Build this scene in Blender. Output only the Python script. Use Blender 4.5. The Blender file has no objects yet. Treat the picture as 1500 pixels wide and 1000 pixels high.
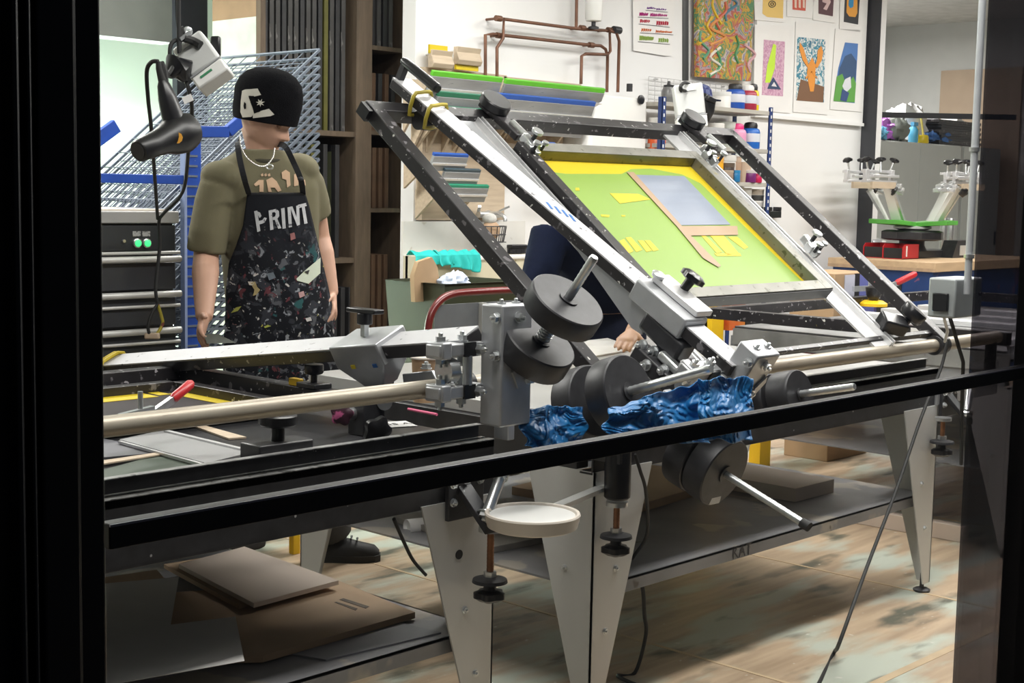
import bpy, bmesh, math, random
from math import sin, cos, pi, radians, sqrt
from mathutils import Vector as V, Matrix, noise
random.seed(7)
S = bpy.context.scene
COL = S.collection
# ---------------------------------------------------------------- camera, sky, lights, exposure
FPX, CAMZ = 2107.5, 1.45
def _axes(yaw, pitch, roll):
    f = V((sin(yaw)*cos(pitch), cos(yaw)*cos(pitch), -sin(pitch)))
    r = V((cos(yaw), -sin(yaw), 0)); u = r.cross(f)
    c, s = cos(roll), sin(roll)
    return c*r+s*u, c*u-s*r, f
CR, CU, CF = _axes(radians(46.603), radians(5.968), radians(1.121))
cam = bpy.data.objects.new('camera', bpy.data.cameras.new('camera'))
COL.objects.link(cam); S.camera = cam
m3 = Matrix((CR, CU, -CF)).transposed()
cam.matrix_world = Matrix.Translation((0, 0, CAMZ)) @ m3.to_4x4()
cam.data.sensor_width = 36; cam.data.lens = FPX/1500*36; cam.data.clip_start = .05

w = bpy.data.worlds.new('night'); S.world = w; w.use_nodes = True
w.node_tree.nodes['Background'].inputs[0].default_value = (.55, .62, .8, 1)
w.node_tree.nodes['Background'].inputs[1].default_value = .035
S.view_settings.view_transform = 'Standard'; S.view_settings.look = 'None'
S.view_settings.exposure = 0.0; S.view_settings.gamma = 1; S.view_settings.use_curve_mapping = False
S.cycles.use_denoising = True
S.cycles.max_bounces = 8; S.cycles.transparent_max_bounces = 12
def area(name, loc, sx, sy, watts, col=(1, .97, .92), rot=(0, 0, 0)):
    l = bpy.data.lights.new(name, 'AREA'); l.shape = 'RECTANGLE'; l.size = sx; l.size_y = sy
    l.energy = watts; l.color = col
    o = bpy.data.objects.new(name, l); COL.objects.link(o); o.location = loc; o.rotation_euler = rot
    return o
area('ceiling_tube_light', (2.2, 6.6, 3.35), 2.4, .5, 210)
area('ceiling_tube_light', (2.4, 2.0, 3.35), 2.8, .5, 95)
area('ceiling_tube_light', (5.4, 2.0, 3.35), 2.8, .5, 120)
area('ceiling_tube_light', (8.4, 2.6, 3.35), 2.8, .5, 110)
area('ceiling_tube_light', (5.0, 4.7, 3.35), 2.4, .4, 100)
area('ceiling_tube_light', (8.6, 4.3, 3.35), 2.8, .25, 66)
area('ceiling_tube_light', (11.6, 4.4, 3.35), 2.8, .25, 90)
area('ceiling_tube_light', (13.2, 7.9, 3.35), 2.4, .25, 110)
area('wall_fill_light', (4.6, 8.15, .25), 2.2, .15, 300, (.88, 1, .92), (radians(150), 0, 0))  # added unseen light that brightens the far-left wall from below

# ---------------------------------------------------------------- helpers
def ray(u, v):
    return CR*((u-750)/FPX) + CU*(-(v-500)/FPX) + CF
def at(u, v, x=None, y=None, z=None):
    """The place where the sight line through a photograph pixel meets a real plane."""
    r = ray(u, v)
    t = x/r.x if x is not None else y/r.y if y is not None else (z-CAMZ)/r.z
    return V((0, 0, CAMZ)) + r*t

def _n(nt, t, **kw):
    n = nt.nodes.new(t)
    for k, v in kw.items(): setattr(n, k, v)
    return n
def mat(name, col, rough=.6, metal=0., var=.12, scale=8., bump=0., bscale=60., col2=None, specks=None, coat=0., stretch=(1, 1, 1), emit=None, trans=0., alpha=1., spec=.5):
    m = bpy.data.materials.new(name); m.use_nodes = True
    nt = m.node_tree; b = nt.nodes['Principled BSDF']; L = nt.links.new
    tc = _n(nt, 'ShaderNodeTexCoord'); mp = _n(nt, 'ShaderNodeMapping'); L(tc.outputs['Object'], mp.inputs[0])
    mp.inputs['Scale'].default_value = stretch
    nz = _n(nt, 'ShaderNodeTexNoise'); nz.inputs['Scale'].default_value = scale; nz.inputs['Detail'].default_value = 6
    L(mp.outputs[0], nz.inputs['Vector'])
    rp = _n(nt, 'ShaderNodeValToRGB'); rp.color_ramp.elements[0].position = .3; rp.color_ramp.elements[1].position = .7
    c2 = col2 or tuple(min(1, c*(1+var)) for c in col); c1 = col if col2 else tuple(c*(1-var) for c in col)
    rp.color_ramp.elements[0].color = (*c1, 1); rp.color_ramp.elements[1].color = (*c2, 1)
    L(nz.outputs['Fac'], rp.inputs[0]); out = rp.outputs[0]
    for sp in (specks or []):
        sc, thr, c = sp
        n2 = _n(nt, 'ShaderNodeTexNoise'); n2.inputs['Scale'].default_value = sc; n2.inputs['Detail'].default_value = 3
        n2.noise_dimensions = '4D'; n2.inputs['W'].default_value = sc*.37+thr*9
        L(mp.outputs[0], n2.inputs['Vector'])
        r2 = _n(nt, 'ShaderNodeValToRGB'); r2.color_ramp.elements[0].position = thr; r2.color_ramp.elements[1].position = thr+.03
        L(n2.outputs['Fac'], r2.inputs[0])
        mx = _n(nt, 'ShaderNodeMix', data_type='RGBA'); L(r2.outputs[0], mx.inputs['Factor']); L(out, mx.inputs['A'])
        mx.inputs['B'].default_value = (*c, 1); out = mx.outputs['Result']
    L(out, b.inputs['Base Color'])
    b.inputs['Roughness'].default_value = rough; b.inputs['Metallic'].default_value = metal
    b.inputs['Specular IOR Level'].default_value = spec
    if coat: b.inputs['Coat Weight'].default_value = coat
    if trans: b.inputs['Transmission Weight'].default_value = trans
    if alpha < 1: b.inputs['Alpha'].default_value = alpha
    if emit: b.inputs['Emission Color'].default_value = (*emit[0], 1); b.inputs['Emission Strength'].default_value = emit[1]
    if bump:
        n3 = _n(nt, 'ShaderNodeTexNoise'); n3.inputs['Scale'].default_value = bscale; n3.inputs['Detail'].default_value = 4
        L(mp.outputs[0], n3.inputs['Vector'])
        bp = _n(nt, 'ShaderNodeBump'); bp.inputs['Strength'].default_value = bump; bp.inputs['Distance'].default_value = .01
        L(n3.outputs['Fac'], bp.inputs['Height']); L(bp.outputs[0], b.inputs['Normal'])
    return m

class MB:
    """Collects shapes; build() links them as one mesh object."""
    def __init__(s): s.v = []; s.f = []; s.sm = []
    def add(s, vs, fs, smooth=False):
        o = len(s.v); s.v += [V(p) for p in vs]
        for f in fs: s.f.append([i+o for i in f]); s.sm.append(smooth)
        return s
    def box(s, c, size, ax=None):
        c = V(c); X, Y, Z = ax or (V((1, 0, 0)), V((0, 1, 0)), V((0, 0, 1)))
        a, b, d = size[0]/2, size[1]/2, size[2]/2
        vs = [c+X*(i*a)+Y*(j*b)+Z*(k*d) for k in (-1, 1) for j in (-1, 1) for i in (-1, 1)]
        return s.add(vs, [(0, 2, 3, 1), (4, 5, 7, 6), (0, 1, 5, 4), (2, 6, 7, 3), (0, 4, 6, 2), (1, 3, 7, 5)])
    def bb(s, x0, x1, y0, y1, z0, z1):
        return s.box(((x0+x1)/2, (y0+y1)/2, (z0+z1)/2), (x1-x0, y1-y0, z1-z0))
    def bar(s, p0, p1, w, h, up=(0, 0, 1), roll=0.):
        p0, p1 = V(p0), V(p1); d = p1-p0; l = d.length; d.normalize()
        x = d.cross(V(up)).normalized(); u = x.cross(d)
        if roll:
            x, u = x*cos(roll)+u*sin(roll), u*cos(roll)-x*sin(roll)
        return s.box((p0+p1)/2, (w, l, h), (x, d, u))
    def cyl(s, p0, p1, r0, r1=None, n=16, caps=True):
        return s.tube([p0, p1], [r0, r0 if r1 is None else r1], n, caps)
    def tube(s, path, r, n=8, caps=True, closed=False):
        path = [V(p) for p in path]; k = len(path)
        rs = r if isinstance(r, (list, tuple)) else [r]*k
        o = len(s.v); ref = None
        for i, p in enumerate(path):
            if closed: d = path[(i+1) % k]-path[i-1]
            else: d = path[min(i+1, k-1)]-path[max(i-1, 0)]
            if d.length < 1e-9: d = V((0, 0, 1))
            d.normalize()
            if ref is None: ref = d.orthogonal().normalized()
            else:
                ref = ref-d*ref.dot(d)
                ref = ref.normalized() if ref.length > 1e-6 else d.orthogonal().normalized()
            b = d.cross(ref)
            for j in range(n):
                a = 2*pi*j/n; s.v.append(p+(ref*cos(a)+b*sin(a))*rs[i])
        for i in range(k if closed else k-1):
            i2 = (i+1) % k
            for j in range(n):
                s.f.append([o+i*n+j, o+i*n+(j+1) % n, o+i2*n+(j+1) % n, o+i2*n+j]); s.sm.append(n > 6)
        if caps and not closed:
            s.f.append([o+j for j in range(n)][::-1]); s.sm.append(False)
            s.f.append([o+(k-1)*n+j for j in range(n)]); s.sm.append(False)
        return s
    def lathe(s, prof, c=(0, 0, 0), n=20, ax=None):
        """prof: (radius, height) along the axis ax[2]."""
        c = V(c); X, Y, Z = ax or (V((1, 0, 0)), V((0, 1, 0)), V((0, 0, 1)))
        o = len(s.v)
        for r, h in prof:
            for j in range(n):
                a = 2*pi*j/n; s.v.append(c+X*(r*cos(a))+Y*(r*sin(a))+Z*h)
        for i in range(len(prof)-1):
            for j in range(n):
                s.f.append([o+i*n+j, o+i*n+(j+1) % n, o+(i+1)*n+(j+1) % n, o+(i+1)*n+j]); s.sm.append(True)
        s.f.append([o+j for j in range(n)][::-1]); s.sm.append(False)
        s.f.append([o+(len(prof)-1)*n+j for j in range(n)]); s.sm.append(False)
        return s
    def prism(s, poly, d):
        """poly: coplanar 3-D points; d: extrusion vector."""
        n = len(poly); d = V(d); a = [V(p) for p in poly]
        return s.add(a+[p+d for p in a], [list(range(n))[::-1], list(range(n, 2*n))]+[(i, (i+1) % n, n+(i+1) % n, n+i) for i in range(n)])
    def ball(s, c, r, n=14, m=9, ax=None):
        c = V(c); X, Y, Z = ax or (V((1, 0, 0)), V((0, 1, 0)), V((0, 0, 1)))
        r = (r, r, r) if not isinstance(r, (tuple, list)) else r
        o = len(s.v)
        for i in range(m+1):
            t = pi*i/m; t = min(max(t, .02), pi-.02)
            for j in range(n):
                a = 2*pi*j/n
                s.v.append(c+X*(r[0]*sin(t)*cos(a))+Y*(r[1]*sin(t)*sin(a))-Z*(r[2]*cos(t)))
        for i in range(m):
            for j in range(n):
                s.f.append([o+i*n+j, o+i*n+(j+1) % n, o+(i+1)*n+(j+1) % n, o+(i+1)*n+j]); s.sm.append(True)
        s.f.append([o+j for j in range(n)][::-1]); s.sm.append(True)
        s.f.append([o+m*n+j for j in range(n)]); s.sm.append(True)
        return s
    def sheet(s, fn, nu, nv, smooth=True):
        o = len(s.v)
        for j in range(nv+1):
            for i in range(nu+1): s.v.append(V(fn(i/nu, j/nv)))
        for j in range(nv):
            for i in range(nu):
                a = o+j*(nu+1)+i; s.f.append([a, a+1, a+nu+2, a+nu+1]); s.sm.append(smooth)
        return s
    def rings(s, rings, caps=True):
        """lofts closed rings with the same number of points."""
        o = len(s.v); n = len(rings[0])
        for r in rings: s.v += [V(p) for p in r]
        for i in range(len(rings)-1):
            for j in range(n):
                s.f.append([o+i*n+j, o+i*n+(j+1) % n, o+(i+1)*n+(j+1) % n, o+(i+1)*n+j]); s.sm.append(True)
        if caps:
            s.f.append([o+j for j in range(n)][::-1]); s.sm.append(True)
            s.f.append([o+(len(rings)-1)*n+j for j in range(n)]); s.sm.append(True)
        return s
    def build(s, name, m, parent=None, base=None, bevel=0., solid=0., subsurf=0):
        off = V((0, 0, 0))
        if parent is not None: off = wloc(parent)
        loc = V(base) if base is not None else off
        me = bpy.data.meshes.new(name)
        me.from_pydata([tuple(p-loc) for p in s.v], [], s.f)
        me.polygons.foreach_set('use_smooth', s.sm); me.update(); me.set_sharp_from_angle(angle=radians(38))
        o = bpy.data.objects.new(name, me); COL.objects.link(o)
        for mm in (m if isinstance(m, (list, tuple)) else [m]): me.materials.append(mm)
        if parent is not None: o.parent = parent
        o.location = loc-off
        if bevel:
            b = o.modifiers.new('bevel', 'BEVEL'); b.width = bevel; b.segments = 2; b.limit_method = 'ANGLE'; b.angle_limit = radians(50)
        if solid:
            b = o.modifiers.new('solid', 'SOLIDIFY'); b.thickness = solid; b.offset = 0
        if subsurf:
            b = o.modifiers.new('sub', 'SUBSURF'); b.levels = subsurf; b.render_levels = subsurf
        return o
def wloc(o):
    p = V(o.location)
    while o.parent: o = o.parent; p += V(o.location)
    return p
def tag(o, label=None, cat=None, group=None, kind=None):
    if label: o['label'] = label
    if cat: o['category'] = cat
    if group: o['group'] = group
    if kind: o['kind'] = kind
    return o
def thing(name, loc, label, cat, group=None):
    o = bpy.data.objects.new(name, None); COL.objects.link(o); o.location = loc; o.empty_display_size = .1
    return tag(o, label, cat, group)
def struct(name, mb, m, parent=None, **k):
    return tag(mb.build(name, m, parent, **k), kind='structure')
def single(name, mb, m, base, label, cat, group=None, **k):
    return tag(mb.build(name, m, base=base, **k), label, cat, group)
def dup(root, loc, label=None, rot=None, scale=None):
    """copies a thing with its parts and their sub-parts."""
    r = root.copy(); COL.objects.link(r); r.location = loc
    if label: r['label'] = label
    if rot is not None: r.rotation_euler = rot
    if scale is not None: r.scale = scale
    for ch in root.children:
        c = ch.copy(); COL.objects.link(c); c.parent = r
        for g in ch.children:
            d = g.copy(); COL.objects.link(d); d.parent = c
    return r
def axes_from(z, hint=(1, 0, 0)):
    z = V(z).normalized(); x = V(hint)-z*V(hint).dot(z)
    x = x.normalized() if x.length > 1e-5 else z.orthogonal().normalized()
    return x, z.cross(x), z
def bezier(pts, n=8):
    """Catmull-Rom through pts."""
    pts = [V(p) for p in pts]; out = []
    for i in range(len(pts)-1):
        a, b, c, d = pts[max(i-1, 0)], pts[i], pts[i+1], pts[min(i+2, len(pts)-1)]
        for k in range(n):
            t = k/n
            out.append(.5*((2*b)+(c-a)*t+(2*a-5*b+4*c-d)*t*t+(3*b-a-3*c+d)*t**3))
    return out+[pts[-1]]
def text_obj(name, s, size, m, parent, loc, ax, depth=.001, align='CENTER'):
    """flat lettering turned into a mesh: ax = (right, up, normal)."""
    cu = bpy.data.curves.new(name, 'FONT'); cu.body = s; cu.size = size; cu.align_x = align; cu.align_y = 'CENTER'
    cu.extrude = depth; cu.resolution_u = 3
    to = bpy.data.objects.new('tmp', cu); COL.objects.link(to)
    dg = bpy.context.evaluated_depsgraph_get(); me = bpy.data.meshes.new_from_object(to.evaluated_get(dg))
    bpy.data.objects.remove(to)
    mt = Matrix((ax[0], ax[1], ax[2])).transposed().to_4x4(); me.transform(mt)
    me.materials.clear(); me.materials.append(m); me.name = name
    o = bpy.data.objects.new(name, me); COL.objects.link(o)
    if parent is not None: o.parent = parent; o.location = V(loc)-wloc(parent)
    else: o.location = loc
    return o
EX, EY, EZ = V((1, 0, 0)), V((0, 1, 0)), V((0, 0, 1))

# ---------------------------------------------------------------- materials
M = {}
M['white_wall'] = mat('white_wall', (.83, .83, .83), .7, var=.03, scale=1.5, bump=.04, bscale=40)
M['green_wall'] = mat('green_wall', (.74, .86, .76), .7, var=.03, scale=1)
M['grey_wall'] = mat('grey_wall', (.25, .26, .25), .8, var=.05)
M['black'] = mat('black_metal', (.012, .012, .015), .38, var=.2)
M['frame_black'] = mat('window_frame_black', (.006, .006, .008), .5, var=.2, scale=30)
M['press_black'] = mat('press_black', (.028, .028, .031), .36, var=.3, scale=25, specks=[(60, .72, (.4, .4, .4))])
M['splat_black'] = mat('splattered_black', (.022, .020, .022), .36, var=.3, scale=14, specks=[(30, .63, (.16, .15, .16)), (45, .66, (.42, .40, .42)), (60, .68, (.75, .74, .7)), (30, .73, (.5, .4, .10)), (38, .73, (.38, .12, .14))])
M['steel'] = mat('brushed_steel', (.60, .60, .585), .42, .25, var=.08, scale=3, bump=.03, bscale=200, stretch=(1, 1, .05))
M['alu'] = mat('aluminium', (.72, .72, .73), .38, .6, var=.06, scale=12, specks=[(60, .72, (.25, .25, .26))])
M['silver'] = mat('silver_paint', (.46, .47, .49), .36, .45, var=.08, scale=20)
M['arm_white'] = mat('arm_paint', (.52, .52, .54), .42, .1, var=.05, scale=12, specks=[(42, .66, (.06, .06, .07)), (24, .71, (.30, .30, .33)), (28, .73, (.42, .18, .10))])
M['pale_edge'] = mat('pale_edge', (.30, .30, .30), .4, .3, var=.35, scale=30, specks=[(40, .6, (.12, .12, .12))])
M['zinc'] = mat('zinc', (.68, .70, .71), .28, .85, var=.1, scale=40)
M['rust_pipe'] = mat('worn_pipe', (.27, .22, .165), .4, .3, col2=(.50, .46, .38), scale=9, stretch=(.25, 4, 4), specks=[(30, .68, (.10, .075, .05))])
M['iron'] = mat('cast_iron', (.032, .032, .036), .45, .2, var=.25, scale=30)
M['plastic_black'] = mat('black_plastic', (.014, .014, .016), .3, var=.2)
M['rubber'] = mat('rubber', (.02, .02, .02), .7)
M['copper'] = mat('copper', (.16, .075, .045), .45, .4, var=.3, scale=10)
M['rustrod'] = mat('rusty_rod', (.30, .14, .07), .45, .6, var=.3, scale=40)
M['floor'] = None
M['ply'] = mat('plywood', (.47, .33, .21), .6, var=.12, scale=5, stretch=(1, 6, 1))
M['wood'] = mat('pale_wood', (.52, .42, .31), .6, var=.12, scale=6, stretch=(1, 8, 8))
M['dark_wood'] = mat('dark_wood', (.105, .075, .05), .7, var=.2, scale=6, stretch=(6, 6, 1))
M['card'] = mat('cardboard', (.42, .28, .16), .75, var=.07, scale=10)
M['blue'] = mat('blue_paint', (.012, .07, .42), .4, var=.12, scale=12, specks=[(50, .74, (.3, .35, .45))])
M['wire'] = mat('grey_wire', (.17, .20, .25), .45, .3, var=.1)
M['green_mesh'] = mat('green_emulsion', (.235, .37, .06), .45, var=.05, scale=2.5, specks=[(3.2, .66, (.28, .39, .07))])
M['yellow_mesh'] = mat('yellow_mesh', (.62, .46, .004), .5, var=.04, scale=4)
M['yellow'] = mat('yellow_paint', (.80, .50, .01), .45, var=.08)
M['film'] = mat('squeegee_film', (.25, .285, .36), .35, var=.06, scale=3, stretch=(1, 12, 12))
M['tape'] = mat('brown_tape', (.38, .26, .16), .5, var=.05)
M['bluefilm'] = mat('blue_plastic_film', (.006, .12, .36), .38, var=.3, scale=10, col2=(.015, .20, .48), bump=.25, bscale=60, alpha=.86)
M['turq'] = mat('turquoise_cloth', (.02, .50, .47), .8, var=.08, scale=10, bump=.1, bscale=90)
M['grey_box'] = mat('grey_enamel', (.58, .59, .58), .45, var=.03)
M['white_plastic'] = mat('white_plastic', (.82, .82, .80), .35, var=.02)
M['olive'] = mat('olive_bin', (.035, .042, .02), .5, var=.12)
M['red'] = mat('red_plastic', (.50, .02, .025), .35, var=.1)
M['navy'] = mat('navy_cloth', (.007, .011, .03), .95, spec=.15, var=.2, bump=.2, bscale=40)
M['cream'] = mat('cream_board', (.75, .68, .60), .6, var=.06, scale=6)
M['paper'] = mat('white_paper', (.84, .83, .82), .7, var=.02)
# ---------------------------------------------------------------- room shell
def floor_mat():
    m = bpy.data.materials.new('stained_ply_floor'); m.use_nodes = True; nt = m.node_tree; L = nt.links.new
    b = nt.nodes['Principled BSDF']; tc = _n(nt, 'ShaderNodeTexCoord')
    def noise_(scale, detail, st, w=0.):
        mp = _n(nt, 'ShaderNodeMapping'); mp.inputs['Scale'].default_value = st; mp.inputs['Location'].default_value = (w, w*.7, 0)
        L(tc.outputs['Object'], mp.inputs[0])
        n = _n(nt, 'ShaderNodeTexNoise'); n.inputs['Scale'].default_value = scale; n.inputs['Detail'].default_value = detail
        L(mp.outputs[0], n.inputs['Vector']); return n.outputs['Fac']
    def ramp(x, a, c, ca=(0, 0, 0, 1), cb=(1, 1, 1, 1)):
        r = _n(nt, 'ShaderNodeValToRGB'); r.color_ramp.elements[0].position = a; r.color_ramp.elements[1].position = c
        r.color_ramp.elements[0].color = ca; r.color_ramp.elements[1].color = cb; L(x, r.inputs[0]); return r.outputs[0]
    def mix(f, a, c):
        x = _n(nt, 'ShaderNodeMix', data_type='RGBA'); L(f, x.inputs['Factor'])
        L(a, x.inputs['A']) if not isinstance(a, tuple) else setattr(x.inputs['A'], 'default_value', a)
        L(c, x.inputs['B']) if not isinstance(c, tuple) else setattr(x.inputs['B'], 'default_value', c)
        return x.outputs['Result']
    base = ramp(noise_(4, 8, (.5, 5, 1)), .3, .7, (.37, .27, .18, 1), (.60, .46, .32, 1))
    base = mix(ramp(noise_(2.0, 8, (.7, 2.2, 1), 3), .50, .60), base, (.52, .56, .48, 1))
    base = mix(ramp(noise_(3.4, 8, (.7, 2, 1), 9), .56, .67), base, (.12, .12, .09, 1))
    base = mix(ramp(noise_(30, 3, (1, 1, 1), 5), .70, .74), base, (.7, .68, .62, 1))
    L(base, b.inputs['Base Color']); b.inputs['Roughness'].default_value = .42
    return m
M['floor'] = floor_mat()
fl = struct('floor', MB().bb(-1.5, 16, 1.62, 12, -.06, 0), M['floor'])
# plywood sheets butt together: thin raised filler strips along the joints
jm = mat('joint_filler', (.58, .44, .28), .5)
for x in (3.62, 4.84, 6.06): MB().bb(x-.007, x+.007, 1.7, 6.1, -.002, .0015).build('floor_joint', jm, fl)
MB().bb(1.0, 9, 2.06, 2.09, -.002, .0015).build('floor_joint', jm, fl)
struct('ground', MB().bb(-3, 16, -5, 1.46, -.08, -.02), mat('dark_paving', (.03, .03, .03), .8))
struct('ceiling', MB().bb(-1.5, 16, 1.62, 12, 3.5, 3.6), mat('ceiling_white', (.6, .6, .58), .8))
struct('wall_back', MB().bb(5.70, 11.05, 6.2, 6.31, 0, 3.5), M['white_wall'])
struct('wall_left', MB().bb(-1.5, -1.4, 1.62, 12, 0, 3.5), M['grey_wall'])
struct('wall_right', MB().bb(15.9, 16, 1.62, 12, 0, 3.5), mat('pale_grey_wall', (.60, .60, .59), .7, var=.03))
struct('wall_far', MB().bb(-1.4, 15.9, 10.2, 10.3, 0, 3.5), M['green_wall'])
# grey bulkhead and dark post at the far left, panelled partition beside them
q = at(200, 57, y=7.9)
struct('trim_1', MB().bb(.5, at(262, 30, y=7.9).x, 7.9, 8.1, q.z, 3.5), M['grey_wall'])
struct('wall_side', MB().bb(.5, 5.6, 8.4, 8.5, 0, 3.5), M['green_wall'])
pa, pb = at(259, 30, y=7.5), at(304, 30, y=7.5)
struct('trim_2', MB().bb(pa.x, pb.x, 7.5, 7.55, 0, 3.5), mat('navy_post', (.02, .022, .03), .5))
# dark steel column and board at the right end of the back wall
struct('trim_3', MB().bb(10.72, at(1292, 0, y=6.06).x, 6.06, 6.199, 0, 3.5), mat('column_grey', (.045, .047, .055), .5), bevel=.01)
a, b_ = at(1104, 0, y=6.18), at(1262, 177, y=6.18)
bd = struct('wall_panel', MB().bb(9.1, b_.x, 6.17, 6.199, b_.z-.02, 3.45), mat('pin_board', (.86, .86, .85), .7, var=.02))
MB().bb(9.1, b_.x, 6.155, 6.198, b_.z-.045, b_.z-.02).build('ledge', M['white_wall'], bd)
# window frame: heavy jamb on the left, transom, jamb on the right
YW = 1.55
def jamb(u0, u1, y0, y1, y):
    a, b = at(u0, 500, y=y), at(u1, 500, y=y); return a.x, b.x
def xa(u, y): return at(u, 500, y=y).x
tl = struct('trim_4', MB().bb(.05, xa(118, 1.46), 1.46, 1.60, -.05, 3.5), M['frame_black'], bevel=.004)
for nm, u0, u1, y0, y1 in (('glazing_bead', 112, 152.5, 1.50, 1.57), ('fin', 26, 36, 1.435, 1.462), ('fin', 46, 53, 1.44, 1.462), ('stile', 60, 116, 1.45, 1.462)):
    MB().bb(xa(u0, y0), xa(u1, y0), y0, y1, -.05, 3.5).build(nm, M['frame_black'], tl, bevel=.004)
p0, p1 = at(156, 779, y=YW), at(1480, 548, y=YW)
ZB = (p0.z+p1.z)/2
xj = at(1480, 600, y=1.60).x
tr = struct('trim_5', MB().bb(xa(150, 1.55), xj+.02, 1.538, 1.562, ZB-.0175, ZB+.0145), M['frame_black'], bevel=.002)
MB().bb(xa(150, 1.55), xj+.02, 1.5355, 1.5385, ZB+.0115, ZB+.0145).build('edge_strip', mat('edge_alu', (.3, .3, .36), .3, .5), tr)
tj = struct('trim_6', MB().bb(xj, xj+.55, 1.5, 1.60, -.05, 3.5), M['frame_black'], bevel=.006)
MB().bb(xj+.05, xj+.07, 1.47, 1.5, -.05, 3.5).build('fin', M['frame_black'], tj, bevel=.004)
def glass(name, tint, refl):
    m = bpy.data.materials.new(name); m.use_nodes = True; nt = m.node_tree; L = nt.links.new
    nt.nodes.remove(nt.nodes['Principled BSDF'])
    t = _n(nt, 'ShaderNodeBsdfTransparent'); t.inputs[0].default_value = (*tint, 1)
    g = _n(nt, 'ShaderNodeBsdfGlossy'); g.inputs['Roughness'].default_value = .0
    lw = _n(nt, 'ShaderNodeLayerWeight'); lw.inputs['Blend'].default_value = .5
    pw = _n(nt, 'ShaderNodeMath', operation='POWER'); L(lw.outputs['Facing'], pw.inputs[0]); pw.inputs[1].default_value = 5
    ma = _n(nt, 'ShaderNodeMath', operation='MULTIPLY_ADD'); L(pw.outputs[0], ma.inputs[0]); ma.inputs[1].default_value = 1-refl; ma.inputs[2].default_value = refl
    mx = _n(nt, 'ShaderNodeMixShader'); L(ma.outputs[0], mx.inputs[0]); L(t.outputs[0], mx.inputs[1]); L(g.outputs[0], mx.inputs[2])
    L(mx.outputs[0], nt.nodes['Material Output'].inputs[0]); return m
GL = glass('clear_glass', (.97, .975, .975), .035)
xt = at(1425, 500, y=1.60).x
struct('window_1', MB().bb(xa(150, 1.55), xj+.01, 1.5475, 1.5525, ZB+.013, 3.5), GL)
struct('window_2', MB().bb(xa(150, 1.55), xj+.01, 1.5475, 1.5525, -.05, ZB-.016), GL)
# narrow tinted pane just inside, next to the right jamb, darkening the view behind it
struct('window_3', MB().bb(xt, xj+.03, 1.60, 1.606, -.0, 3.5), glass('smoked_glass', (.33, .32, .34), .04))
struct('window_4', MB().bb(xj+.55, 15.9, 1.5475, 1.5525, -.05, 3.5), GL)
# ---------------------------------------------------------------- the two one-arm screen presses
YP = 2.46                                    # line of the rear rails and hinge pipes
def bolt(parent, p, d, r=.011, h=.012, m=None, name='bolt'):
    """hex-headed bolt with a washer, head pointing along d."""
    ax = axes_from(d); b = MB()
    b.lathe([(r*1.25, 0), (r*1.25, h*.22)], p, 12, ax); b.lathe([(r, h*.22), (r, h)], p, 6, ax)
    b.lathe([(r*.45, h), (r*.45, h*1.5), (r*.3, h*1.6)], p, 8, ax)
    return b.build(name, m or M['zinc'], parent)
def star_knob(p, d, r=.03, lobes=6, stem=.03):
    ax = axes_from(d); b = MB(); p = V(p)
    b.cyl(p, p+ax[2]*stem, r*.4, r*.45, 12)
    ring0 = []
    prof = [(.55, stem), (1, stem+r*.15), (1, stem+r*.55), (.6, stem+r*.8)]
    rings = [[p+ax[2]*h+(ax[0]*cos(a)+ax[1]*sin(a))*(r*k*(1+.12*cos(lobes*a))) for a in [2*pi*j/36 for j in range(36)]] for k, h in prof]
    return b.rings(rings)
def round_knob(p, d, r, h, stem=.015):
    ax = axes_from(d)
    return MB().lathe([(r*.35, 0), (r*.35, stem), (r*.85, stem+.004), (r, stem+h*.3), (r, stem+h*.9), (r*.93, stem+h)], p, 24, ax)
def drum(p, d, r, t):
    """cast counterweight disc: p centre of the near face, d axis towards that face."""
    ax = axes_from(d); p = V(p)
    return MB().lathe([(r*.9, -t), (r*.98, -t+.004), (r, -t+.012), (r, -.012), (r*.985, -.003), (r*.95, 0), (r*.25, .0), (r*.25, .004), (.013, .004)], p, 40, ax)
def rod(p0, p1, r):
    """threaded rod: fine ridges along its length."""
    p0, p1 = V(p0), V(p1); d = (p1-p0); n = min(60, int(d.length/.0045)); path, rs = [], []
    for i in range(n+1):
        path.append(p0+d*(i/n)); rs.append(r*(1 if i % 2 else .93))
    rs[0] = r*.8; rs[-1] = r*.8
    return MB().tube(path, rs, 14)
def press_leg(cx, cy, sx, sy, ztop, parent, wid=.25):
    """tapered L of folded sheet; sx, sy point from the outer corner into the table."""
    t = .005; zb = .035; wb = .05; b = MB()
    b.prism([(cx, cy, ztop), (cx+sx*wid, cy, ztop), (cx+sx*wb, cy, zb), (cx, cy, zb)], (0, sy*t, 0))
    b.prism([(cx, cy, ztop), (cx, cy+sy*wid, ztop), (cx, cy+sy*wb, zb), (cx, cy, zb)], (sx*t, 0, 0))
    o = b.build('leg', M['steel'], parent)
    fx, fy = cx+sx*.02, cy+sy*.02
    MB().lathe([(.03, .0), (.032, .008), (.022, .014), (.008, .016), (.008, .07)], (fx, fy, 0), 18).build('foot', M['iron'], o)
    if sy > 0:
        bolt(o, (cx+sx*.10, cy, .42), (0, -1, 0), .008, .006)
        bolt(o, (cx+sx*.06, cy, .25), (0, -1, 0), .008, .006)
    if sx > 0: bolt(o, (cx, cy+sy*.10, .42), (-1, 0, 0), .008, .006)
    return o
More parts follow.
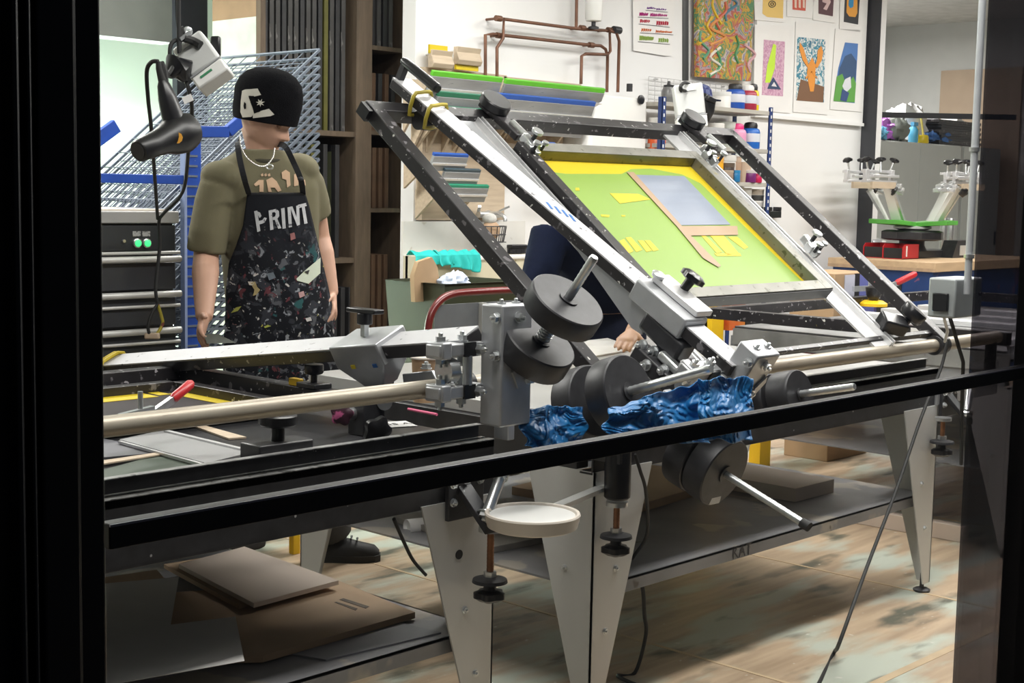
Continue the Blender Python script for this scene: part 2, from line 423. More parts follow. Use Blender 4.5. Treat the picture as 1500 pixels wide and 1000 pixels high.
def press_table(root, x0, x1, y1, top_m, zshelf, rail_m):
    MB().bb(x0+.03, x1-.03, 2.515, y1, .80, .842).build('tabletop', top_m, root, bevel=.003)
    rb = MB().bb(x0, x1, YP, YP+.008, .69, .835); rb.bb(x0, x1, YP, YP+.055, .815, .835)
    rb.bb(x0, x1, YP, YP+.05, .69, .70)
    rb.build('rear_rail', rail_m, root, bevel=.002)
    MB().bb(x0+.01, x1-.01, YP+.045, YP+.062, .80, .866).build('rail_lip', rail_m, root, bevel=.002)
    for xx in (x0, x1-.05): MB().bb(xx, xx+.05, YP+.06, y1, .70, .80).build('side_rail', rail_m, root, bevel=.002)
    MB().bb(x0, x1, y1-.05, y1, .70, .80).build('front_rail', rail_m, root, bevel=.002)
    for cx, sx in ((x0, 1), (x1, -1)):
        for cy, sy in ((YP-.006, 1), (y1, -1)): press_leg(cx, cy, sx, sy, .70, root)
    for (ya, yb, zz_) in ((YP+.043, YP+.064, .866), (YP-.001, YP+.022, .835), (YP+.033, YP+.046, .8352)): MB().bb(x0, x1, ya, yb, zz_-.0008, zz_+.0012).build('pale_edge', M['pale_edge'], root)  # paler strips along the tops of the rails
    sh = MB().bb(x0+.02, x1-.02, YP+.02, y1-.02, zshelf-.006, zshelf)
    sh.bb(x0+.02, x1-.02, YP+.02, YP+.026, zshelf-.04, zshelf); sh.bb(x1-.026, x1-.02, YP+.02, y1-.02, zshelf-.04, zshelf)
    sh.build('lower_shelf', mat('shelf_steel', (.22, .22, .23), .42, .3, var=.3, scale=3, specks=[(5, .58, (.36, .33, .29)), (9, .68, (.10, .09, .08))]), root)
def levelling_screw(root, p, zb, label=None):
    """adjusting screw hanging below a rear corner: collar, rod, washer and knob."""
    p = V(p); z = p.z
    MB().lathe([(.03, 0), (.03, .012)], (p.x, p.y, z-.01), 18).build('collar', M['zinc'], root)
    o = rod((p.x, p.y, z), (p.x, p.y, zb+.03), .009).build('adjusting_screw', M['rustrod'], root)
    MB().lathe([(.016, 0), (.016, .02)], (p.x, p.y, zb+.055), 6).build('nut', M['zinc'], o)
    MB().lathe([(.02, .05), (.042, .044), (.044, .036), (.02, .034)][::-1], (p.x, p.y, zb+.012), 22).build('washer', M['iron'], o)
    star_knob((p.x, p.y, zb+.045), (0, 0, -1), .036, 5, .016).build('knob', M['plastic_black'], o)
def corner_bracket(root, x, side=1):
    """bolted black plate with a canted socket tube under the rear rail."""
    b = MB().bb(x-.06, x+.06, YP-.02, YP-.007, .655, .765)
    b.prism([(x-.03, YP-.02, .74), (x+.015, YP-.02, .74), (x+.03, YP-.10, .65), (x-.015, YP-.10, .65)], (0, 0, -.02))
    o = b.build('corner_bracket', M['press_black'], root, bevel=.002)
    for dx, dz in ((-.045, .745), (-.045, .70), (.045, .745), (.0, .75)): bolt(o, (x+dx, YP-.02, dz), (0, -1, 0), .009, .008)
    p0, p1 = V((x+.005, YP-.085, .675)), V((x+.075, YP-.06, .75))
    t = MB().cyl(p0, p1, .014, .014, 14); t.cyl(p1, p1+(p1-p0)*.3, .019, .019, 14)
    s = t.build('socket_tube', M['zinc'], root); bolt(s, p0, p0-p1, .02, .014)
def hinge_pipe(root, x0, x1, z, r):
    MB().cyl((x0, YP, z), (x1, YP, z), r, r, 24).build('hinge_pipe', M['rust_pipe'], root)

# ---- right press, its frame raised
RX0, RX1, RY1 = 2.93, 4.88, 3.72
TH = radians(38.0); HZ = .945
def F(x, s, h=0.): return V((x, YP+s*cos(TH)-h*sin(TH), HZ+s*sin(TH)+h*cos(TH)))
FU = V((0, cos(TH), sin(TH))); FN = V((0, -sin(TH), cos(TH)))
top_grey = mat('vacuum_top_grey', (.52, .52, .51), .35, .2, var=.06, scale=3)
pr = thing('screen_press', ((RX0+RX1)/2, 3.1, 0), 'screen printing press with its frame raised, holding the green screen', 'printing press')
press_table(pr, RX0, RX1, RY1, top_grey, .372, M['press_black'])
hinge_pipe(pr, 2.80, 5.35, .922, .0245)
lf = MB()
def fbar(mb, x0, s0, x1, s1, w, h, hh=0.): mb.bar(F(x0, s0, hh), F(x1, s1, hh), w, h, FN)
frame_bars = []
for (x0, s0, x1, s1) in ((2.96, -.03, 2.96, 1.225), (4.865, -.03, 4.865, 1.225), (2.935, 1.205, 4.89, 1.205), (2.985, .03, 4.84, .03)):
    b = MB(); fbar(b, x0, s0, x1, s1, .05 if x1-x0 < .1 or s0 > .5 else .02, .045 if x1-x0 < .1 or s0 > .5 else .02); frame_bars.append(b.build('frame_bar', M['splat_black'], pr, bevel=.003))
for x in (2.96, 4.865):
    MB().cyl((x-.035, YP, .922), (x+.035, YP, .922), .036, .036, 20).build('hinge_collar', M['iron'], pr)
MB().bar(F(2.915, 1.20), F(2.93, 1.20), .05, .04, FN).build('end_cap', M['plastic_black'], frame_bars[0])
# aluminium rails that carry the screen, with clamps and knobs
rails = []
for x, wr in ((3.372, .075), (4.455, .11)):
    b = MB(); fbar(b, x, -.01, x, 1.18, wr, .008, .0); fbar(b, x+wr/2-.004, -.01, x+wr/2-.004, 1.18, .008, .05, .0); fbar(b, x+wr/2-.022, -.01, x+wr/2-.022, 1.18, .006, .022, .012)
    rails.append(b.build('screen_rail', M['alu'], pr))
b = MB().prism([F(3.32, .21, .008), F(3.32, .70, .008), F(3.34, .70, .008), F(3.38, .21, .008)], FN*.006)
b.build('stiffener_plate', M['silver'], rails[0])
b = MB().prism([F(3.26, 1.16, .012), F(3.31, .76, .012), F(3.36, .66, .012), F(3.345, 1.16, .012)], FN*.006)
b.build('stiffener_plate', M['silver'], rails[0])
for x, r in ((3.46, .055), (4.56, .05)):
    k = round_knob(F(x, 1.205, .022), FN, r, .04, .02).build('clamp_knob', M['plastic_black'], pr)
    MB().bar(F(x, 1.25, .035), F(x+.015, 1.05, .04), .05, .025, FN).build('clamp_block', M['splat_black'], k, bevel=.004)
    MB().cyl(F(x+.02, 1.12, .05), F(x+.03, 1.03, .05), .014).build('clamp_screw', M['zinc'], k)
def side_clamp(x, s, sgn):
    c = MB().bar(F(x, s, .05), F(x+sgn*.06, s, .055), .035, .03, FN); c.bar(F(x+sgn*.02, s-.04, .045), F(x+sgn*.02, s+.05, .06), .025, .03, FN)
    o = c.build('side_clamp', M['zinc'], pr, bevel=.004)
    for a, bb_, h, r in ((.035, .02, .10, .02), (.0, -.03, .09, .014), (.05, -.02, .085, .012)):
        p = F(x+sgn*a, s+bb_, .055); MB().cyl(p, F(x+sgn*a, s+bb_, h), r*.4).build('clamp_screw', M['iron'], o)
        round_knob(F(x+sgn*a, s+bb_, h-.012), FN, r, .014, .004).build('thumb_knob', M['zinc'], o)
    return o
side_clamp(3.44, .985, 1); side_clamp(4.47, .985, -1); side_clamp(4.49, .46, 1)
for x, s in ((4.56, .05),):
    k = round_knob(F(x+.06, s, .05), FN+EX*.3, .046, .045, .02).build('clamp_knob', M['plastic_black'], pr)
    MB().bar(F(x-.05, s+.03, .04), F(x+.03, s-.02, .05), .07, .05, FN).build('clamp_block', M['plastic_black'], k, bevel=.006)
# squeegee arm of the right press
AX = 3.12
A0, A1 = at(1082, 541, x=AX), at(586, 121, x=AX)
ad = (A1-A0).normalized(); an = V((0, -ad.z, ad.y))
def AR(px_t, dx=0., h=0.): return A0+(A1-A0)*px_t+EX*dx+an*h
arm = MB().bar(A0-an*.003, A1-an*.003, .078, .032, an).build('squeegee_arm', M['splat_black'], pr, bevel=.003)
MB().bar(A0+an*.014, A1+an*.014, .077, .004, an).build('arm_face', M['arm_white'], arm)
for t0, dx in ((.505, -.022), (.49, -.008), (.478, .006), (.462, .014)): MB().bar(AR(t0-.012, dx, .0165), AR(t0+.012, dx+.012, .0165), .008, .001, an).build('blue_stroke', mat('blue_stroke', (.02, .16, .50), .4), arm)
MB().prism([AR(.42, -.030, -.018), AR(.20, -.030, -.018), AR(.19, -.030, -.095), AR(.215, -.030, -.10)], EX*.006).build('stiffener_plate', M['silver'], arm)
g = MB(); g.bar(AR(.995, -.015, 0), AR(.995, -.015, .07), .022, .02, ad); g.build('handle_stem', M['iron'], arm)
gp = AR(.995, -.012, .072)
MB().tube([gp+ad*.02, gp, gp-ad*.05, gp-ad*.165, gp-ad*.17], [.011, .016, .016, .017, .012], 16).build('handle_grip', M['plastic_black'], arm)
for t_ in (.925, .872):
    path = []
    for i in range(20):
        a = 2*pi*i/20; ca, sa = cos(a), sin(a)
        k = 1/max(abs(ca)/.046, abs(sa)/.027)
        path.append(AR(t_+.006*ca+.004*sa, ca*k, sa*k-(.02 if sa < -.5 else 0)))
    MB().tube(path, .0065, 6, closed=True).build('rubber_band', mat('olive_rubber', (.45, .36, .04), .5), arm)
MB().cyl(AR(.90, -.02, -.05), AR(.90, .04, -.05), .03, .03, 18).build('roller', M['iron'], arm)
# slider on the arm
sl = MB().bar(AR(.115, 0, .004), AR(.245, 0, .004), .10, .062, an).build('arm_slider', M['silver'], pr, bevel=.006)
MB().bar(AR(.12, .03, .045), AR(.235, .03, .045), .07, .018, an).build('slider_plate', M['alu'], sl, bevel=.003)
star_knob(AR(.19, .055, .05), an*.9+EX*.3, .033, 6, .03).build('star_knob', M['plastic_black'], sl)
MB().lathe([(.018, 0), (.02, .01), (.012, .014)], AR(.228, .0, .055), 14, axes_from(an)).build('lock_nut', M['zinc'], sl)
MB().bar(AR(.10, -.01, -.06), AR(.20, -.01, -.05), .07, .06, an).build('slider_saddle', M['iron'], sl, bevel=.01)
ch = MB().bar(AR(.02, -.055, -.135), AR(.17, -.055, -.125), .06, .045, an); ch.bar(AR(.03, -.03, -.10), AR(.15, -.03, -.095), .02, .03, an)
ch = ch.build('squeegee_holder', M['iron'], pr, bevel=.004)
MB().bar(AR(.06, -.05, -.095), AR(.13, -.05, -.09), .028, .025, an).build('lever', M['zinc'], ch, bevel=.006)
for t_, dx, h in ((.165, -.06, -.10), (.145, -.045, -.10), (.10, -.07, -.11), (.05, -.06, -.112), (.13, -.085, -.125), (.05, -.088, -.135)):
    bolt(ch, AR(t_, dx, h), an if h > -.1 else -EX, .013, .018)
# carriage that hangs the arm off the pipe: post, plates, blocks, bolts
def carriage(root, px, py, pz, roll, mats, plate_m):
    """post box with its top at the arm; roll turns it about the pipe."""
    R_ = Matrix.Rotation(roll, 3, 'X'); o3 = V((px, py, pz))
    def T(x, y, z): return o3+R_ @ V((x, y, z))
    X, Y, Z = EX, R_ @ EY, R_ @ EZ
    p = MB().box(T(.0, 0, -.115), (.105, .07, .29), (X, Y, Z)).build('carriage_post', plate_m, root, bevel=.005)
    q_ = MB().prism([T(-.02, -.036, -.13), T(.04, -.036, -.04), T(.05, -.036, -.06), T(.0, -.036, -.17)], R_ @ V((0, -.006, 0))); q_.build('web_plate', M['silver'], p)
    for (x, y, z, d) in ((-.055, -.02, .0, -EX), (-.055, -.02, -.09, -EX), (.0, -.036, .0, -Y), (.0, -.036, -.085, -Y), (.04, -.036, -.15, -Y), (-.02, .0, .02, Z), (.03, 0., .02, Z)):
        bolt(p, T(x, y, z), d, .011, .014)
    for z in (-.075, -.175):
        k = MB().box(T(-.12, .05, z), (.15, .05, .03), (X, Y, Z)); k.box(T(-.175, .05, z), (.03, .06, .04), (X, Y, Z))
        k = k.build('pipe_block', plate_m, root, bevel=.004)
        MB().box(T(-.1, .023, z), (.035, .008, .034), (X, Y, Z)).build('pad', M['plastic_black'], k)
        for x in (-.17, -.10):
            bolt(k, T(x, .05, z+.016), Z, .012, .016); bolt(k, T(x, .05, z-.016), -Z, .012, .016)
        bolt(k, T(-.075, .024, z), -Y, .012, .02)
    MB().cyl(T(-.1, .03, -.16), T(-.1, .03, -.09), .012).build('tie_bolt', M['zinc'], root)
    MB().cyl(T(-.16, .05, -.125), T(-.13, .05, -.125), .03).build('roller', M['zinc'], root)
    return T
TR_ = carriage(pr, AX+.03, A0.y-.03, A0.z+.035, radians(33), None, M['silver'])
# arm hangs from the pipe through a deep side plate
MB().bar((AX+.03, A0.y+.02, A0.z-.02), (AX+.03, YP, .922), .03, .05, EX).build('hanger_plate', M['silver'], pr, bevel=.004)
MB().cyl((AX-.04, YP, .922), (AX+.1, YP, .922), .034, .034, 20).build('hinge_collar', M['iron'], pr)
MB().bar((AX+.03, A0.y+.01, A0.z-.05), (AX+.02, A0.y+.10, .63), .05, .05, EX).build('tail_bracket', M['silver'], pr, bevel=.004)
# counterweights of the right press
def counterweight(root, face, tip, r, t, n=1, rr=.011, gap=.0, cap=None):
    face, tip = V(face), V(tip); d = (tip-face).normalized()
    w_ = drum(face, d, r, t).build('counterweight', M['iron'], root)
    for k in range(1, n):
        drum(face-d*(t+gap)*k, d, r*1.0, t).build('counterweight', M['iron'], root)
    rd = rod(face-d*(t*n+gap*(n-1)+.08), tip, rr).build('threaded_rod', M['zinc'], root)
    if cap: MB().cyl(tip-d*.015, tip+d*.01, rr*1.25).build('rod_cap', M['rubber'], rd)
    return w_
f1 = at(1062, 694, x=AX+.02); counterweight(pr, f1, at(1181, 769, x=AX+.02), .098, .07, 2, .0105, .004, cap=True)
f2 = at(922, 573, y=2.27); counterweight(pr, f2, at(1042, 540, x=f2.x), .098, .07, 2, .0125, .05)
f3 = at(1172, 577, y=2.20); counterweight(pr, f3, at(1252, 566, x=f3.x), .072, .075, 2, .011, .012)
for f_ in (f2, f3):
    MB().bar(V((f_.x, f_.y+.15, f_.z-.02)), (f_.x, YP, .922), .05, .05, EX).build('weight_bracket', M['silver'], pr, bevel=.004)
    MB().cyl((f_.x-.04, YP, .922), (f_.x+.04, YP, .922), .034, .034, 20).build('hinge_collar', M['iron'], pr)
corner_bracket(pr, 4.94)
a = at(905, 690, y=YP-.06)
levelling_screw(pr, (a.x, a.y, at(905, 735, y=YP-.06).z), at(905, 812, y=YP-.06).z)
MB().lathe([(.03, 0), (.036, .006), (.036, .15), (.03, .17), (.022, .18)], (a.x, a.y, at(905, 730, y=YP-.06).z), 22).build('gas_cylinder', M['plastic_black'], pr)
b = MB().bb(a.x-.03, a.x+.03, a.y-.03, YP+.01, .735, .765).build('cylinder_bracket', M['press_black'], pr)
a = at(1383, 585, y=YP-.05)
levelling_screw(pr, (a.x, a.y, at(1381, 612, y=YP-.05).z), at(1378, 668, y=YP-.05).z)
MB().cyl((5.30, YP, .922), (5.30, YP, .75), .022).build('pipe_stand', M['iron'], pr)
MB().bb(4.86, 5.36, YP-.01, YP+.03, .70, .76).build('outrigger', M['silver'], pr, bevel=.003)
# white disc and arm at the near corner, in place of a glass reflection
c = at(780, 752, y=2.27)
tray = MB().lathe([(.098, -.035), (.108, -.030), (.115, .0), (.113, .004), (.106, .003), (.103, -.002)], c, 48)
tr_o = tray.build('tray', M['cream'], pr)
MB().lathe([(.102, 0), (.102, .0015)], c+V((0, 0, -.003)), 48).build('reflection_disc', M['white_plastic'], tr_o)
MB().bar(c+V((.06, .06, -.03)), (RX0+.05, YP-.008, c.z-.03), .03, .012).build('disc_arm', M['steel'], tr_o)

# ---- the screen held in the raised frame (a thing of its own)
sx0, sx1, s0, s1 = 3.42, 4.392, .245, 1.015
hz = .03
scn = thing('silk_screen', F((sx0+sx1)/2, (s0+s1)/2, hz), 'aluminium-framed silk screen coated lime green with yellow bare edges, clamped in the raised frame', 'screen')
wd = .045
al_dirty = mat('screen_aluminium', (.20, .195, .17), .45, .3, var=.2, scale=10, specks=[(40, .62, (.10, .10, .07)), (25, .68, (.18, .16, .06))])
for (x0, a0, x1, a1) in ((sx0+wd/2, s0, sx0+wd/2, s1), (sx1-wd/2, s0, sx1-wd/2, s1), (sx0+wd, s0+wd/2, sx1-wd, s0+wd/2), (sx0+wd, s1-wd/2, sx1-wd, s1-wd/2)):
    b = MB(); fbar(b, x0, a0, x1, a1, wd, .045, hz); b.build('screen_profile', M['splat_black'] if x0 == x1 == sx0+wd/2 else al_dirty, scn, bevel=.002)
b = MB(); b.bar(F(sx0+.002, s0-.0015, hz-.002), F(sx1-.002, s0-.0015, hz-.002), .003, .040, FN); b.build('dark_side', M['press_black'], scn)  # thin dark strip over the lower front face
mz = hz-.018
msh = MB().prism([F(sx0+wd, s0+wd, mz), F(sx1-wd, s0+wd, mz), F(sx1-wd, s1-wd, mz), F(sx0+wd, s1-wd, mz)], FN*.001).build('mesh', M['yellow_mesh'], scn)
# green emulsion inside an irregular yellow border
xa, xb, sa, sb = sx0+wd, sx1-wd-.045, s0+wd, s1-wd
top = [(xa, sb-.055), (xa+.12, sb-.07), (xa+.42, sb-.06), (xa+.50, sb-.03), (xa+.62, sb-.022), (xb-.06, sb-.05), (xb, sb-.10)]
em = MB().prism([F(x, s, mz+.001) for x, s in [(xa, sa), (xb+.03, sa), (xb+.01, sa+.3)]+top[::-1]], FN*.0008).build('emulsion', M['green_mesh'], scn)
def patch(name, px, m, h=.0022):
    """flat patch on the screen outlined by photograph pixels met on the screen plane."""
    pts = []
    for u, v in px:
        r = ray(u, v); p0 = F(0, 0, mz+h); t = (p0-V((0, 0, CAMZ))).dot(FN)/r.dot(FN); pts.append(V((0, 0, CAMZ))+r*t)
    return MB().prism(pts, FN*.0006).build(name, m, scn)
for px in ([(893, 283), (935, 284), (953, 292), (908, 298)], [(907, 353), (914, 350), (928, 368), (921, 371)], [(916, 348), (924, 347), (941, 366), (932, 369)], [(934, 352), (942, 352), (955, 367), (947, 369)], [(944, 352), (952, 352), (965, 366), (957, 368)],
           [(1027, 345), (1033, 345), (1058, 369), (1050, 371)], [(1040, 345), (1060, 345), (1083, 372), (1066, 374)], [(1066, 347), (1080, 347), (1096, 362), (1090, 365)], [(880, 314), (893, 315), (892, 318), (881, 317)], [(1046, 371), (1084, 371), (1086, 375), (1050, 375)],
           [(843, 275), (848, 275), (849, 279), (843, 279)], [(910, 315), (916, 315), (916, 317), (911, 317)]):
    patch('open_stencil', px, M['yellow_mesh'])
patch('ink_film', [(928, 256), (1002, 258), (1070, 329), (994, 330)], M['film'], .003)
patch('tape_strip', [(918, 252), (928, 252), (998, 330), (1012, 345), (1056, 389), (1052, 391), (1030, 378), (992, 332)], M['tape'], .0045)
patch('tape_strip', [(994, 331), (1080, 331), (1081, 344), (1005, 345)], M['tape'], .0042)

# ---- left press, its frame lowered
LX0, LX1, LY1 = .55, 2.545, 3.72
pl = thing('screen_press', ((LX0+LX1)/2, 3.1, 0), 'screen printing press with its frame lowered, in front of the standing man', 'printing press')
top_dark = mat('ink_stained_top', (.03, .03, .033), .32, .1, var=.4, scale=5, specks=[(7, .66, (.12, .07, .045)), (40, .74, (.35, .35, .36))])
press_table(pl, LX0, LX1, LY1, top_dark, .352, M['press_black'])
LPZ = .981
hinge_pipe(pl, -.2, 2.60, LPZ, .0215)
for x in (2.585,): MB().bb(x-.012, x+.012, YP-.02, YP+.03, .83, LPZ).build('pipe_stand', M['silver'], pl, bevel=.003)
zf = .893
for (x0, y0, x1, y1) in ((2.415, 2.80, 2.415, 3.66), (.5, 3.635, 2.44, 3.635), (.62, YP+.03, .62, 3.62)):
    MB().bar((x0, y0, zf), (x1, y1, zf), .05, .045).build('frame_bar', M['splat_black'], pl, bevel=.003)
for x in (2.415, .62):
    MB().cyl((x-.035, YP, LPZ), (x+.035, YP, LPZ), .033, .033, 20).build('hinge_collar', M['iron'], pl)
    MB().bar((x, YP, LPZ-.005), (x, 2.83, zf+.005), .012, .022, EX).build('hinge_lug', M['iron'], pl)
# arm, lowered and slightly canted
BX = 2.40
B0, B1 = at(690, 497, x=BX), at(150, 535, x=BX)
bd_ = (B1-B0).normalized(); bn = V((0, -bd_.z, bd_.y)); ROLL = radians(24)
bxv = EX*cos(ROLL)+bn*sin(ROLL); bnv = bn*cos(ROLL)-EX*sin(ROLL)
def BR(t, dx=0., h=0.): return B0+(B1-B0)*t+bxv*dx+bnv*h
larm = MB().box((B0+B1)/2-bnv*.003, (.078, (B1-B0).length, .034), (bxv, bd_, bnv)).build('squeegee_arm', M['splat_black'], pl, bevel=.003)
MB().box((B0+B1)/2+bnv*.0155, (.077, (B1-B0).length, .004), (bxv, bd_, bnv)).build('arm_face', M['arm_white'], larm)
gb = BR(.955)
for k_ in (0, 1):
    path = []
    for i in range(18):
        a = 2*pi*i/18; ca, sa = cos(a), sin(a); k = 1/max(abs(ca)/.046, abs(sa)/.026)
        path.append(gb+bd_*(.02*k_+.008*sa)+bxv*(ca*k)+bnv*(sa*k)+EZ*(-.07*(1-k_*.1) if ca < -.3 and sa < .1 else 0))
    MB().tube(path, .006, 6, closed=True).build('rubber_band', mat('yellow_rubber', (.62, .46, .02), .5), larm)
ls = MB()
def ring4(t0, t1, w, h0): return [BR(t0, -w, h0), BR(t1, -w, h0), BR(t1, w, h0), BR(t0, w, h0)]
t0_, t1_ = .165, .275
ls.rings([ring4(t0_, t1_, .055, .03), ring4(t0_, t1_, .055, -.03), ring4(t0_+.045, t1_-.035, .03, -.11)])
for i in range(len(ls.sm)): ls.sm[i] = False
ls = ls.build('arm_slider', M['silver'], pl, bevel=.004)
bt = BR(.222, 0, .03)
MB().cyl(bt, bt+EZ*.035, .012, .012, 6).build('bolt', M['zinc'], ls)
k = MB().bar(bt+EZ*.065+EY*.055, bt+EZ*.065-EY*.055, .035, .012); k.cyl(bt+EZ*.03, bt+EZ*.06, .02)
k.build('tee_knob', M['plastic_black'], ls, bevel=.003)
for c_, t in (((.7, .55, .02), .235), ((.02, .13, .4), .185)):
    MB().box(BR(t, -.0555, -.028), (.004, .014, .010), (bxv, bd_, bnv)).build('paint_spot', mat('spot', c_, .5), ls)
nk = BR(.222, 0, -.11)
MB().bar(nk+EZ*.03, nk-EZ*.04, .035, .03, EY).build('chopper_link', M['iron'], ls, bevel=.003)
for d_ in (V((0, -.02, -.02)), V((0, .03, -.03)), V((-.02, -.0, -.035))): bolt(ls, nk+d_, V((-1, -.3, 0)), .012, .014)
b = MB().prism([nk+V((.02, -.04, .03)), nk+V((.02, -.15, .05)), nk+V((.02, -.19, .0)), nk+V((.02, -.17, -.03)), nk+V((.02, -.05, -.02))], (.04, 0, 0))
b.build('squeegee_clamp', M['silver'], pl, bevel=.003)
for d_ in (V((0, -.12, .05)), V((0, -.18, -.01))): bolt(ls, nk+d_+EX*.03, EZ, .012, .012)
TL_ = carriage(pl, 2.475, B0.y-.045, B0.z+.055, 0, None, M['silver'])
fc = at(793, 499, x=2.52); tp = at(871, 376, x=2.52); dd = (tp-fc).normalized()
drum(fc, dd, .093, .062).build('counterweight', M['iron'], pl)
fc2 = at(833, 438, x=2.52)
drum(fc2, dd, .095, .055).build('counterweight', M['iron'], pl)
rod(fc-dd*.14, tp, .0115).build('threaded_rod', M['zinc'], pl)
MB().bar(fc-dd*.15, fc-dd*.06, .05, .05, EX).build('tail_bracket', M['silver'], pl, bevel=.004)
sp = []
ax = axes_from(dd)
for i in range(73):
    a = 2*pi*i/12; sp.append(fc+dd*(.006+.045*i/72)+(ax[0]*cos(a)+ax[1]*sin(a))*.0165)
MB().tube(sp, .0028, 6).build('spring', M['zinc'], pl)
corner_bracket(pl, 2.43)
q = at(673, 812, y=YP-.008); MB().lathe([(.012, 0), (.012, .0015)], V((q.x, YP-.0062, q.z)), 14, axes_from(-EY)).build('bolt_hole', M['rubber'], pl)
a = at(719, 772, y=YP-.07)
levelling_screw(pl, (a.x, a.y, a.z), at(718, 880, y=YP-.07).z)
# screen lying in the lowered frame
s2 = thing('silk_screen', (1.5, 3.0, .872), 'silk screen with yellow taped edges lying flat in the lowered frame on the left', 'screen')
for (x0, y0, x1, y1) in ((2.33, 3.02, 2.33, 3.56), (.75, 3.54, 2.35, 3.54), (.75, 3.02, .75, 3.52), (.77, 3.04, 2.31, 3.04)):
    MB().bar((x0, y0, .872), (x1, y1, .872), .04, .03).build('screen_profile', M['splat_black'], s2, bevel=.002)
MB().bb(.77, 2.31, 3.06, 3.52, .8595, .8605).build('mesh', mat('inky_mesh', (.03, .022, .025), .4, var=.4, scale=6), s2)
for x0, x1, y0, y1 in ((2.262, 2.31, 3.06, 3.47), (1.4, 2.21, 3.44, 3.52), (2.225, 2.26, 3.46, 3.52)): MB().bb(x0, x1, y0, y1, .861, .862).build('edge_tape', M['yellow_mesh'], s2)
MB().bb(1.72, 1.95, 3.40, 3.46, .862, .863).build('edge_tape', M['tape'], s2)
MB().bb(1.2, 1.72, 3.37, 3.44, .862, .863).build('edge_tape', M['paper'], s2)
# ---------------------------------------------------------------- things along the back wall
def pxbox(mb, u0, v0, u1, v1, y, dy):
    """box whose front lies on the plane y, spanning the photograph rectangle there."""
    a, b = at(u0, v0, y=y), at(u1, v1, y=y)
    return mb.bb(min(a.x, b.x), max(a.x, b.x), y, y+dy, min(a.z, b.z), max(a.z, b.z))
def hbar(mb, u0, v0, u1, v1, y, w, h):
    mb.bar(at(u0, v0, y=y), at(u1, v1, y=y), w, h); return mb
# copper pipes
YC = 6.13
cp = thing('copper_pipework', at(800, 100, y=YC), 'brown copper water pipes bent across the white wall above the squeegee rack', 'pipes')
def pipe(px, r=.0105, y=YC):
    o = MB().tube([at(u, v, y=y) for u, v in px], r, 10).build('pipe', M['copper'], cp)
    for u, v in px[1:-1]: pass
    return o
p1 = pipe([(711, 112), (711, 51), (722, 50), (865, 66), (880, 67), (887, 72), (890, 82), (889, 135)])
p2 = pipe([(728, 112), (728, 70), (737, 56), (738, 28), (845, 42), (893, 45), (894, 75), (890, 80), (858, 79), (852, 82), (851, 123)], y=YC-.03)
p3 = pipe([(893, 45), (903, 48), (907, 60), (905, 135)], y=YC-.05)
p4 = pipe([(845, -20), (844, 42)], y=YC-.03)
for (u, v, o, y) in ((730, 27, p2, YC-.03), (866, 66, p1, YC), (893, 44, p2, YC-.03), (853, 41, p2, YC-.03), (731, 52, p1, YC)):
    q = at(u, v, y=y); MB().cyl(q-EX*.022, q+EX*.022, .018, .018, 12).build('pipe_joint', M['copper'], o); MB().cyl(q, V((q.x, 6.2, q.z)), .008).build('pipe_clip', M['copper'], o)
q = at(903, 44, y=YC-.05); MB().cyl(q-EX*.03, q+EX*.035, .024, .024, 14).build('pipe_cap', M['iron'], p3)
q = at(870, 12, y=YC-.06)
wf = thing('water_filter', V((q.x, q.y, q.z-.08)), 'white cartridge water filter fixed above the copper pipes', 'filter')
MB().lathe([(.03, -.085), (.05, -.08), (.056, -.06), (.056, .10), (.05, .12)], q, 24).build('cartridge', M['white_plastic'], wf)
MB().lathe([(.06, .10), (.062, .16), (.04, .18)], q, 20).build('filter_head', M['plastic_black'], wf)
MB().bb(q.x-.03, q.x+.03, q.y, 6.2, q.z+.11, q.z+.15).build('wall_bracket', M['iron'], wf)
MB().lathe([(.035, 0), (.035, .012), (.014, .02), (.014, .05)], q+V((0, 0, -.13)), 16).build('valve', M['iron'], wf)
# water heater
a, b = at(880, 138, y=5.92), at(952, 138, y=5.92); zb = at(915, 255, y=5.92).z
wh = thing('water_heater', ((a.x+b.x)/2, 6.05, zb), 'white wall-hung water heater with a black dial, right of the squeegee rack', 'heater')
def rrect(cx, cy, hw, hd, z, r, n=6):
    pts = []
    for (sx, sy, a0) in ((1, 1, 0), (-1, 1, pi/2), (-1, -1, pi), (1, -1, 3*pi/2)):
        for i in range(n+1):
            t = a0+pi/2*i/n; pts.append(V((cx+sx*(hw-r)+r*cos(t), cy+sy*(hd-r)+r*sin(t), z)))
    return pts
cx = (a.x+b.x)/2; hw = (b.x-a.x)/2
MB().rings([rrect(cx-.06, 6.06, hw+.06, .135, zb, .04), rrect(cx-.03, 6.06, hw+.03, .135, a.z-.10, .04), rrect(cx, 6.06, hw-.005, .135, a.z-.015, .04), rrect(cx, 6.06, hw-.02, .12, a.z, .04)]).build('casing', M['white_plastic'], wh)
q = at(938, 146, y=5.92); MB().lathe([(.03, 0), (.03, .012), (.018, .016)], q, 20, axes_from(-EY)).build('dial', M['plastic_black'], wh)
q = at(922, 134, y=6.0); MB().cyl(q, q+EZ*.05, .02).build('inlet', M['iron'], wh)
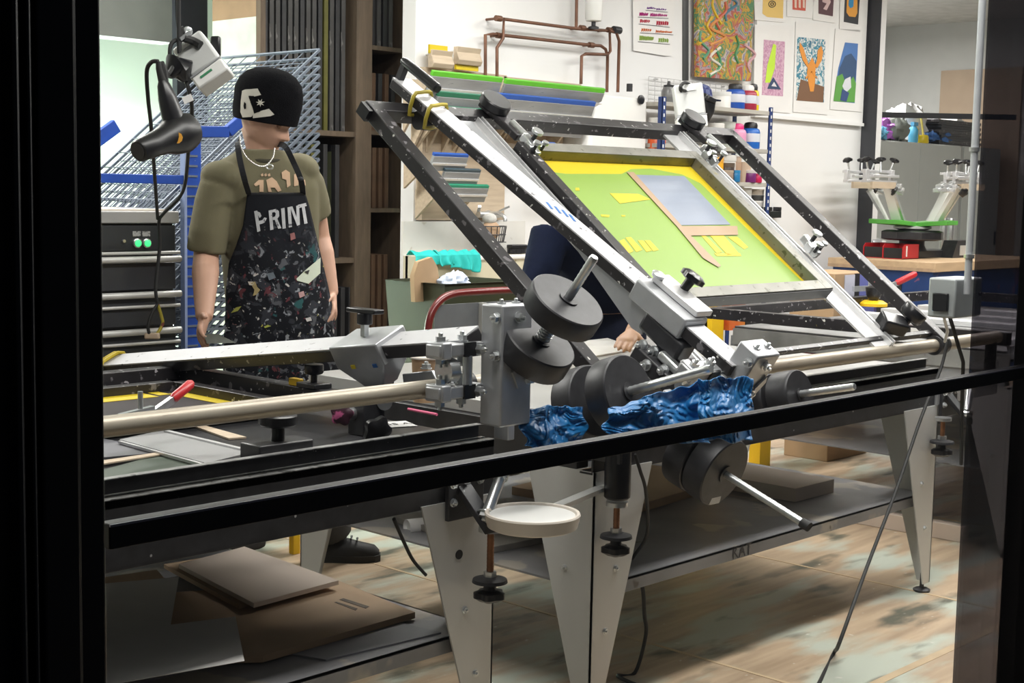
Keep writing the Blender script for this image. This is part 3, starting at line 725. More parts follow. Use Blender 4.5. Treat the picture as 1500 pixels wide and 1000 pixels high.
# squeegee rack: backing board with sloping brackets
rk = thing('squeegee_rack', at(700, 200, y=6.17), 'plywood wall rack with sloping brackets carrying the squeegees', 'rack')
a, b = at(617, 98, y=6.17), at(735, 322, y=6.17)
MB().bb(a.x, b.x, 6.15, 6.198, b.z, a.z).build('back_board', M['wood'], rk)
a2, b2 = at(735, 112, y=6.17), at(846, 215, y=6.17)
MB().bb(a2.x, b2.x, 6.15, 6.198, b2.z, a2.z).build('back_board', M['wood'], rk)
sq_rows = []
cols = {'lime': (.12, .50, .03), 'blue': (.02, .09, .40), 'dkgreen': (.02, .16, .09), 'green': (.02, .26, .15), 'slate': (.05, .08, .10)}
sq_m = {k: mat('blade_'+k, c, .4, var=.06) for k, c in cols.items()}
sq_body = mat('squeegee_holder', (.30, .31, .32), .5, .35, var=.22, scale=3, stretch=(1, 6, 6), specks=[(20, .68, (.10, .11, .12))])
names = [((632, 103), (734, 116), 'lime', 'longest squeegee with a lime green blade, top of the wall rack at the left'), ((739, 116), (884, 131), 'lime', 'squeegee with a lime green blade, top of the wall rack next to the water heater'),
         ((640, 134), (722, 142), 'dkgreen', 'squeegee with a dark green blade, second row at the left end of the rack'), ((725, 135), (870, 152), 'blue', 'long squeegee with a bright blue blade, second row of the rack'),
         ((648, 155), (716, 162), 'dkgreen', 'short squeegee with a dark green blade, third row at the left of the rack'), ((748, 165), (858, 176), 'green', 'squeegee with a sea green blade, third row of the rack by the heater'),
         ((634, 222), (684, 228), 'blue', 'short squeegee with a dull blue blade, seen under the raised bar'), ((650, 245), (702, 250), 'slate', 'short squeegee with a slate grey blade, below the dull blue one'), ((646, 268), (714, 273), 'green', 'short squeegee with a green blade, lowest on the rack above the basket'), ((778, 207), (812, 210), 'blue', 'short dark blue squeegee seen between the raised frame and the screen')]
for i, (p, q, c, lab) in enumerate(names):
    y = 5.90+.012*(i % 3); P0, P1 = at(*p, y=y), at(*q, y=y); P1.z = P0.z = (P0.z+P1.z)/2
    h = .17 if i < 4 else .12 if i < 6 else .10
    t = thing('squeegee', (P0+P1)/2, lab, 'squeegee', 'squeegees on the wall rack')
    dn = V((0, .42, -.907))*h
    nrm = V((0, -.907, -.42))*.02
    MB().prism([P0+dn*.12, P1+dn*.12, P1+dn, P0+dn], nrm).build('holder', sq_body, t, bevel=.002)
    MB().prism([P0+dn*.5+nrm, P1+dn*.5+nrm, P1+dn*.62+nrm, P0+dn*.62+nrm], nrm*.4).build('clamp_strip', M['alu'], t)
    MB().prism([P0-dn*.05-nrm*.2, P1-dn*.05-nrm*.2, P1+dn*.12-nrm*.2, P0+dn*.12-nrm*.2], nrm*1.1).build('blade', sq_m[c], t, bevel=.002)
    for k in range(2 if i > 3 else 4):
        x = P0.x+(P1.x-P0.x)*(.03+.80*k/(1 if i > 3 else 3)); zt = P0.z-.01
        MB().prism([(x, 6.15, zt-.02), (x, y+.03, zt-.035), (x, 6.15, zt-h*1.9)], (.018, 0, 0)).build('bracket', M['wood'], rk)
# two wooden squeegees hung over the top row
def wood_sq(u0, v0, u1, v1, yellow_up, lab):
    a, b = at(u0, v0, y=6.12), at(u1, v1, y=6.12); t = thing('squeegee', V(((a.x+b.x)/2, 6.12, b.z)), lab, 'squeegee')
    h = a.z-b.z
    z0, z1 = (b.z, b.z+h*.78) if yellow_up else (b.z+h*.22, a.z)
    MB().rings([[V((x, y, z)) for x, y in ((a.x, 6.13), (a.x, 6.13-d), (b.x, 6.13-d), (b.x, 6.13))] for z, d in ((z0, .035), (z0+h*.2, .05), (z0+h*.55, .028), (z1, .04))]).build('wooden_grip', M['wood'], t, bevel=.003)
    if yellow_up: MB().bb(a.x-.005, b.x-.03, 6.11, 6.125, z1-.02, a.z).build('blade', M['yellow_mesh'], t)
    else: MB().bb(a.x+.005, b.x-.005, 6.11, 6.125, b.z, z0+.02).build('blade', M['yellow_mesh'], t)
    MB().cyl((a.x+.05, 6.12, z1-.02), (a.x+.05, 6.2, z1-.02), .006).build('hook', M['zinc'], t)
wood_sq(629, 65, 659, 102, True, 'wooden squeegee with its yellow blade pointing up, above the rack')
wood_sq(666, 68, 700, 105, False, 'wooden squeegee with its yellow blade pointing down, above the rack')
# sink, splash board, tap, basket
yS = 5.96
a, b = at(622, 374, y=yS), at(800, 379, y=yS); zs = a.z-.01
sk = thing('utility_sink', ((a.x+b.x)/2, 6.05, 0), 'white utility sink with a cream stained front, below the squeegee rack', 'sink')
MB().bb(a.x, b.x, yS, yS+.06, zs-.03, zs).build('rim', M['white_plastic'], sk, bevel=.01)
sb_ = MB().bb(a.x, b.x, yS+.012, yS+.03, zs-.42, zs-.03)
sb_.bb(a.x, b.x, 6.10, 6.14, zs-.42, zs); sb_.bb(a.x, a.x+.03, yS+.02, 6.12, zs-.42, zs); sb_.bb(b.x-.03, b.x, yS+.02, 6.12, zs-.42, zs); sb_.bb(a.x, b.x, yS+.02, 6.12, zs-.42, zs-.38)
sb_.build('basin', mat('stained_enamel', (.60, .56, .42), .5, var=.1, scale=6, specks=[(14, .7, (.35, .3, .2))]), sk)
for x in (a.x+.05, b.x-.05):
    for y in (yS+.06, 6.11): MB().bb(x-.02, x+.02, y-.02, y+.02, 0, zs-.42).build('leg', M['steel'], sk)
MB().bb(a.x, b.x, 6.142, 6.16, zs, at(640, 324, y=6.14).z).build('splash_board', mat('splash_white', (.70, .69, .66), .5, var=.08, scale=4, specks=[(10, .68, (.5, .46, .4))]), sk)
q = at(716, 314, y=6.13)
fa = thing('wall_tap', q, 'chrome wall tap with two levers over the sink', 'tap')
f_ = MB().cyl(q-EX*.09, q+EX*.09, .02, .02, 14); f_.cyl(q, q+V((0, .06, 0)), .025)
f_.build('tap_body', M['zinc'], fa)
MB().tube(bezier([q, q+V((.01, -.06, .01)), q+V((.02, -.11, -.01)), q+V((.02, -.12, -.04))], 5), .012, 10).build('spout', M['zinc'], fa)
for s in (-1, 1): MB().bar(q+EX*(.09*s)+EZ*.02, q+V((.13*s, -.05, .05)), .018, .012).build('lever', M['zinc'], fa)
q = at(722, 341, y=6.06)
bk = thing('wire_basket', q, 'black wire soap basket holding a scrubber, fixed over the sink', 'basket')
w_ = MB()
for z, k in ((-.055, .8), (-.01, .95), (.04, 1.0)):
    w_.tube([q+V((.10*k*cos(t), .06*k*sin(t), z)) for t in [2*pi*i/20 for i in range(20)]], .0035, 5, closed=True)
for i in range(14):
    t = 2*pi*i/14; w_.tube([q+V((.08*cos(t), .048*sin(t), -.055)), q+V((.10*cos(t), .06*sin(t), .04))], .003, 5)
for i in range(-3, 4): w_.tube([q+V((.025*i, -.04, -.055)), q+V((.025*i, .04, -.055))], .003, 4)
w_.cyl(q+V((0, .06, .0)), q+V((0, .14, .0)), .006)
w_.build('wire_cage', M['iron'], bk)
single('scrubber', MB().ball(q+V((-.02, 0, .015)), (.07, .045, .06)), mat('tan_scrubber', (.55, .38, .25), .9, bump=.5, bscale=60), q+V((-.02, 0, -.04)), 'tan scrubbing sponge heaped in the wire basket', 'sponge')
single('scrubber', MB().ball(q+V((-.03, .0, .085)), (.05, .04, .035)), mat('white_scrubber', (.62, .62, .60), .9, bump=.5, bscale=80), q+V((-.03, 0, .06)), 'whitish scrubbing pad on top of the tan sponge', 'sponge')
q = at(762, 352, y=6.06)
br = thing('scrubbing_brush', V((q.x, q.y, zs)), 'dark scrubbing brush standing at the back of the sink', 'brush')
MB().bb(q.x-.07, q.x+.07, 6.06, 6.11, zs+.03, zs+.055).build('brush_back', M['plastic_black'], br, bevel=.006)
b_ = MB()
for i in range(14):
    for j in range(4): b_.cyl((q.x-.065+.01*i, 6.066+.012*j, zs-.0), (q.x-.065+.01*i, 6.066+.012*j, zs+.032), .0035, .0035, 5)
tag(b_.build('bristles', M['iron'], br), kind='stuff')
# turquoise cloths hung over the sink edge
def cloth(u0, u1, vt, vb, seed, lab, m):
    a, b = at(u0, vt, y=yS-.02), at(u1, vt, y=yS-.02); zb_ = at((u0+u1)/2, vb, y=yS-.03).z; rnd = random.Random(seed); ph = rnd.random()*6
    def fn(i, j):
        # j 0..1 : from behind the rim, over it, down the front
        x = a.x+(b.x-a.x)*i+.012*sin(j*5+ph)*j
        L = j*1.0
        if L < .3: y, z = yS+.05-L/.3*.05, zs+.012+.012*sin(i*9+ph)*(L/.3)+.02*sin(pi*L/.3)
        else:
            k = (L-.3)/.7; y, z = yS-.014-.012*sin(i*11+ph)*k-.008*k-.012, zs+.010-(zs-zb_)*k*(1+.10*sin(i*4+ph))
        return V((x, y, z))
    return single('cleaning_cloth', MB().sheet(fn, 24, 16), m, V(((a.x+b.x)/2, yS, zs)), lab, 'cloth', 'turquoise cloths over the sink edge', solid=.004)
for k, (u0, u1, vt, vb, lab) in enumerate(((608, 646, 364, 392, 'turquoise cloth with a puffed top, leftmost on the sink edge'), (643, 664, 366, 391, 'narrow flat turquoise cloth, second from the left on the sink edge'), (658, 684, 367, 396, 'turquoise cloth with a slanting hem, third from the left on the sink edge'), (681, 702, 370, 399, 'turquoise cloth at the right end, beside the dark diagonal bar'))):
    cloth(u0, u1, vt, vb, k+3, lab, M['turq'])
# bin with rubbish, red-tubed trolley before it in place of a window reflection
yB = 5.1
a, b = at(572, 408, y=yB+.40), at(765, 421, y=yB)
bn = thing('waste_bin', ((a.x+b.x)/2, 5.3, 0), 'olive green waste bin full of cardboard and bags, below the sink', 'bin')
zr = at(660, 416, y=yB).z
q_ = MB()
def bring(s, z, inn=0.): return [V((a.x+s+inn, yB+s+inn, z)), V((b.x-s-inn, yB+s+inn, z)), V((b.x-s-inn, yB+.44-s-inn, z)), V((a.x+s+inn, yB+.44-s-inn, z))]
q_.rings([bring(.06, .03), bring(.0, zr), bring(-.015, zr), bring(-.015, zr-.03+.03), bring(0, zr, .015), bring(.06, .06, .015)], caps=False)
q_.add(bring(.06, .04), [(0, 1, 2, 3)])
for i in range(len(q_.sm)): q_.sm[i] = False
q_.build('bin_body', M['olive'], bn)
for x in (a.x+.1, b.x-.1):
    for y in (yB+.1, yB+.34): MB().lathe([(.03, 0), (.03, .04)], (x, y, 0), 12).build('castor', M['rubber'], bn)
c0 = at(630, 412, y=yB+.15)
single('cardboard_scrap', MB().prism([c0+V((-.1, 0, -.1)), c0+V((.10, .02, -.1)), c0+V((.07, .02, .07)), c0+V((.02, .01, .12)), c0+V((-.08, 0, .10)), c0+V((-.11, 0, .03))], (.0, .03, 0)), M['card'], c0-EZ*.1, 'torn brown cardboard sticking out of the olive bin', 'cardboard')
c0 = at(664, 414, y=yB+.12)
def crum(c, r, seed, sq=1., n=2.2):
    m = MB().ball(c, r, 20, 12)
    for i, p in enumerate(m.v):
        d = p-V(c); k = 1+.55*noise.noise(d*n*4/max(r)+V((seed, 0, 0))); m.v[i] = V(c)+d*k
    return m
single('crumpled_bag', crum(c0, (.09, .06, .05), 4), mat('white_bag', (.60, .68, .82), .4, var=.1), c0-EZ*.05, 'crumpled white and blue plastic bag on top of the olive bin', 'bag')
yT = 4.72
t_ = thing('reflection_prop', at(700, 520, y=yT), 'low trolley with a bent dark red tube handle and grey mesh panel, in place of a reflection', 'prop')
pz = [at(u, v, y=yT) for u, v in ((625, 560), (626, 500), (630, 465), (642, 443), (662, 431), (700, 427), (765, 424))]
zt = pz[-1].z
tb = bezier(pz, 6)+[V((pz[-1].x+.25, yT, zt)), V((pz[-1].x+.33, yT, zt-.04)), V((pz[-1].x+.36, yT, zt-.14)), V((pz[-1].x+.36, yT, .08))]
tb = [V((pz[0].x, yT, .08))]+tb
MB().tube(tb, .018, 10).build('tube_frame', mat('dark_red_tube', (.14, .012, .012), .3, coat=.5), t_)
a, b = at(640, 440, y=yT+.03), at(760, 560, y=yT+.03)
MB().bb(a.x-.02, pz[-1].x+.30, yT+.02, yT+.03, .25, a.z-.02).build('panel', mat('prop_panel', (.14, .15, .16), .5, var=.15), t_)
MB().bb(at(706, 440, y=yT).x, at(712, 440, y=yT).x, yT-.005, yT+.02, .25, a.z-.02).build('strut', M['steel'], t_)
MB().bb(pz[0].x, pz[-1].x+.36, yT, yT+.35, .08, .12).build('deck', M['iron'], t_)
for x in (pz[0].x+.04, pz[-1].x+.30):
    for y in (yT+.04, yT+.30): MB().cyl((x-.012, y, .04), (x+.012, y, .04), .04, .04, 16).build('castor', M['rubber'], t_)
# ---------------------------------------------------------------- paint shelves and what stands on them
yF = 5.82
x0, x1 = at(973, 156, y=yF).x, at(1130, 165, y=yF).x
zsh = [at(1127, v, y=yF).z for v in (163, 219, 268, 320)]
zsh += [zsh[-1]-.45, .12]
ps = thing('paint_shelving', ((x0+x1)/2, 6.0, 0), 'boltless shelving with slotted navy posts, loaded with paint bottles', 'shelving')
slot_blue = mat('navy_post_blue', (.02, .045, .17), .45, var=.1)
for x in (x0, x1):
    for y in (yF, 6.13):
        b_ = MB().bb(x-.02, x+.02, y, y+.004, 0, zsh[0]+.03); b_.bb(x-.02 if x == x0 else x+.016, x-.016 if x == x0 else x+.02, y, y+.035, 0, zsh[0]+.03)
        po = b_.build('post', slot_blue, ps)
        if y == yF:
            sl_ = MB()
            z = .1
            while z < zsh[0]: sl_.bb(x-.006, x+.006, y-.0015, y+.001, z, z+.022); z += .05
            sl_.build('slots', M['white_plastic'], po)
for z in zsh: MB().bb(x0, x1, yF+.005, 6.14, z-.028, z).build('shelf_board', mat('shelf_board', (.42, .40, .36), .6, var=.15, scale=3, stretch=(1, 8, 8)), ps, bevel=.002)
b_ = at(1040, 180, y=yF); MB().prism([(b_.x-.03, yF+.03, zsh[0]-.028), (b_.x+.03, yF+.03, zsh[0]-.028), (b_.x+.018, yF+.03, zsh[0]-.12), (b_.x-.018, yF+.03, zsh[0]-.12)], (0, .02, 0)).build('gusset', M['iron'], ps)
cache = {}
def cm(c, rough=.35):
    k = tuple(round(x, 3) for x in c)
    if k not in cache: cache[k] = mat('paint_%d' % len(cache), k, rough, var=.04)
    return cache[k]
def bottle(u0, u1, vt, shelf, body, cap, lab, y=None, label=True, style='bottle'):
    y = yF+.10 if y is None else y
    a, b = at(u0, vt, y=y), at(u1, vt, y=y); z0 = zsh[shelf]; h = a.z-z0; r = (b.x-a.x)/2; c = V(((a.x+b.x)/2, y, z0))
    t = thing('paint_bottle' if style != 'jar' else 'paint_jar', c, lab, 'bottle' if style != 'jar' else 'jar', 'paint pots on the shelving')
    if style == 'bottle':
        MB().lathe([(r*.92, 0), (r, .008), (r, h*.62), (r*.9, h*.72), (r*.75, h*.76)], c, 18).build('body', cm(body), t)
        MB().lathe([(r*.70, h*.75), (r*.72, h*.88), (r*.6, h*.97), (r*.3, h)], c, 14).build('cap', cm(cap), t)
        if label: MB().lathe([(r*1.01, h*.26), (r*1.015, h*.27), (r*1.015, h*.56), (r*1.01, h*.57)], c, 18).build('label', cm((.66, .68, .74)), t)
    elif style == 'jar':
        MB().lathe([(r*.93, 0), (r, .006), (r, h*.74), (r*.96, h*.78)], c, 18).build('body', cm(body), t)
        MB().lathe([(r*1.02, h*.76), (r*1.04, h*.80), (r*1.04, h*.98), (r*.98, h)], c, 18).build('lid', cm(cap), t)
    else:
        MB().lathe([(r*.78, 0), (r, h*.96), (r*1.04, h), (r*.97, h), (r*.9, h*.9)], c, 18).build('body', cm(body), t)
    return t
W_ = (.78, .77, .74); K_ = (.02, .02, .022)
bottle(1069, 1086, 121, 0, (.02, .09, .42), K_, 'cobalt blue paint bottle with a black cap on the top shelf')
bottle(1086, 1103, 123, 0, (.38, .03, .06), W_, 'crimson paint bottle with a white cap on the top shelf')
bottle(1099, 1109, 122, 0, (.80, .62, .01), K_, 'yellow paint bottle half hidden behind the crimson one', y=yF+.20)
bottle(1050, 1068, 134, 0, (.80, .78, .75), (.8, .8, .78), 'white square-shouldered tub beside the cobalt bottle', style='jar', y=yF+.16)
bottle(1072, 1088, 180, 1, (.72, .32, .50), (.75, .03, .2), 'pink paint bottle on the second shelf', label=False)
bottle(1086, 1096, 184, 1, (.06, .20, .08), (.3, .3, .3), 'dark green jar between the pink and blue bottles', style='jar', y=yF+.2)
bottle(1092, 1108, 178, 1, (.02, .14, .52), K_, 'blue paint bottle at the right end of the second shelf')
bottle(1042, 1056, 180, 1, (.55, .55, .5), W_, 'white-lidded glass jar on the second shelf, left of the tin', style='jar')
bottle(1054, 1072, 178, 1, (.45, .47, .42), (.6, .62, .58), 'wide pale tin on the second shelf beside the pink bottle', style='jar', y=yF+.16)
bottle(955, 970, 172, 1, (.62, .12, .05), W_, 'red tub with a white lid, left end of the second shelf', style='jar')
bottle(954, 970, 203, 2, (.70, .66, .6), (.72, .12, .03), 'cream tub with an orange-red lid, left end of the third shelf', style='jar')
bottle(1040, 1068, 226, 2, (.62, .61, .58), (.7, .69, .66), 'wide white paint tub under the raised corner', style='jar', y=yF+.14)
bottle(1048, 1057, 230, 2, (.78, .38, .02), (.7, .35, .05), 'amber paint pot on the third shelf', style='jar', y=yF+.05)
bottle(1057, 1071, 238, 2, (.05, .035, .03), (.12, .09, .07), 'nearly black paint pot on the third shelf', style='jar', y=yF+.05)
bottle(1071, 1082, 229, 2, (.42, .28, .19), (.52, .38, .28), 'brown paint pot with a tan lid on the third shelf', style='jar', y=yF+.09)
bottle(1082, 1096, 237, 2, (.60, .46, .35), W_, 'tall tan paper cup on the third shelf', style='cup', y=yF+.08)
bottle(1071, 1081, 249, 2, (.02, .18, .40), (.03, .22, .45), 'small teal blue pot at the front of the third shelf', style='jar', y=yF+.03)
bottle(1058, 1070, 249, 2, (.30, .22, .17), (.45, .36, .28), 'small brown pot at the front of the third shelf', style='jar', y=yF+.03)
bottle(1094, 1104, 249, 2, (.16, .02, .14), (.6, .55, .55), 'small plum purple pot on the third shelf', style='jar', y=yF+.03)
bottle(1104, 1113, 254, 2, (.5, .01, .08), (.55, .02, .1), 'small crimson pot at the end of the third shelf', style='jar', y=yF+.03)
bottle(1079, 1087, 273, 3, (.74, .73, .7), W_, 'slim white tub on the fourth shelf', style='jar', y=yF+.12)
bottle(1086, 1097, 275, 3, (.55, .56, .60), W_, 'pale grey tub on the fourth shelf', style='jar')
z = zsh[3]
for k, (c, l) in enumerate((((.30, .30, .31), 'grey tin, bottom of the stack of tins'), ((.10, .10, .10), 'black tin, second from the bottom of the stack'), ((.62, .60, .58), 'white tin, third from the bottom of the stack'), ((.06, .06, .06), 'dark tin, fourth from the bottom of the stack'), ((.52, .45, .38), 'tan-lidded tin, topmost of the stack'))):
    a, b = at(1099, 300, y=yF+.1), at(1113, 300, y=yF+.1); r = (b.x-a.x)/2; h = .042
    t = thing('ink_tin', ((a.x+b.x)/2, yF+.1, z), l+' on the fourth shelf', 'tin', 'stacked tins on the fourth shelf')
    MB().lathe([(r*.97, 0), (r, .004), (r, h*.75)], t.location, 18).build('body', cm(c), t); MB().lathe([(r*1.04, h*.72), (r*1.04, h-.002), (r*.95, h-.001)], t.location, 18).build('lid', cm(tuple(min(1, x*1.3) for x in c)), t)
    z += h
# grey squeeze bottle and cap on the top shelf
a = at(979, 150, y=yF+.1); c = V((a.x, a.y, zsh[0])); h = at(978, 121, y=yF+.1).z-zsh[0]
t = thing('squeeze_bottle', c, 'smoky grey squeeze bottle with a black nozzle at the left of the top shelf', 'bottle')
MB().lathe([(.045, 0), (.048, .01), (.048, h*.6), (.035, h*.8), (.02, h*.85)], c, 20).build('body', mat('smoky_plastic', (.16, .16, .16), .3), t)
MB().lathe([(.036, h*.78), (.036, h*.88), (.012, h*.92), (.009, h*1.08)], c, 16).build('nozzle_cap', M['plastic_black'], t)
q = at(1025, 140, y=yF+.02); c = V((q.x, q.y, zsh[0]))
t = thing('baseball_cap', c, 'navy checked cap with a dark brim on the top shelf', 'cap')
hd = MB()
rs = [[c+V((.085*cos(a)*k, .085*sin(a)*k, zz)) for a in [2*pi*i/24 for i in range(24)]] for k, zz in ((1, .035), (1, .07), (.92, .10), (.7, .125), (.35, .138), (.03, .14))]
hd.rings(rs)
def plaid():
    m = mat('navy_check', (.02, .03, .12), .8); nt = m.node_tree; bs = nt.nodes['Principled BSDF']
    ck = _n(nt, 'ShaderNodeTexChecker'); ck.inputs['Scale'].default_value = 30; ck.inputs[1].default_value = (.02, .03, .13, 1); ck.inputs[2].default_value = (.10, .12, .25, 1)
    tc = _n(nt, 'ShaderNodeTexCoord'); nt.links.new(tc.outputs['Object'], ck.inputs['Vector']); nt.links.new(ck.outputs[0], bs.inputs['Base Color']); return m
hd.build('crown', plaid(), t)
MB().prism([c+V((.05+.11*sin(a)*.9, -.06-.08*cos(a)*.5, .03)) for a in [pi*i/10 for i in range(11)]], (0, 0, .008)).build('brim', M['navy'], t)
MB().cyl(c, c+EZ*.04, .05, .06, 16).build('stand', M['plastic_black'], t)
# wire grid on the wall behind the bottles
a, b = at(950, 110, y=6.17), at(1072, 163, y=6.17)
g = MB()
for i in range(15): x = a.x+(b.x-a.x)*i/14; g.cyl((x, 6.168, b.z), (x, 6.168, a.z-.01), .0025, .0025, 5)
for i in range(7): z = b.z+(a.z-b.z-.01)*i/6; g.cyl((a.x, 6.166, z), (b.x, 6.166, z), .0025, .0025, 5)
for x in (a.x+.1, b.x-.1): g.cyl((x, 6.166, a.z-.02), (x, 6.2, a.z-.02), .006)
single('wire_grid_panel', g, mat('white_wire', (.55, .55, .55), .4), V(((a.x+b.x)/2, 6.168, b.z)), 'white wire grid panel on the wall behind the top shelf', 'grid')
# black holder low on the wall
a, b = at(1127, 303, y=6.15), at(1143, 319, y=6.15)
t = thing('wall_holder', V(((a.x+b.x)/2, 6.19, b.z)), 'small black plastic holder on the white wall right of the shelving', 'holder')
MB().bb(a.x, b.x, 6.14, 6.2, b.z, a.z-.03).build('body', M['plastic_black'], t, bevel=.004)
for x in (a.x, b.x-.03): MB().bb(x, x+.03, 6.14, 6.2, a.z-.03, a.z).build('prong', M['plastic_black'], t, bevel=.004)
# dark thin conduits on the wall
q = at(1015, 112, y=6.18)
struct('trim_7', MB().cyl((q.x, 6.18, q.z), (q.x, 6.18, 3.5), .013), mat('brown_conduit', (.16, .10, .08), .5))
# ---------------------------------------------------------------- prints on the wall
yW = 6.163
def art(px, lab, m_paper=None, name='art_print', grp='prints pinned to the wall board', y=yW):
    P = [at(u, v, y=y) for u, v in px]; c = sum(P, V())/len(P); c.z = min(p.z for p in P)
    t = thing(name, c, lab, 'picture', grp)
    MB().prism(P, (0, .003, 0)).build('sheet', m_paper or M['paper'], t)
    return t
def ink(t, px, m, k=1, y=yW, name='printed_shape'):
    P = [at(u, v, y=y-.0012*k) for u, v in px]
    return MB().prism(P, (0, .0008, 0)).build(name, m, t)
def R4(u0, v0, u1, v1, s=.06): return [(u0, v0), (u1, v0+(u1-u0)*s), (u1, v1+(u1-u0)*s), (u0, v1)]
def multi(name, cols, scale, rough=.6, dist=0.):
    m = bpy.data.materials.new(name); m.use_nodes = True; nt = m.node_tree; L = nt.links.new
    tc = _n(nt, 'ShaderNodeTexCoord'); nz = _n(nt, 'ShaderNodeTexNoise'); nz.inputs['Scale'].default_value = scale; nz.inputs['Detail'].default_value = 5; nz.inputs['Distortion'].default_value = dist
    L(tc.outputs['Object'], nz.inputs['Vector']); rp = _n(nt, 'ShaderNodeValToRGB'); rp.color_ramp.interpolation = 'CONSTANT'
    n = len(cols)
    while len(rp.color_ramp.elements) < n: rp.color_ramp.elements.new(.5)
    for i, c in enumerate(cols): rp.color_ramp.elements[i].position = .30+.40*i/n if i else 0; rp.color_ramp.elements[i].color = (*c, 1)
    L(nz.outputs['Fac'], rp.inputs[0]); L(rp.outputs[0], nt.nodes['Principled BSDF'].inputs['Base Color']); nt.nodes['Principled BSDF'].inputs['Roughness'].default_value = rough
    return m
cv = thing('canvas_painting', at(1063, 118, y=6.14), 'large abstract canvas in ochre, green and pink strokes', 'picture')
P = [at(u, v, y=6.13) for u, v in ((1022, -40), (1106, -36), (1100, 119), (1023, 112))]
MB().prism(P, (0, .035, 0)).build('canvas', multi('abstract_paint', [(.24, .20, .28), (.50, .46, .40), (.42, .27, .03), (.08, .22, .10), (.52, .30, .03), (.40, .10, .07), (.40, .26, .28), (.08, .24, .20), (.50, .33, .05)], 7, dist=1.2), cv)
rnd = random.Random(5)
for k, c in enumerate([(.08, .26, .10), (.66, .42, .03), (.60, .14, .08), (.75, .70, .62), (.10, .22, .30), (.64, .38, .42), (.08, .30, .14), (.70, .46, .03), (.12, .32, .2), (.7, .3, .1)]):
    u, v = 1030+rnd.random()*66, rnd.random()*100; pts = [at(u+rnd.uniform(-12, 12), v+dv, y=6.128) for dv in (-22, -8, 6, 18)]
    MB().tube(bezier(pts, 4), .011, 6).build('brush_stroke', cm(c, .5), cv)
t = art([(1104, -20), (1150, -18), (1149, 33), (1106, 29)], 'print of an ochre panel with a black spiral mark, top row left')
ink(t, [(1118, -15), (1148, -13), (1147, 27), (1124, 25), (1117, 20)], cm((.80, .55, .16), .6))
for r_ in (5, 2.2):
    P = [at(1131+r_*cos(a), 6+r_*.9*sin(a), y=yW-.0025) for a in [2*pi*i/20 for i in range(20)]]; MB().tube(P, .004, 5, closed=True).build('printed_shape', cm((.10, .08, .05), .6), t)
t = art([(1153, -20), (1194, -18), (1190, 27), (1153, 24)], 'print with a small red grid on white, top row second')
ink(t, [(1161, -12), (1181, -11), (1180, 16), (1161, 14)], cm((.62, .10, .06), .6))
for u in (1164, 1170, 1176): ink(t, [(u, -8), (u+3, -8), (u+3, 12), (u, 11)], cm((.78, .62, .52), .6), 2)
t = art([(1192, -20), (1227, -18), (1224, 34), (1191, 29)], 'print of a pale curling shape on maroon, top row third')
ink(t, [(1199, -14), (1222, -12), (1220, 24), (1199, 20)], cm((.10, .04, .05), .6))
ink(t, [(1204, -5), (1214, -8), (1217, 3), (1211, 15), (1206, 13), (1211, 5), (1205, 3)], cm((.70, .50, .50), .6), 2)
t = art([(1231, -16), (1264, -14), (1260, 47), (1230, 43)], 'print of an orange pot with blue on black, top row right')
ink(t, [(1238, -10), (1260, -9), (1257, 36), (1236, 32)], cm((.03, .03, .035), .6))
ink(t, [(1241, -6), (1256, -5), (1256, 19), (1253, 25), (1244, 24), (1240, 18)], cm((.80, .36, .05), .6), 2)
ink(t, [(1244, -6), (1251, -6), (1250, 10), (1246, 12), (1243, 8)], cm((.03, .28, .55), .6), 3)
t = art([(1106, 36), (1162, 38), (1158, 166), (1104, 161)], 'print of a lime green leaf over a navy triangle on pink, bottom row left')
ink(t, [(1119, 58), (1150, 61), (1147, 141), (1116, 139)], multi('pink_mottle', [(.60, .34, .48), (.68, .44, .56), (.52, .26, .40), (.66, .42, .54)], 30))
ink(t, [(1133, 64), (1137, 66), (1135, 100), (1128, 121), (1121, 121), (1124, 96)], cm((.55, .80, .05), .6), 2)
ink(t, [(1133, 113), (1144, 131), (1124, 130), (1127, 123)], cm((.03, .06, .14), .6), 3)
ink(t, [(1134, 120), (1138, 127), (1130, 126)], cm((.75, .72, .76), .6), 4)
t = art([(1166, 32), (1216, 34), (1212, 168), (1162, 164)], 'print of an orange lobster over blue leaves and a brown box, bottom row middle')
ink(t, [(1168, 54), (1209, 58), (1207, 150), (1166, 147)], multi('blue_leaf', [(.04, .16, .26), (.70, .74, .74), (.05, .24, .34), (.74, .76, .74), (.04, .18, .3)], 16, dist=.8))
ink(t, [(1173, 116), (1207, 127), (1206, 150), (1167, 147)], cm((.20, .10, .05), .6), 2)
o_ = cm((.78, .30, .04), .6)
ink(t, [(1184, 95), (1190, 84), (1195, 96), (1194, 120), (1192, 134), (1187, 134), (1184, 120), (1182, 106)], o_, 3)
ink(t, [(1172, 62), (1177, 70), (1181, 84), (1185, 96), (1183, 99), (1176, 88), (1171, 72)], o_, 4)
ink(t, [(1203, 67), (1206, 76), (1204, 88), (1197, 100), (1194, 97), (1197, 88), (1198, 74)], o_, 4)
for du in (-8, -5, 6, 9): ink(t, [(1189, 104), (1190, 107), (1189+du, 116), (1188+du, 113)], o_, 4)
t = art([(1224, 42), (1263, 44), (1262, 164), (1216, 160)], 'print of snowy blue mountains and green slopes, bottom row right')
ink(t, [(1238, 62), (1257, 64), (1252, 151), (1221, 148), (1228, 100)], cm((.08, .20, .50), .6))  # left edge slants to leave paper bare where glare covers it
ink(t, [(1238, 82), (1247, 78), (1255, 90), (1253, 120), (1227, 120), (1230, 100)], cm((.04, .09, .20), .6), 2)
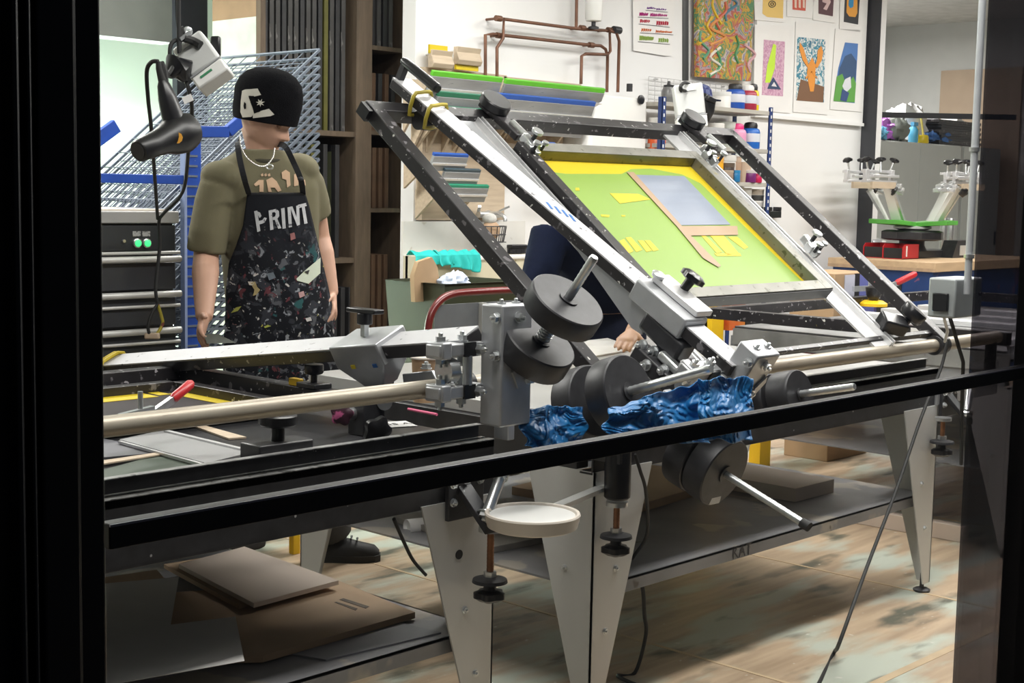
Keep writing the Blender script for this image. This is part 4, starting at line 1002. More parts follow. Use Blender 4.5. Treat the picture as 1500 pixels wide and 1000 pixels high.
ink(t, [(1226, 112), (1234, 108), (1240, 126), (1250, 112), (1254, 122), (1252, 150), (1221, 148)], cm((.12, .36, .07), .6), 3)
ink(t, [(1238, 116), (1246, 112), (1247, 128), (1239, 136), (1234, 126)], cm((.72, .74, .80), .6), 4)
ink(t, [(1234, 130), (1244, 136), (1240, 149), (1231, 147)], cm((.04, .08, .22), .6), 5)
t = art([(927, -30), (990, -26), (984, 81), (976, 82), (928, 74)], 'white notice with rows of coloured handwritten words', name='handwritten_notice', grp=None, y=6.185)
rows = [((948, 10, 961, 13), (962, 12, 977, 15), (.18, .05, .30)), ((937, 18, 950, 23), (953, 19, 978, 24), (.45, .02, .22)), ((938, 28, 953, 33), (962, 30, 980, 37), (.50, .02, .06)), ((940, 41, 955, 46), (961, 44, 985, 48), (.62, .14, .02)), ((937, 52, 958, 59), (965, 55, 980, 62), (.28, .42, .08))]
for a, b, c in rows:
    for (u0, v0, u1, v1) in (a, b):
        n = int((u1-u0)/2.6)
        for i in range(n):
            u = u0+(u1-u0)*i/n; vv = v0+(u-u0)*.09
            pts = [at(u, v1, y=6.183), at(u+.4, vv+rnd.uniform(0, 1), y=6.183), at(u+1.8, vv+rnd.uniform(0, 2), y=6.183), at(u+1.2, v1-rnd.uniform(0, 1.4), y=6.183)]
            MB().tube(pts, .0035, 4).build('handwriting', cm(c, .6), t)
    q0, q1 = at(a[0]-2, a[3]+2, y=6.183), at(b[2]+1, b[3]+3, y=6.183); MB().tube([q0, q1], .0022, 4).build('ruled_line', M['iron'], t)
# ---------------------------------------------------------------- far right bay: glazed partition, cabinets, bench with a small carousel press
struct('wall_partition', MB().bb(11.1, 15.9, 9.0, 9.1, 0, 3.5), mat('pale_partition', (.62, .63, .62), .6, var=.03, scale=.6))
a, b = at(1384, 20, x=15.88), at(1446, 170, x=15.88)
struct('door_1', MB().bb(15.86, 15.9, b.y-.4, a.y, 0, 2.95), mat('tan_door', (.50, .38, .28), .6, var=.04))
q = at(1330, 170, y=6.95)
a, b = at(1286, 168, y=6.95), at(1436, 166, y=6.95)
struct('trim_8', MB().bar(a-V((.687, -.727, 0))*.05, a+V((.687, -.727, 0))*1.3, .04, .05), M['black'])
yK = 7.3
a, b, c = at(1284, 209, y=yK), at(1409, 209, y=yK), at(1413, 209, y=yK); zk = (a.z+b.z)/2
for k, (x0_, x1_, lab) in enumerate(((a.x, b.x, 'wide pale grey cabinet crowded with bags and bottles on top'), (c.x, c.x+.9, 'pale grey cabinet at the right, beyond the dark gap'))):
    t = thing('storage_cabinet', ((x0_+x1_)/2, yK+.25, 0), lab, 'cabinet')
    MB().bb(x0_, x1_, yK+.02, yK+.5, .06, zk).build('carcass', M['grey_box'], t)
    n = 2 if k == 0 else 1
    for i in range(n):
        w_ = (x1_-x0_)/n; d = MB().bb(x0_+w_*i+.004, x0_+w_*(i+1)-.004, yK, yK+.02, .08, zk-.01).build('door', mat('cabinet_door', (.53, .56, .55), .45, var=.02), t, bevel=.003)
        xx = x0_+w_*(i+1)-.06 if i == 0 else x0_+w_*i+.06
        MB().bb(xx-.008, xx+.008, yK-.02, yK, .95, 1.1).build('handle', M['iron'], d)
    MB().bb(x0_+.02, x1_-.02, yK+.05, yK+.48, 0, .06).build('plinth', M['iron'], t)
# clutter on the cabinet
def clutter(name, u, v0, v1, ru, m, lab, cat, seed, y=yK+.2, dep=None):
    p0, p1 = at(u, v1, y=y), at(u, v0, y=y); r = (at(u+ru, v0, y=y).x-at(u-ru, v0, y=y).x)/2
    h = (p1.z-zk)/2; c = V((p0.x, y, zk+h))
    return single(name, crum(c, (r, dep or min(r, .18), h*.98), seed, n=1.2), m, V((c.x, y, zk)), lab, cat)
clutter('plastic_bag', 1296, 172, 207, 11, mat('purple_bag', (.28, .08, .34), .4), 'purple plastic bag on the cabinet beside the dark column', 'bag', 1)
clutter('plastic_bag', 1326, 152, 207, 18, mat('white_plastic_bag', (.74, .75, .76), .35, bump=.4, bscale=20), 'puffed white plastic bag, tallest thing on the cabinet', 'bag', 2, y=yK+.3)
clutter('grey_hood', 1314, 171, 207, 11, mat('grey_felt', (.20, .22, .20), .8), 'dark grey rounded hood in front of the white bag', 'hood', 3, y=yK+.1, dep=.1)
clutter('folded_bag', 1288, 186, 207, 6, cm((.12, .36, .55)), 'light blue bag at the left edge of the cabinet top', 'bag', 4, y=yK+.06, dep=.08)
clutter('blue_bag', 1364, 190, 207, 14, mat('blue_bag', (.06, .15, .38), .4, bump=.4, bscale=20), 'crumpled blue bag on the cabinet right of the yellow watering can', 'bag', 5, y=yK+.25)
clutter('clear_bag', 1366, 172, 207, 6, mat('clear_bag', (.34, .34, .36), .3, bump=.4, bscale=20), 'small smoky clear bag standing behind the blue bag', 'bag', 6, y=yK+.4)
q = at(1338, 195, y=yK+.08)
t = thing('spray_bottle', (q.x, q.y, zk), 'light blue spray bottle on the cabinet before the white bag', 'bottle')
h = at(1338, 182, y=yK+.08).z-zk
MB().lathe([(.045, 0), (.05, .01), (.05, h*.7), (.02, h*.95)], t.location, 18).build('body', cm((.10, .40, .62)), t); MB().bb(q.x-.03, q.x+.06, q.y-.02, q.y+.02, zk+h*.92, zk+h*1.12).build('trigger_head', cm((.10, .36, .6)), t)
q = at(1350, 203, y=yK+.08)
t = thing('watering_can', (q.x, q.y, zk), 'small yellow watering can on the cabinet', 'can')
MB().lathe([(.07, 0), (.075, .01), (.07, .07), (.06, .085)], t.location, 18).build('body', cm((.78, .60, .03)), t)
MB().tube([V((q.x-.05, q.y, zk+.03)), V((q.x-.10, q.y, zk+.10)), V((q.x-.11, q.y, zk+.15))], [.02, .014, .02], 8).build('spout', cm((.78, .60, .03)), t)
MB().tube(bezier([V((q.x+.03, q.y, zk+.08)), V((q.x+.0, q.y, zk+.18)), V((q.x-.03, q.y, zk+.26)), V((q.x-.01, q.y, zk+.3))], 4), .012, 6).build('handle', cm((.74, .66, .2)), t)
z = zk
for k, (v, lab) in enumerate(((205, 'black flat tray, bottom of the stack on the cabinet'), (198, 'black flat tray, second from the bottom of the cabinet stack'), (190, 'grey flecked tray, third from the bottom of the cabinet stack'), (183, 'dark tray, fourth from the bottom of the cabinet stack'), (176, 'black tray with paper on it, topmost of the cabinet stack'))):
    a, b = at(1376+k % 2*3, v, y=yK+.1), at(1418, v, y=yK+.1); h = .055
    t = thing('flat_tray', ((a.x+b.x)/2, yK+.3, z), lab, 'tray', 'black trays stacked on the cabinet')
    MB().bb(a.x, b.x+.3, yK+.1, yK+.45, z, z+h*.4).build('base', M['press_black'] if k != 2 else M['splat_black'], t); MB().bb(a.x-.02, b.x+.3, yK+.09, yK+.46, z+h*.4, z+h*.95).build('rim', M['iron'] if k % 2 else M['splat_black'], t); z += h
a = at(1402, 173, y=yK+.2); single('paper_scrap', MB().prism([(a.x-.1, yK+.15, z), (a.x+.1, yK+.15, z), (a.x-.08, yK+.15, z+.05)], (0, .2, 0)), M['paper'], (a.x, yK+.2, z), 'folded white paper on the top black tray', 'paper')
# bench
BZ = .98; bx0, by0, by1 = 9.92, 5.07, 6.1
bt_ = thing('work_bench', (10.8, 5.6, 0), 'plywood-topped work bench with scuffed dark blue sides at the right', 'bench')
MB().bb(bx0, 11.9, by0, by1 if False else 5.98, BZ-.07, BZ).build('bench_top', mat('bench_ply', (.62, .44, .27), .55, var=.1, scale=4, stretch=(1, 6, 6)), bt_, bevel=.003)
MB().bb(bx0-.002, bx0+.0, by0, 5.98, BZ-.07, BZ-.045).build('edge_ply', M['ply'], bt_)
MB().bb(bx0+.03, 11.8, by0+.03, 5.95, .05, BZ-.07).build('cabinet_body', mat('scuffed_blue', (.012, .05, .20), .5, var=.2, scale=4, specks=[(5, .62, (.10, .07, .18)), (7, .66, (.35, .10, .15)), (20, .7, (.2, .25, .35))]), bt_)
MB().bb(bx0+.06, 11.7, by0+.06, 5.9, 0, .05).build('plinth', M['iron'], bt_)
MB().bb(bx0+.020, bx0+.029, 5.35, 5.55, .55, .82).build('recess', M['iron'], bt_)
# four-arm carousel press
cpos = at(1336, 368, z=BZ); cpos = V((10.75, 5.62, BZ)); cq = at(1336, 350, y=5.62); cpos.x = cq.x
ca = thing('carousel_press', cpos, 'small four-arm carousel press with green hubs standing on the plywood bench', 'printing press')
sc = 12.0/2107                                     # metres per pixel there
MB().bb(cpos.x-.22, cpos.x+.55, 5.52, 5.72, BZ, BZ+.06).build('base_beam', M['press_black'], ca, bevel=.004)
MB().lathe([(.12, .06), (.10, .10), (.10, .14)], cpos, 20).build('pedestal', M['iron'], ca)
MB().lathe([(.20, .14), (.25, .15), (.25, .21), (.22, .22)], cpos, 8).build('lower_hub', M['press_black'], ca, bevel=.004)
MB().lathe([(.10, .22), (.15, .235), (.15, .25), (.05, .27)], cpos, 24).build('turntable', M['steel'], ca)
green_p = mat('press_green', (.10, .42, .06), .4)
for k, (dx, dy) in enumerate(((-.34, .92), (-.93, .10), (.05, -.93), (.93, -.34))):
    d = V((dx, dy, 0)).normalized(); s_ = V((-d.y, d.x, 0)); c0 = cpos+EZ*.25
    MB().prism([c0+d*.05+s_*.08, c0+d*.33+s_*.11+EZ*.02, c0+d*.33-s_*.11+EZ*.02, c0+d*.05-s_*.08], (0, 0, .035)).build('arm_base', green_p, ca, bevel=.004)
    a0 = c0+d*.20+EZ*.03; a1 = a0+d*.16+EZ*.30
    ar = MB().bar(a0, a1, .09, .035, d); ar = ar.build('lift_arm', M['white_plastic'], ca, bevel=.004)
    MB().bar(a0+s_*.06, a1+s_*.06-EZ*.05, .02, .02).build('spring_rod', M['zinc'], ar)
    h0 = a1+EZ*.02; sx = 1 if dx > 0 else -1
    cl = MB()
    for (off, zz, ln, w_) in ((0, .0, .46, .05), (.02, .075, .46, .03), (-.03, .04, .40, .025)):
        cl.bar(h0+EX*(-.10*sx)+EY*off+EZ*zz, h0+EX*((ln-.10)*sx)+EY*off+EZ*zz, w_, .022)
    cl.bar(h0-EX*.05*sx, h0-EX*.05*sx+EZ*.09, .05, .03, EY); cl.bar(h0+EX*.34*sx, h0+EX*.34*sx+EZ*.09, .05, .03, EY)
    cl = cl.build('screen_clamp', M['alu'], ca, bevel=.003)
    MB().bar(h0+EX*(-.02*sx)-EY*.05-EZ*.03, h0+EX*(.34*sx)-EY*.05-EZ*.03, .02, .05).build('wooden_bar', M['wood'], cl)
    for (kx, kz, dd_) in ((-.04, .10, V((-.3*sx, -.2, 1))), (.12, .10, V((.1, .1, 1))), (.32, .10, V((.4*sx, 0, 1))), (.02, -.04, V((-.3*sx, -.6, -.4)))):
        p = h0+EX*(kx*sx)+EZ*kz; dd_ = dd_.normalized()
        MB().cyl(p-dd_*.03, p+dd_*.055, .008).build('knob_stem', M['zinc'], cl); star_knob(p+dd_*.05, dd_, .036, 5, .006).build('knob', M['plastic_black'], cl)
    for (kx, kz) in ((-.12, -.03), (-.16, -.06)):
        p = h0+EX*(kx*sx)+EZ*kz; MB().bar(p-EX*.06, p+EX*.06+EZ*.03*sx, .04, .03).build('micro_adjuster', M['zinc'], cl, bevel=.003)
        MB().bar(p-EY*.05, p+EY*.05, .03, .03).build('micro_adjuster', M['alu'], cl, bevel=.003)
# red bins, small machine and odds on the bench
def red_bin(u0, v0, u1, v1, lab):
    # open-fronted bin, its mouth towards -X/-Y
    a = at(u0, v1, z=BZ); w_ = .17; b = V((a.x, a.y, BZ))
    t = thing('parts_bin', b, lab, 'bin', 'red parts bins on the bench'); x, y = EX, EY
    L = .26; h = .115
    for (p, s_) in (((0, 0), (L, .006, h)),):
        MB().prism([b, b+EX*L, b+EX*L+EZ*h, b+EX*.03+EZ*h, b+EZ*h*.8], (0, .006, 0)).build('side', M['red'], t)
        MB().prism([b+EY*w_, b+EX*L+EY*w_, b+EX*L+EY*w_+EZ*h, b+EX*.03+EY*w_+EZ*h, b+EY*w_+EZ*h*.8], (0, .006, 0)).build('side', M['red'], t)
    MB().bb(b.x, b.x+L, b.y, b.y+w_, BZ, BZ+.006).build('bottom', M['red'], t); MB().bb(b.x+L-.006, b.x+L, b.y, b.y+w_, BZ, BZ+h).build('back', M['red'], t)
    MB().bb(b.x+.002, b.x+.008, b.y+.008, b.y+w_-.006, BZ+.006, BZ+h*.75).build('front_flap', M['plastic_black'], t)
    MB().bb(b.x+.05, b.x+.065, b.y-.004, b.y, BZ+.02, BZ+h*.9).build('label_strip', M['paper'], t)
red_bin(1322, 0, 0, 380, 'red parts bin with a black mouth, nearer the bench corner')
red_bin(1293, 0, 0, 378, 'red parts bin with a black mouth, left of the other one')
q = at(1279, 371, z=BZ)
t = thing('bench_grinder', q, 'small grey bench machine with a white housing behind the red bins', 'machine')
MB().bb(q.x-.08, q.x+.10, q.y-.05, q.y+.08, BZ, BZ+.02).build('base', M['iron'], t)
MB().lathe([(.05, -.08), (.055, -.07), (.055, .07), (.05, .08)], q+EZ*.075, 18, axes_from(EX)).build('motor', M['silver'], t); MB().bb(q.x+.05, q.x+.13, q.y-.05, q.y+.05, BZ+.02, BZ+.11).build('housing', M['white_plastic'], t, bevel=.01)
q = at(1270, 366, z=BZ)
q = at(1395, 378, z=BZ)
t = thing('heat_press_tray', q, 'black wedge-shaped tool stand at the right end of the bench', 'stand')
MB().prism([q, q+EX*.36, q+EX*.36+EZ*.14, q+EX*.08+EZ*.14], (0, .12, 0)).build('wedge', M['press_black'], t); MB().bb(q.x+.12, q.x+.3, q.y-.006, q.y, BZ+.02, BZ+.10).build('face_plate', M['steel'], t)
for k, (u, lab) in enumerate(((1382, 'slim steel canister on the bench behind the carousel, left one'), (1392, 'slim steel canister on the bench behind the carousel, right one'))):
    q = at(u, 345, y=5.9); MBt = MB().lathe([(.03, 0), (.032, .01), (.032, .30), (.028, .31)], (q.x, 5.9, BZ), 16)
    single('steel_canister', MBt, M['zinc'], (q.x, 5.9, BZ), lab, 'canister', 'slim canisters on the bench')
# black cable hanging beside the carousel
# ---------------------------------------------------------------- third press behind, its frame lowered
tx0, tx1, ty1 = 5.57, 7.9, 3.98
p3_ = thing('screen_press', ((tx0+tx1)/2, 3.2, 0), 'grey-edged screen printing press beyond the raised one, frame lowered', 'printing press')
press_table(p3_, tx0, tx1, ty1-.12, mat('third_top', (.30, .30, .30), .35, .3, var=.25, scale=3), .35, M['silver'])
for (x0_, y0_, x1_, y1_) in ((tx0, YP+.05, tx0, ty1-.03), (tx0-.03, ty1, tx1, ty1), (tx1, YP+.05, tx1, ty1-.03)):
    MB().bar((x0_, y0_, .895), (x1_, y1_, .895), .05, .05).build('frame_bar', M['splat_black'], p3_, bevel=.002)
for x in (5.85, 6.55, 6.9, 7.3): MB().bb(x-.05, x+.05, 2.6, 3.8, .843, .872).build('support_rail', M['alu'], p3_, bevel=.003)
MB().bb(tx0-.012, tx0, 2.5, 3.84, .76, .835).build('side_strip', mat('worn_grey', (.30, .30, .29), .45, .3, var=.3, scale=6, specks=[(12, .66, (.12, .05, .05)), (30, .72, (.6, .6, .6))]), p3_)
for k, (y0_, c) in enumerate(((3.55, (.10, .11, .10)), (3.3, (.22, .04, .04)), (3.12, (.40, .34, .05)))):
    MB().bb(tx0-.006, tx0, y0_, y0_+.16, .715, .757).build('sticker', cm(c), p3_)
for k in range(2): MB().bb(tx0-.0275, tx0-.025, 2.86+.1*k, 2.93+.1*k, .885, .91).build('sticker', M['paper'], p3_)
def toggle(root, p, d, red_len=.09, s=1.):
    p = V(p); d = V(d).normalized(); sd = V((-d.y, d.x, 0)).normalized(); 
    b = MB().box(p+EZ*.012*s, (.06*s, .04*s, .02*s), (d, sd, EZ)); o = b.build('clamp_base', M['zinc'], root)
    MB().bar(p+EZ*.025*s-d*.13*s, p+EZ*.03*s, .016*s, .022*s).build('clamp_bar', M['zinc'], o)
    MB().bar(p+EZ*.02*s, p+d*.09*s+EZ*.05*s, .014*s, .02*s).build('clamp_link', M['zinc'], o)
    MB().cyl(p-d*.05*s+EZ*.03*s, p-d*.05*s+EZ*.085*s, .007*s).build('clamp_bolt', M['zinc'], o)
    q0, q1 = p+d*.08*s+EZ*.048*s, p+d*.08*s+d*red_len*s+EZ*(.048+red_len*.42)*s
    MB().tube([q0, q0.lerp(q1, .1), q0.lerp(q1, .9), q1], [.01*s, .014*s, .014*s, .009*s], 12).build('red_grip', M['red'], o)
    return o
q = at(1318, 431, z=.93)
tg = thing('toggle_clamp', (q.x, ty1, .92), 'steel toggle clamp with a red grip on the far bar of the third press', 'clamp')
toggle(tg, (q.x, ty1, .92), EX+EY*-.5, .10, 1.3)
q = at(1238, 432, y=ty1+.12)
t = thing('carton', (q.x, ty1+.12, .84), 'brown carton with a white and violet panel behind the third press', 'box')
x0_, x1_ = at(1222, 430, y=ty1+.12).x, at(1280, 430, y=ty1+.12).x; zt_ = at(1240, 400, y=ty1+.12).z
bb_ = MB().bb(x0_, x1_, ty1+.12, ty1+.4, .0, zt_); bb_.build('box_body', M['card'], t, bevel=.004)
xm_ = x0_+(x1_-x0_)*.6
MB().bb(xm_, x1_+.001, ty1+.116, ty1+.12, .75, zt_-.01).build('printed_panel', cm((.16, .18, .48)), t); MB().bb(x0_+.1, xm_-.05, ty1+.116, ty1+.12, zt_-.14, zt_-.01).build('printed_panel', cm((.55, .56, .66)), t); MB().bb(xm_-.05, xm_, ty1+.115, ty1+.12, .75, zt_-.005).build('tape', M['iron'], t)
q = at(1279, 448, z=.872)
t = thing('suction_stand', q, 'yellow disc base with a black knob on the third press', 'stand')
MB().lathe([(.075, 0), (.075, .015), (.05, .03)], q, 22).build('base', M['yellow'], t); MB().lathe([(.025, .03), (.04, .06), (.045, .10), (.02, .11)], q, 18).build('knob', M['plastic_black'], t)
# yellow jig with orange block at the far left corner of the third press
q = at(1060, 470, z=.845)
t = thing('clamp_jig', V((q.x, q.y, 0)), 'yellow steel stand with an orange splashed block between the raised press and the next one', 'stand')
a, b = at(1024, 478, y=4.3), at(1110, 462, y=4.3)
MB().bb(a.x, a.x+.62, 4.25, 4.32, a.z-.02, a.z+.03).build('cross_bar', M['yellow'], t); MB().bb(a.x+.0, a.x+.10, 4.22, 4.34, 0, a.z+.10).build('upright', M['yellow'], t); MB().bb(a.x+.52, a.x+.62, 4.25, 4.32, 0, a.z).build('upright', M['yellow'], t)
MB().bb(a.x+.12, a.x+.26, 4.2, 4.25, a.z-.02, a.z+.17).build('orange_block', mat('orange_splash', (.62, .25, .04), .5, col2=(.72, .10, .03), scale=12), t)
MB().bb(a.x+.27, a.x+.45, 4.20, 4.24, a.z+.0, a.z+.10).build('black_block', M['press_black'], t)
# conduit with junction box just inside the window at the right
xc = at(1434, 100, y=1.98); xd = at(1426, 300, y=1.98)
struct('trim_9', MB().cyl((xc.x, 1.98, at(1424, 430, y=1.98).z), (xc.x, 1.98, 3.5), .011, .011, 14), mat('galvanised', (.50, .52, .55), .4, .1))
for z_ in (at(1430, 222, y=1.98).z, at(1424, 378, y=1.98).z): MB().cyl((xc.x, 1.98, z_), (xc.x, 1.98, z_+.012), .016).build('clip', M['zinc'], bpy.data.objects['trim_9'])
a, b = at(1392, 408, y=2.02), at(1428, 462, y=2.02)
jb = thing('junction_box', ((a.x+b.x)/2, 2.05, b.z), 'grey metal junction box on the conduit at the right of the window', 'box')
MB().bb(a.x, b.x, 2.0, 2.09, b.z, a.z).build('box', mat('box_grey', (.42, .45, .46), .45, .2), jb, bevel=.006)
MB().bb(a.x-.012, a.x, 2.02, 2.07, b.z+.02, a.z-.045).build('black_cover', M['plastic_black'], jb, bevel=.003); MB().cyl((b.x-.02, 2.0, b.z+.07), (b.x-.02, 1.992, b.z+.07), .006).build('lock', M['iron'], jb)
ct = MB().tube([V((a.x+.012, 2.04, b.z)), at(1387, 492, y=2.1), at(1383, 505, y=2.3), at(1370, 565, y=2.33), at(1345, 640, y=2.33), at(1300, 760, y=2.33)], .006, 8)
pts = [V((a.x+.05, 2.04, b.z)), at(1411, 530, y=2.06), at(1409, 600, y=2.08), at(1408, 680, y=2.10)]
MB().tube(pts, .006, 8).build('cable', M['rubber'], jb)
MB().tube([V((a.x+.012, 2.04, b.z)), at(1388, 485, y=2.1), at(1384, 500, y=2.3)], .005, 8).build('cable', M['white_plastic'], jb)
# ---------------------------------------------------------------- hanging outlets and the dryer
def pendant(c, ax, label, hang_px, hang_y, cablem, scale=1.):
    """tilted grey outlet box: ax = (long axis, width axis, depth axis)."""
    t = thing('pendant_outlet', c, label, 'outlet box'); c = V(c); X, Y, Z = ax; s = scale
    MB().box(c+Z*0+X*.03*s, (.135*s, .125*s, .085*s), (X, Y, Z)).build('box_body', M['grey_box'], t, bevel=.008)
    MB().box(c-X*.068*s, (.052*s, .13*s, .09*s), (X, Y, Z)).build('socket_end', M['white_plastic'], t, bevel=.006)
    MB().box(c-X*.04*s, (.004*s, .132*s, .092*s), (X, Y, Z)).build('seam', M['silver'], t)
    MB().box(c+X*.075*s+Z*.044*s, (.014*s, .06*s, .006*s), (X, Y, Z)).build('lid_grip', M['white_plastic'], t)
    MB().box(c-X*.062*s+Z*.046*s-Y*.01*s, (.008*s, .05*s, .004*s), (X, Y, Z)).build('green_mark', cm((.05, .25, .12)), t)
    return t
q = at(298, 93, y=3.55)
LX, LYv = (CR*-.55+CU*.75+CF*.2).normalized(), None
LYv = (CR*.80+CU*.55); LYv = (LYv-LX*LYv.dot(LX)).normalized(); LZ = LX.cross(LYv)
if LZ.dot(CF) > 0: LZ = -LZ
pn = pendant(q, (LX, LYv, LZ), 'pale grey outlet box hanging tilted above the beanie-wearing man', None, 3.55, None, .80)
hk = at(274, 62, y=3.55)
MB().tube(bezier([V((hk.x, hk.y, 3.5)), at(262, 8, y=3.55), at(266, 40, y=3.55), hk], 8), .006, 8).build('hanging_cable', M['rubber'], pn)
MB().tube(bezier([at(258, 0, y=3.57)+EZ*.3, at(259, 20, y=3.57), at(264, 45, y=3.57)], 6), .004, 6).build('hanging_cable', M['rubber'], pn)
h_ = MB().tube([at(275+5*cos(a), 46+5*sin(a), y=3.55) for a in [2*pi*i/14 for i in range(14)]], .005, 6, closed=True); h_.bar(at(262, 58, y=3.55), at(276, 47, y=3.55), .018, .010)
h_.build('steel_hook', M['zinc'], pn)
MB().tube(bezier([at(268, 55, y=3.55), at(283, 60, y=3.55), at(294, 66, y=3.53)], 5), .012, 8).build('cord_grip', M['rubber'], pn)
MB().box(at(316, 68, y=3.60), (.03, .02, .06), (CR, CF, CU)).build('side_switch', M['plastic_black'], pn, bevel=.006)
MB().tube(bezier([at(262, 57, y=3.56), at(250, 66, y=3.56), at(249, 95, y=3.56)], 6), .006, 8).build('plug_lead', M['rubber'], pn)
MB().tube([at(247, 112, y=3.55), at(256, 95, y=3.55), at(266, 100, y=3.55), at(272, 118, y=3.55)], [.012, .035, .038, .014], 12).build('plug', M['plastic_black'], pn)
MB().tube(bezier([at(272, 116, y=3.55), at(278, 138, y=3.55), at(281, 165, y=3.6), at(276, 220, y=3.8), at(268, 280, y=4.1), at(240, 312, y=4.3), at(233, 325, y=4.36), at(234, 360, y=4.38), at(228, 420, y=4.38), at(231, 445, y=4.38)], 6), .006, 8).build('drop_cable', M['rubber'], pn)
MB().tube(bezier([at(231, 445, y=4.38), at(222, 460, y=4.38), at(217, 478, y=4.38), at(219, 490, y=4.38)], 5), .006, 8).build('drop_cable', M['rubber'], pn)
MB().tube(bezier([at(231, 445, y=4.38), at(236, 462, y=4.38), at(238, 475, y=4.38), at(228, 492, y=4.38)], 5), .006, 8).build('taped_cable', mat('cable_tape', (.45, .38, .05), .5, specks=[(40, .5, (.2, .05, .04))]), pn)
MB().box(at(223, 492, y=4.38), (.05, .03, .022), (CR, CF, CU)).build('connector', mat('beige_plug', (.62, .48, .36), .5), pn, bevel=.005)
MB().box(at(275, 145, y=3.54), (.028, .004, .02), ((CR*.9+CU*.4).normalized(), CF, (CU*.9-CR*.4).normalized())).build('paper_tag', M['paper'], pn)
# hot air dryer
yD = 3.42
d0, d1 = at(206, 220, y=yD-.03), at(272, 192, y=yD+.02)
dr = thing('hair_dryer', (d0+d1)/2, 'black hot air dryer hanging by its handle with a looped cord and orange sticker', 'dryer')
dd = (d1-d0).normalized(); L_ = (d1-d0).length
MB().lathe([(.026, -.01), (.030, -.005), (.033, L_*.25), (.038, L_*.5), (.052, L_*.72), (.057, L_*.9), (.05, L_*1.05), (.03, L_*1.13), (.01, L_*1.15)], d0, 26, axes_from(dd)).build('barrel', mat('gloss_black', (.008, .008, .009), .38), dr)
MB().lathe([(.022, -.012), (.022, .02)], d0, 20, axes_from(dd)).build('nozzle', M['iron'], dr)
h0, h1 = at(256, 183, y=yD+.01), at(238, 118, y=yD+.03)
MB().tube([h0, h0.lerp(h1, .25), h0.lerp(h1, .6), h0.lerp(h1, .9), h1], [.030, .030, .026, .018, .012], 16).build('handle', M['plastic_black'], dr)
MB().tube([h1, at(233, 100, y=yD+.03), at(232, 90, y=yD+.03)], [.012, .009, .007], 10).build('cord_guard', M['rubber'], dr)
MB().tube([at(238, 92, y=yD+.03), at(240, 105, y=yD+.03), at(243, 125, y=yD+.03)], [.006, .012, .008], 8).build('cord_guard', M['rubber'], dr)
MB().tube(bezier([at(232, 90, y=yD+.03), at(222, 91, y=yD+.05), at(215, 105, y=yD+.08), at(217, 145, y=yD+.12), at(221, 182, y=yD+.2), at(226, 250, y=3.9), at(231, 320, y=4.36)], 6), .006, 8).build('cord', M['rubber'], dr)
MB().tube(bezier([at(238, 92, y=yD+.03), at(246, 108, y=3.5), at(256, 92, y=3.55)], 5), .006, 8).build('cord', M['rubber'], dr)
stk = at(266, 206, y=yD)-CF*.055
MB().lathe([(.016, 0), (.016, .0015)], stk, 10, axes_from(-CF)).build('orange_sticker', mat('orange_sticker', (.75, .36, .05), .4), dr)
# grey outlet behind the raised frame
q = at(1010, 158, y=4.75)
pn2 = pendant(q, ((CU*.98-CR*.12).normalized(), (CR*.98+CU*.12).normalized(), -CF), 'pale grey outlet box hanging on a black cable behind the raised frame', None, 0, None, 1.25)
MB().tube([V((q.x, q.y, 3.5)), at(1004, 0, y=4.75), at(1004, 118, y=4.75)], .018, 10).build('hanging_cable', M['rubber'], pn2)
for k in range(3): MB().tube([at(1004+(7+k)*cos(a), 127+(6+k*2)*sin(a)+k*2, y=4.74+.02*k) for a in [2*pi*i/16 for i in range(16)]], .008, 6, closed=True).build('cable_coil', M['rubber'], pn2)
MB().tube([at(1030, 140, y=4.78), at(1036, 150, y=4.78), at(1036, 165, y=4.78), at(1036, 178, y=4.78)], [.02, .05, .04, .01], 12).build('plug', M['plastic_black'], pn2)
MB().bar(at(1034, 143, y=4.76), at(1046, 149, y=4.74), .05, .03).build('plug_lever', M['plastic_black'], pn2, bevel=.006)
# ---------------------------------------------------------------- drying rack of wire shelves
yn, yf = 4.95, 5.68
tip = at(468, 73, y=yn); Ls = 1.22; tilt = radians(40)
dk = thing('drying_rack', (tip.x-.6, (yn+yf)/2, 0), 'wire print drying rack with blue frame, upper shelves propped up, behind the man', 'drying rack')
wm = MB(); W2 = yf-yn
for y in (0, W2): wm.bar((0, y, 0), (Ls, y, 0), .010, .010)
for x in (0, Ls): wm.bar((x, 0, 0), (x, W2, 0), .010, .010)
for i in range(1, 12): wm.bar((Ls*i/12, 0, .003), (Ls*i/12, W2, .003), .0036, .0036)
for i in range(1, 7): wm.bar((0, W2*i/7, -.002), (Ls, W2*i/7, -.002), .0036, .0036)
shelf0 = wm.build('wire_shelf', M['wire'], dk, base=(0, 0, 0))
bl = V(dk.location)
def put(o, p, rot): o.location = V(p)-bl; o.rotation_euler = (0, rot, 0)
first = True
for k in range(24):
    zt = tip.z-.036*k
    o = shelf0 if first else shelf0.copy()
    if not first: COL.objects.link(o); o.parent = dk
    first = False
    put(o, (tip.x-Ls*cos(tilt), yn, zt-Ls*sin(tilt)), -tilt)
xlo = at(338, 440, y=yn).x
for k in range(24):
    o = shelf0.copy(); COL.objects.link(o); o.parent = dk; put(o, (xlo-Ls, yn, 1.18-.040*k), 0)
pA, pB = at(268, 350, y=yn-.02).x, at(290, 350, y=yn-.02).x
zt = at(280, 200, y=yn-.02).z
pst = MB().bb(pA, pB, yn-.045, yn-.02, 0, zt).build('post', M['blue'], dk, bevel=.003)
nt_ = MB()
for k in range(40): nt_.bb(pA, pB-.02, yn-.049, yn-.045, .12+.04*k, .128+.04*k)
nt_.build('shelf_notches', M['wire'], pst)
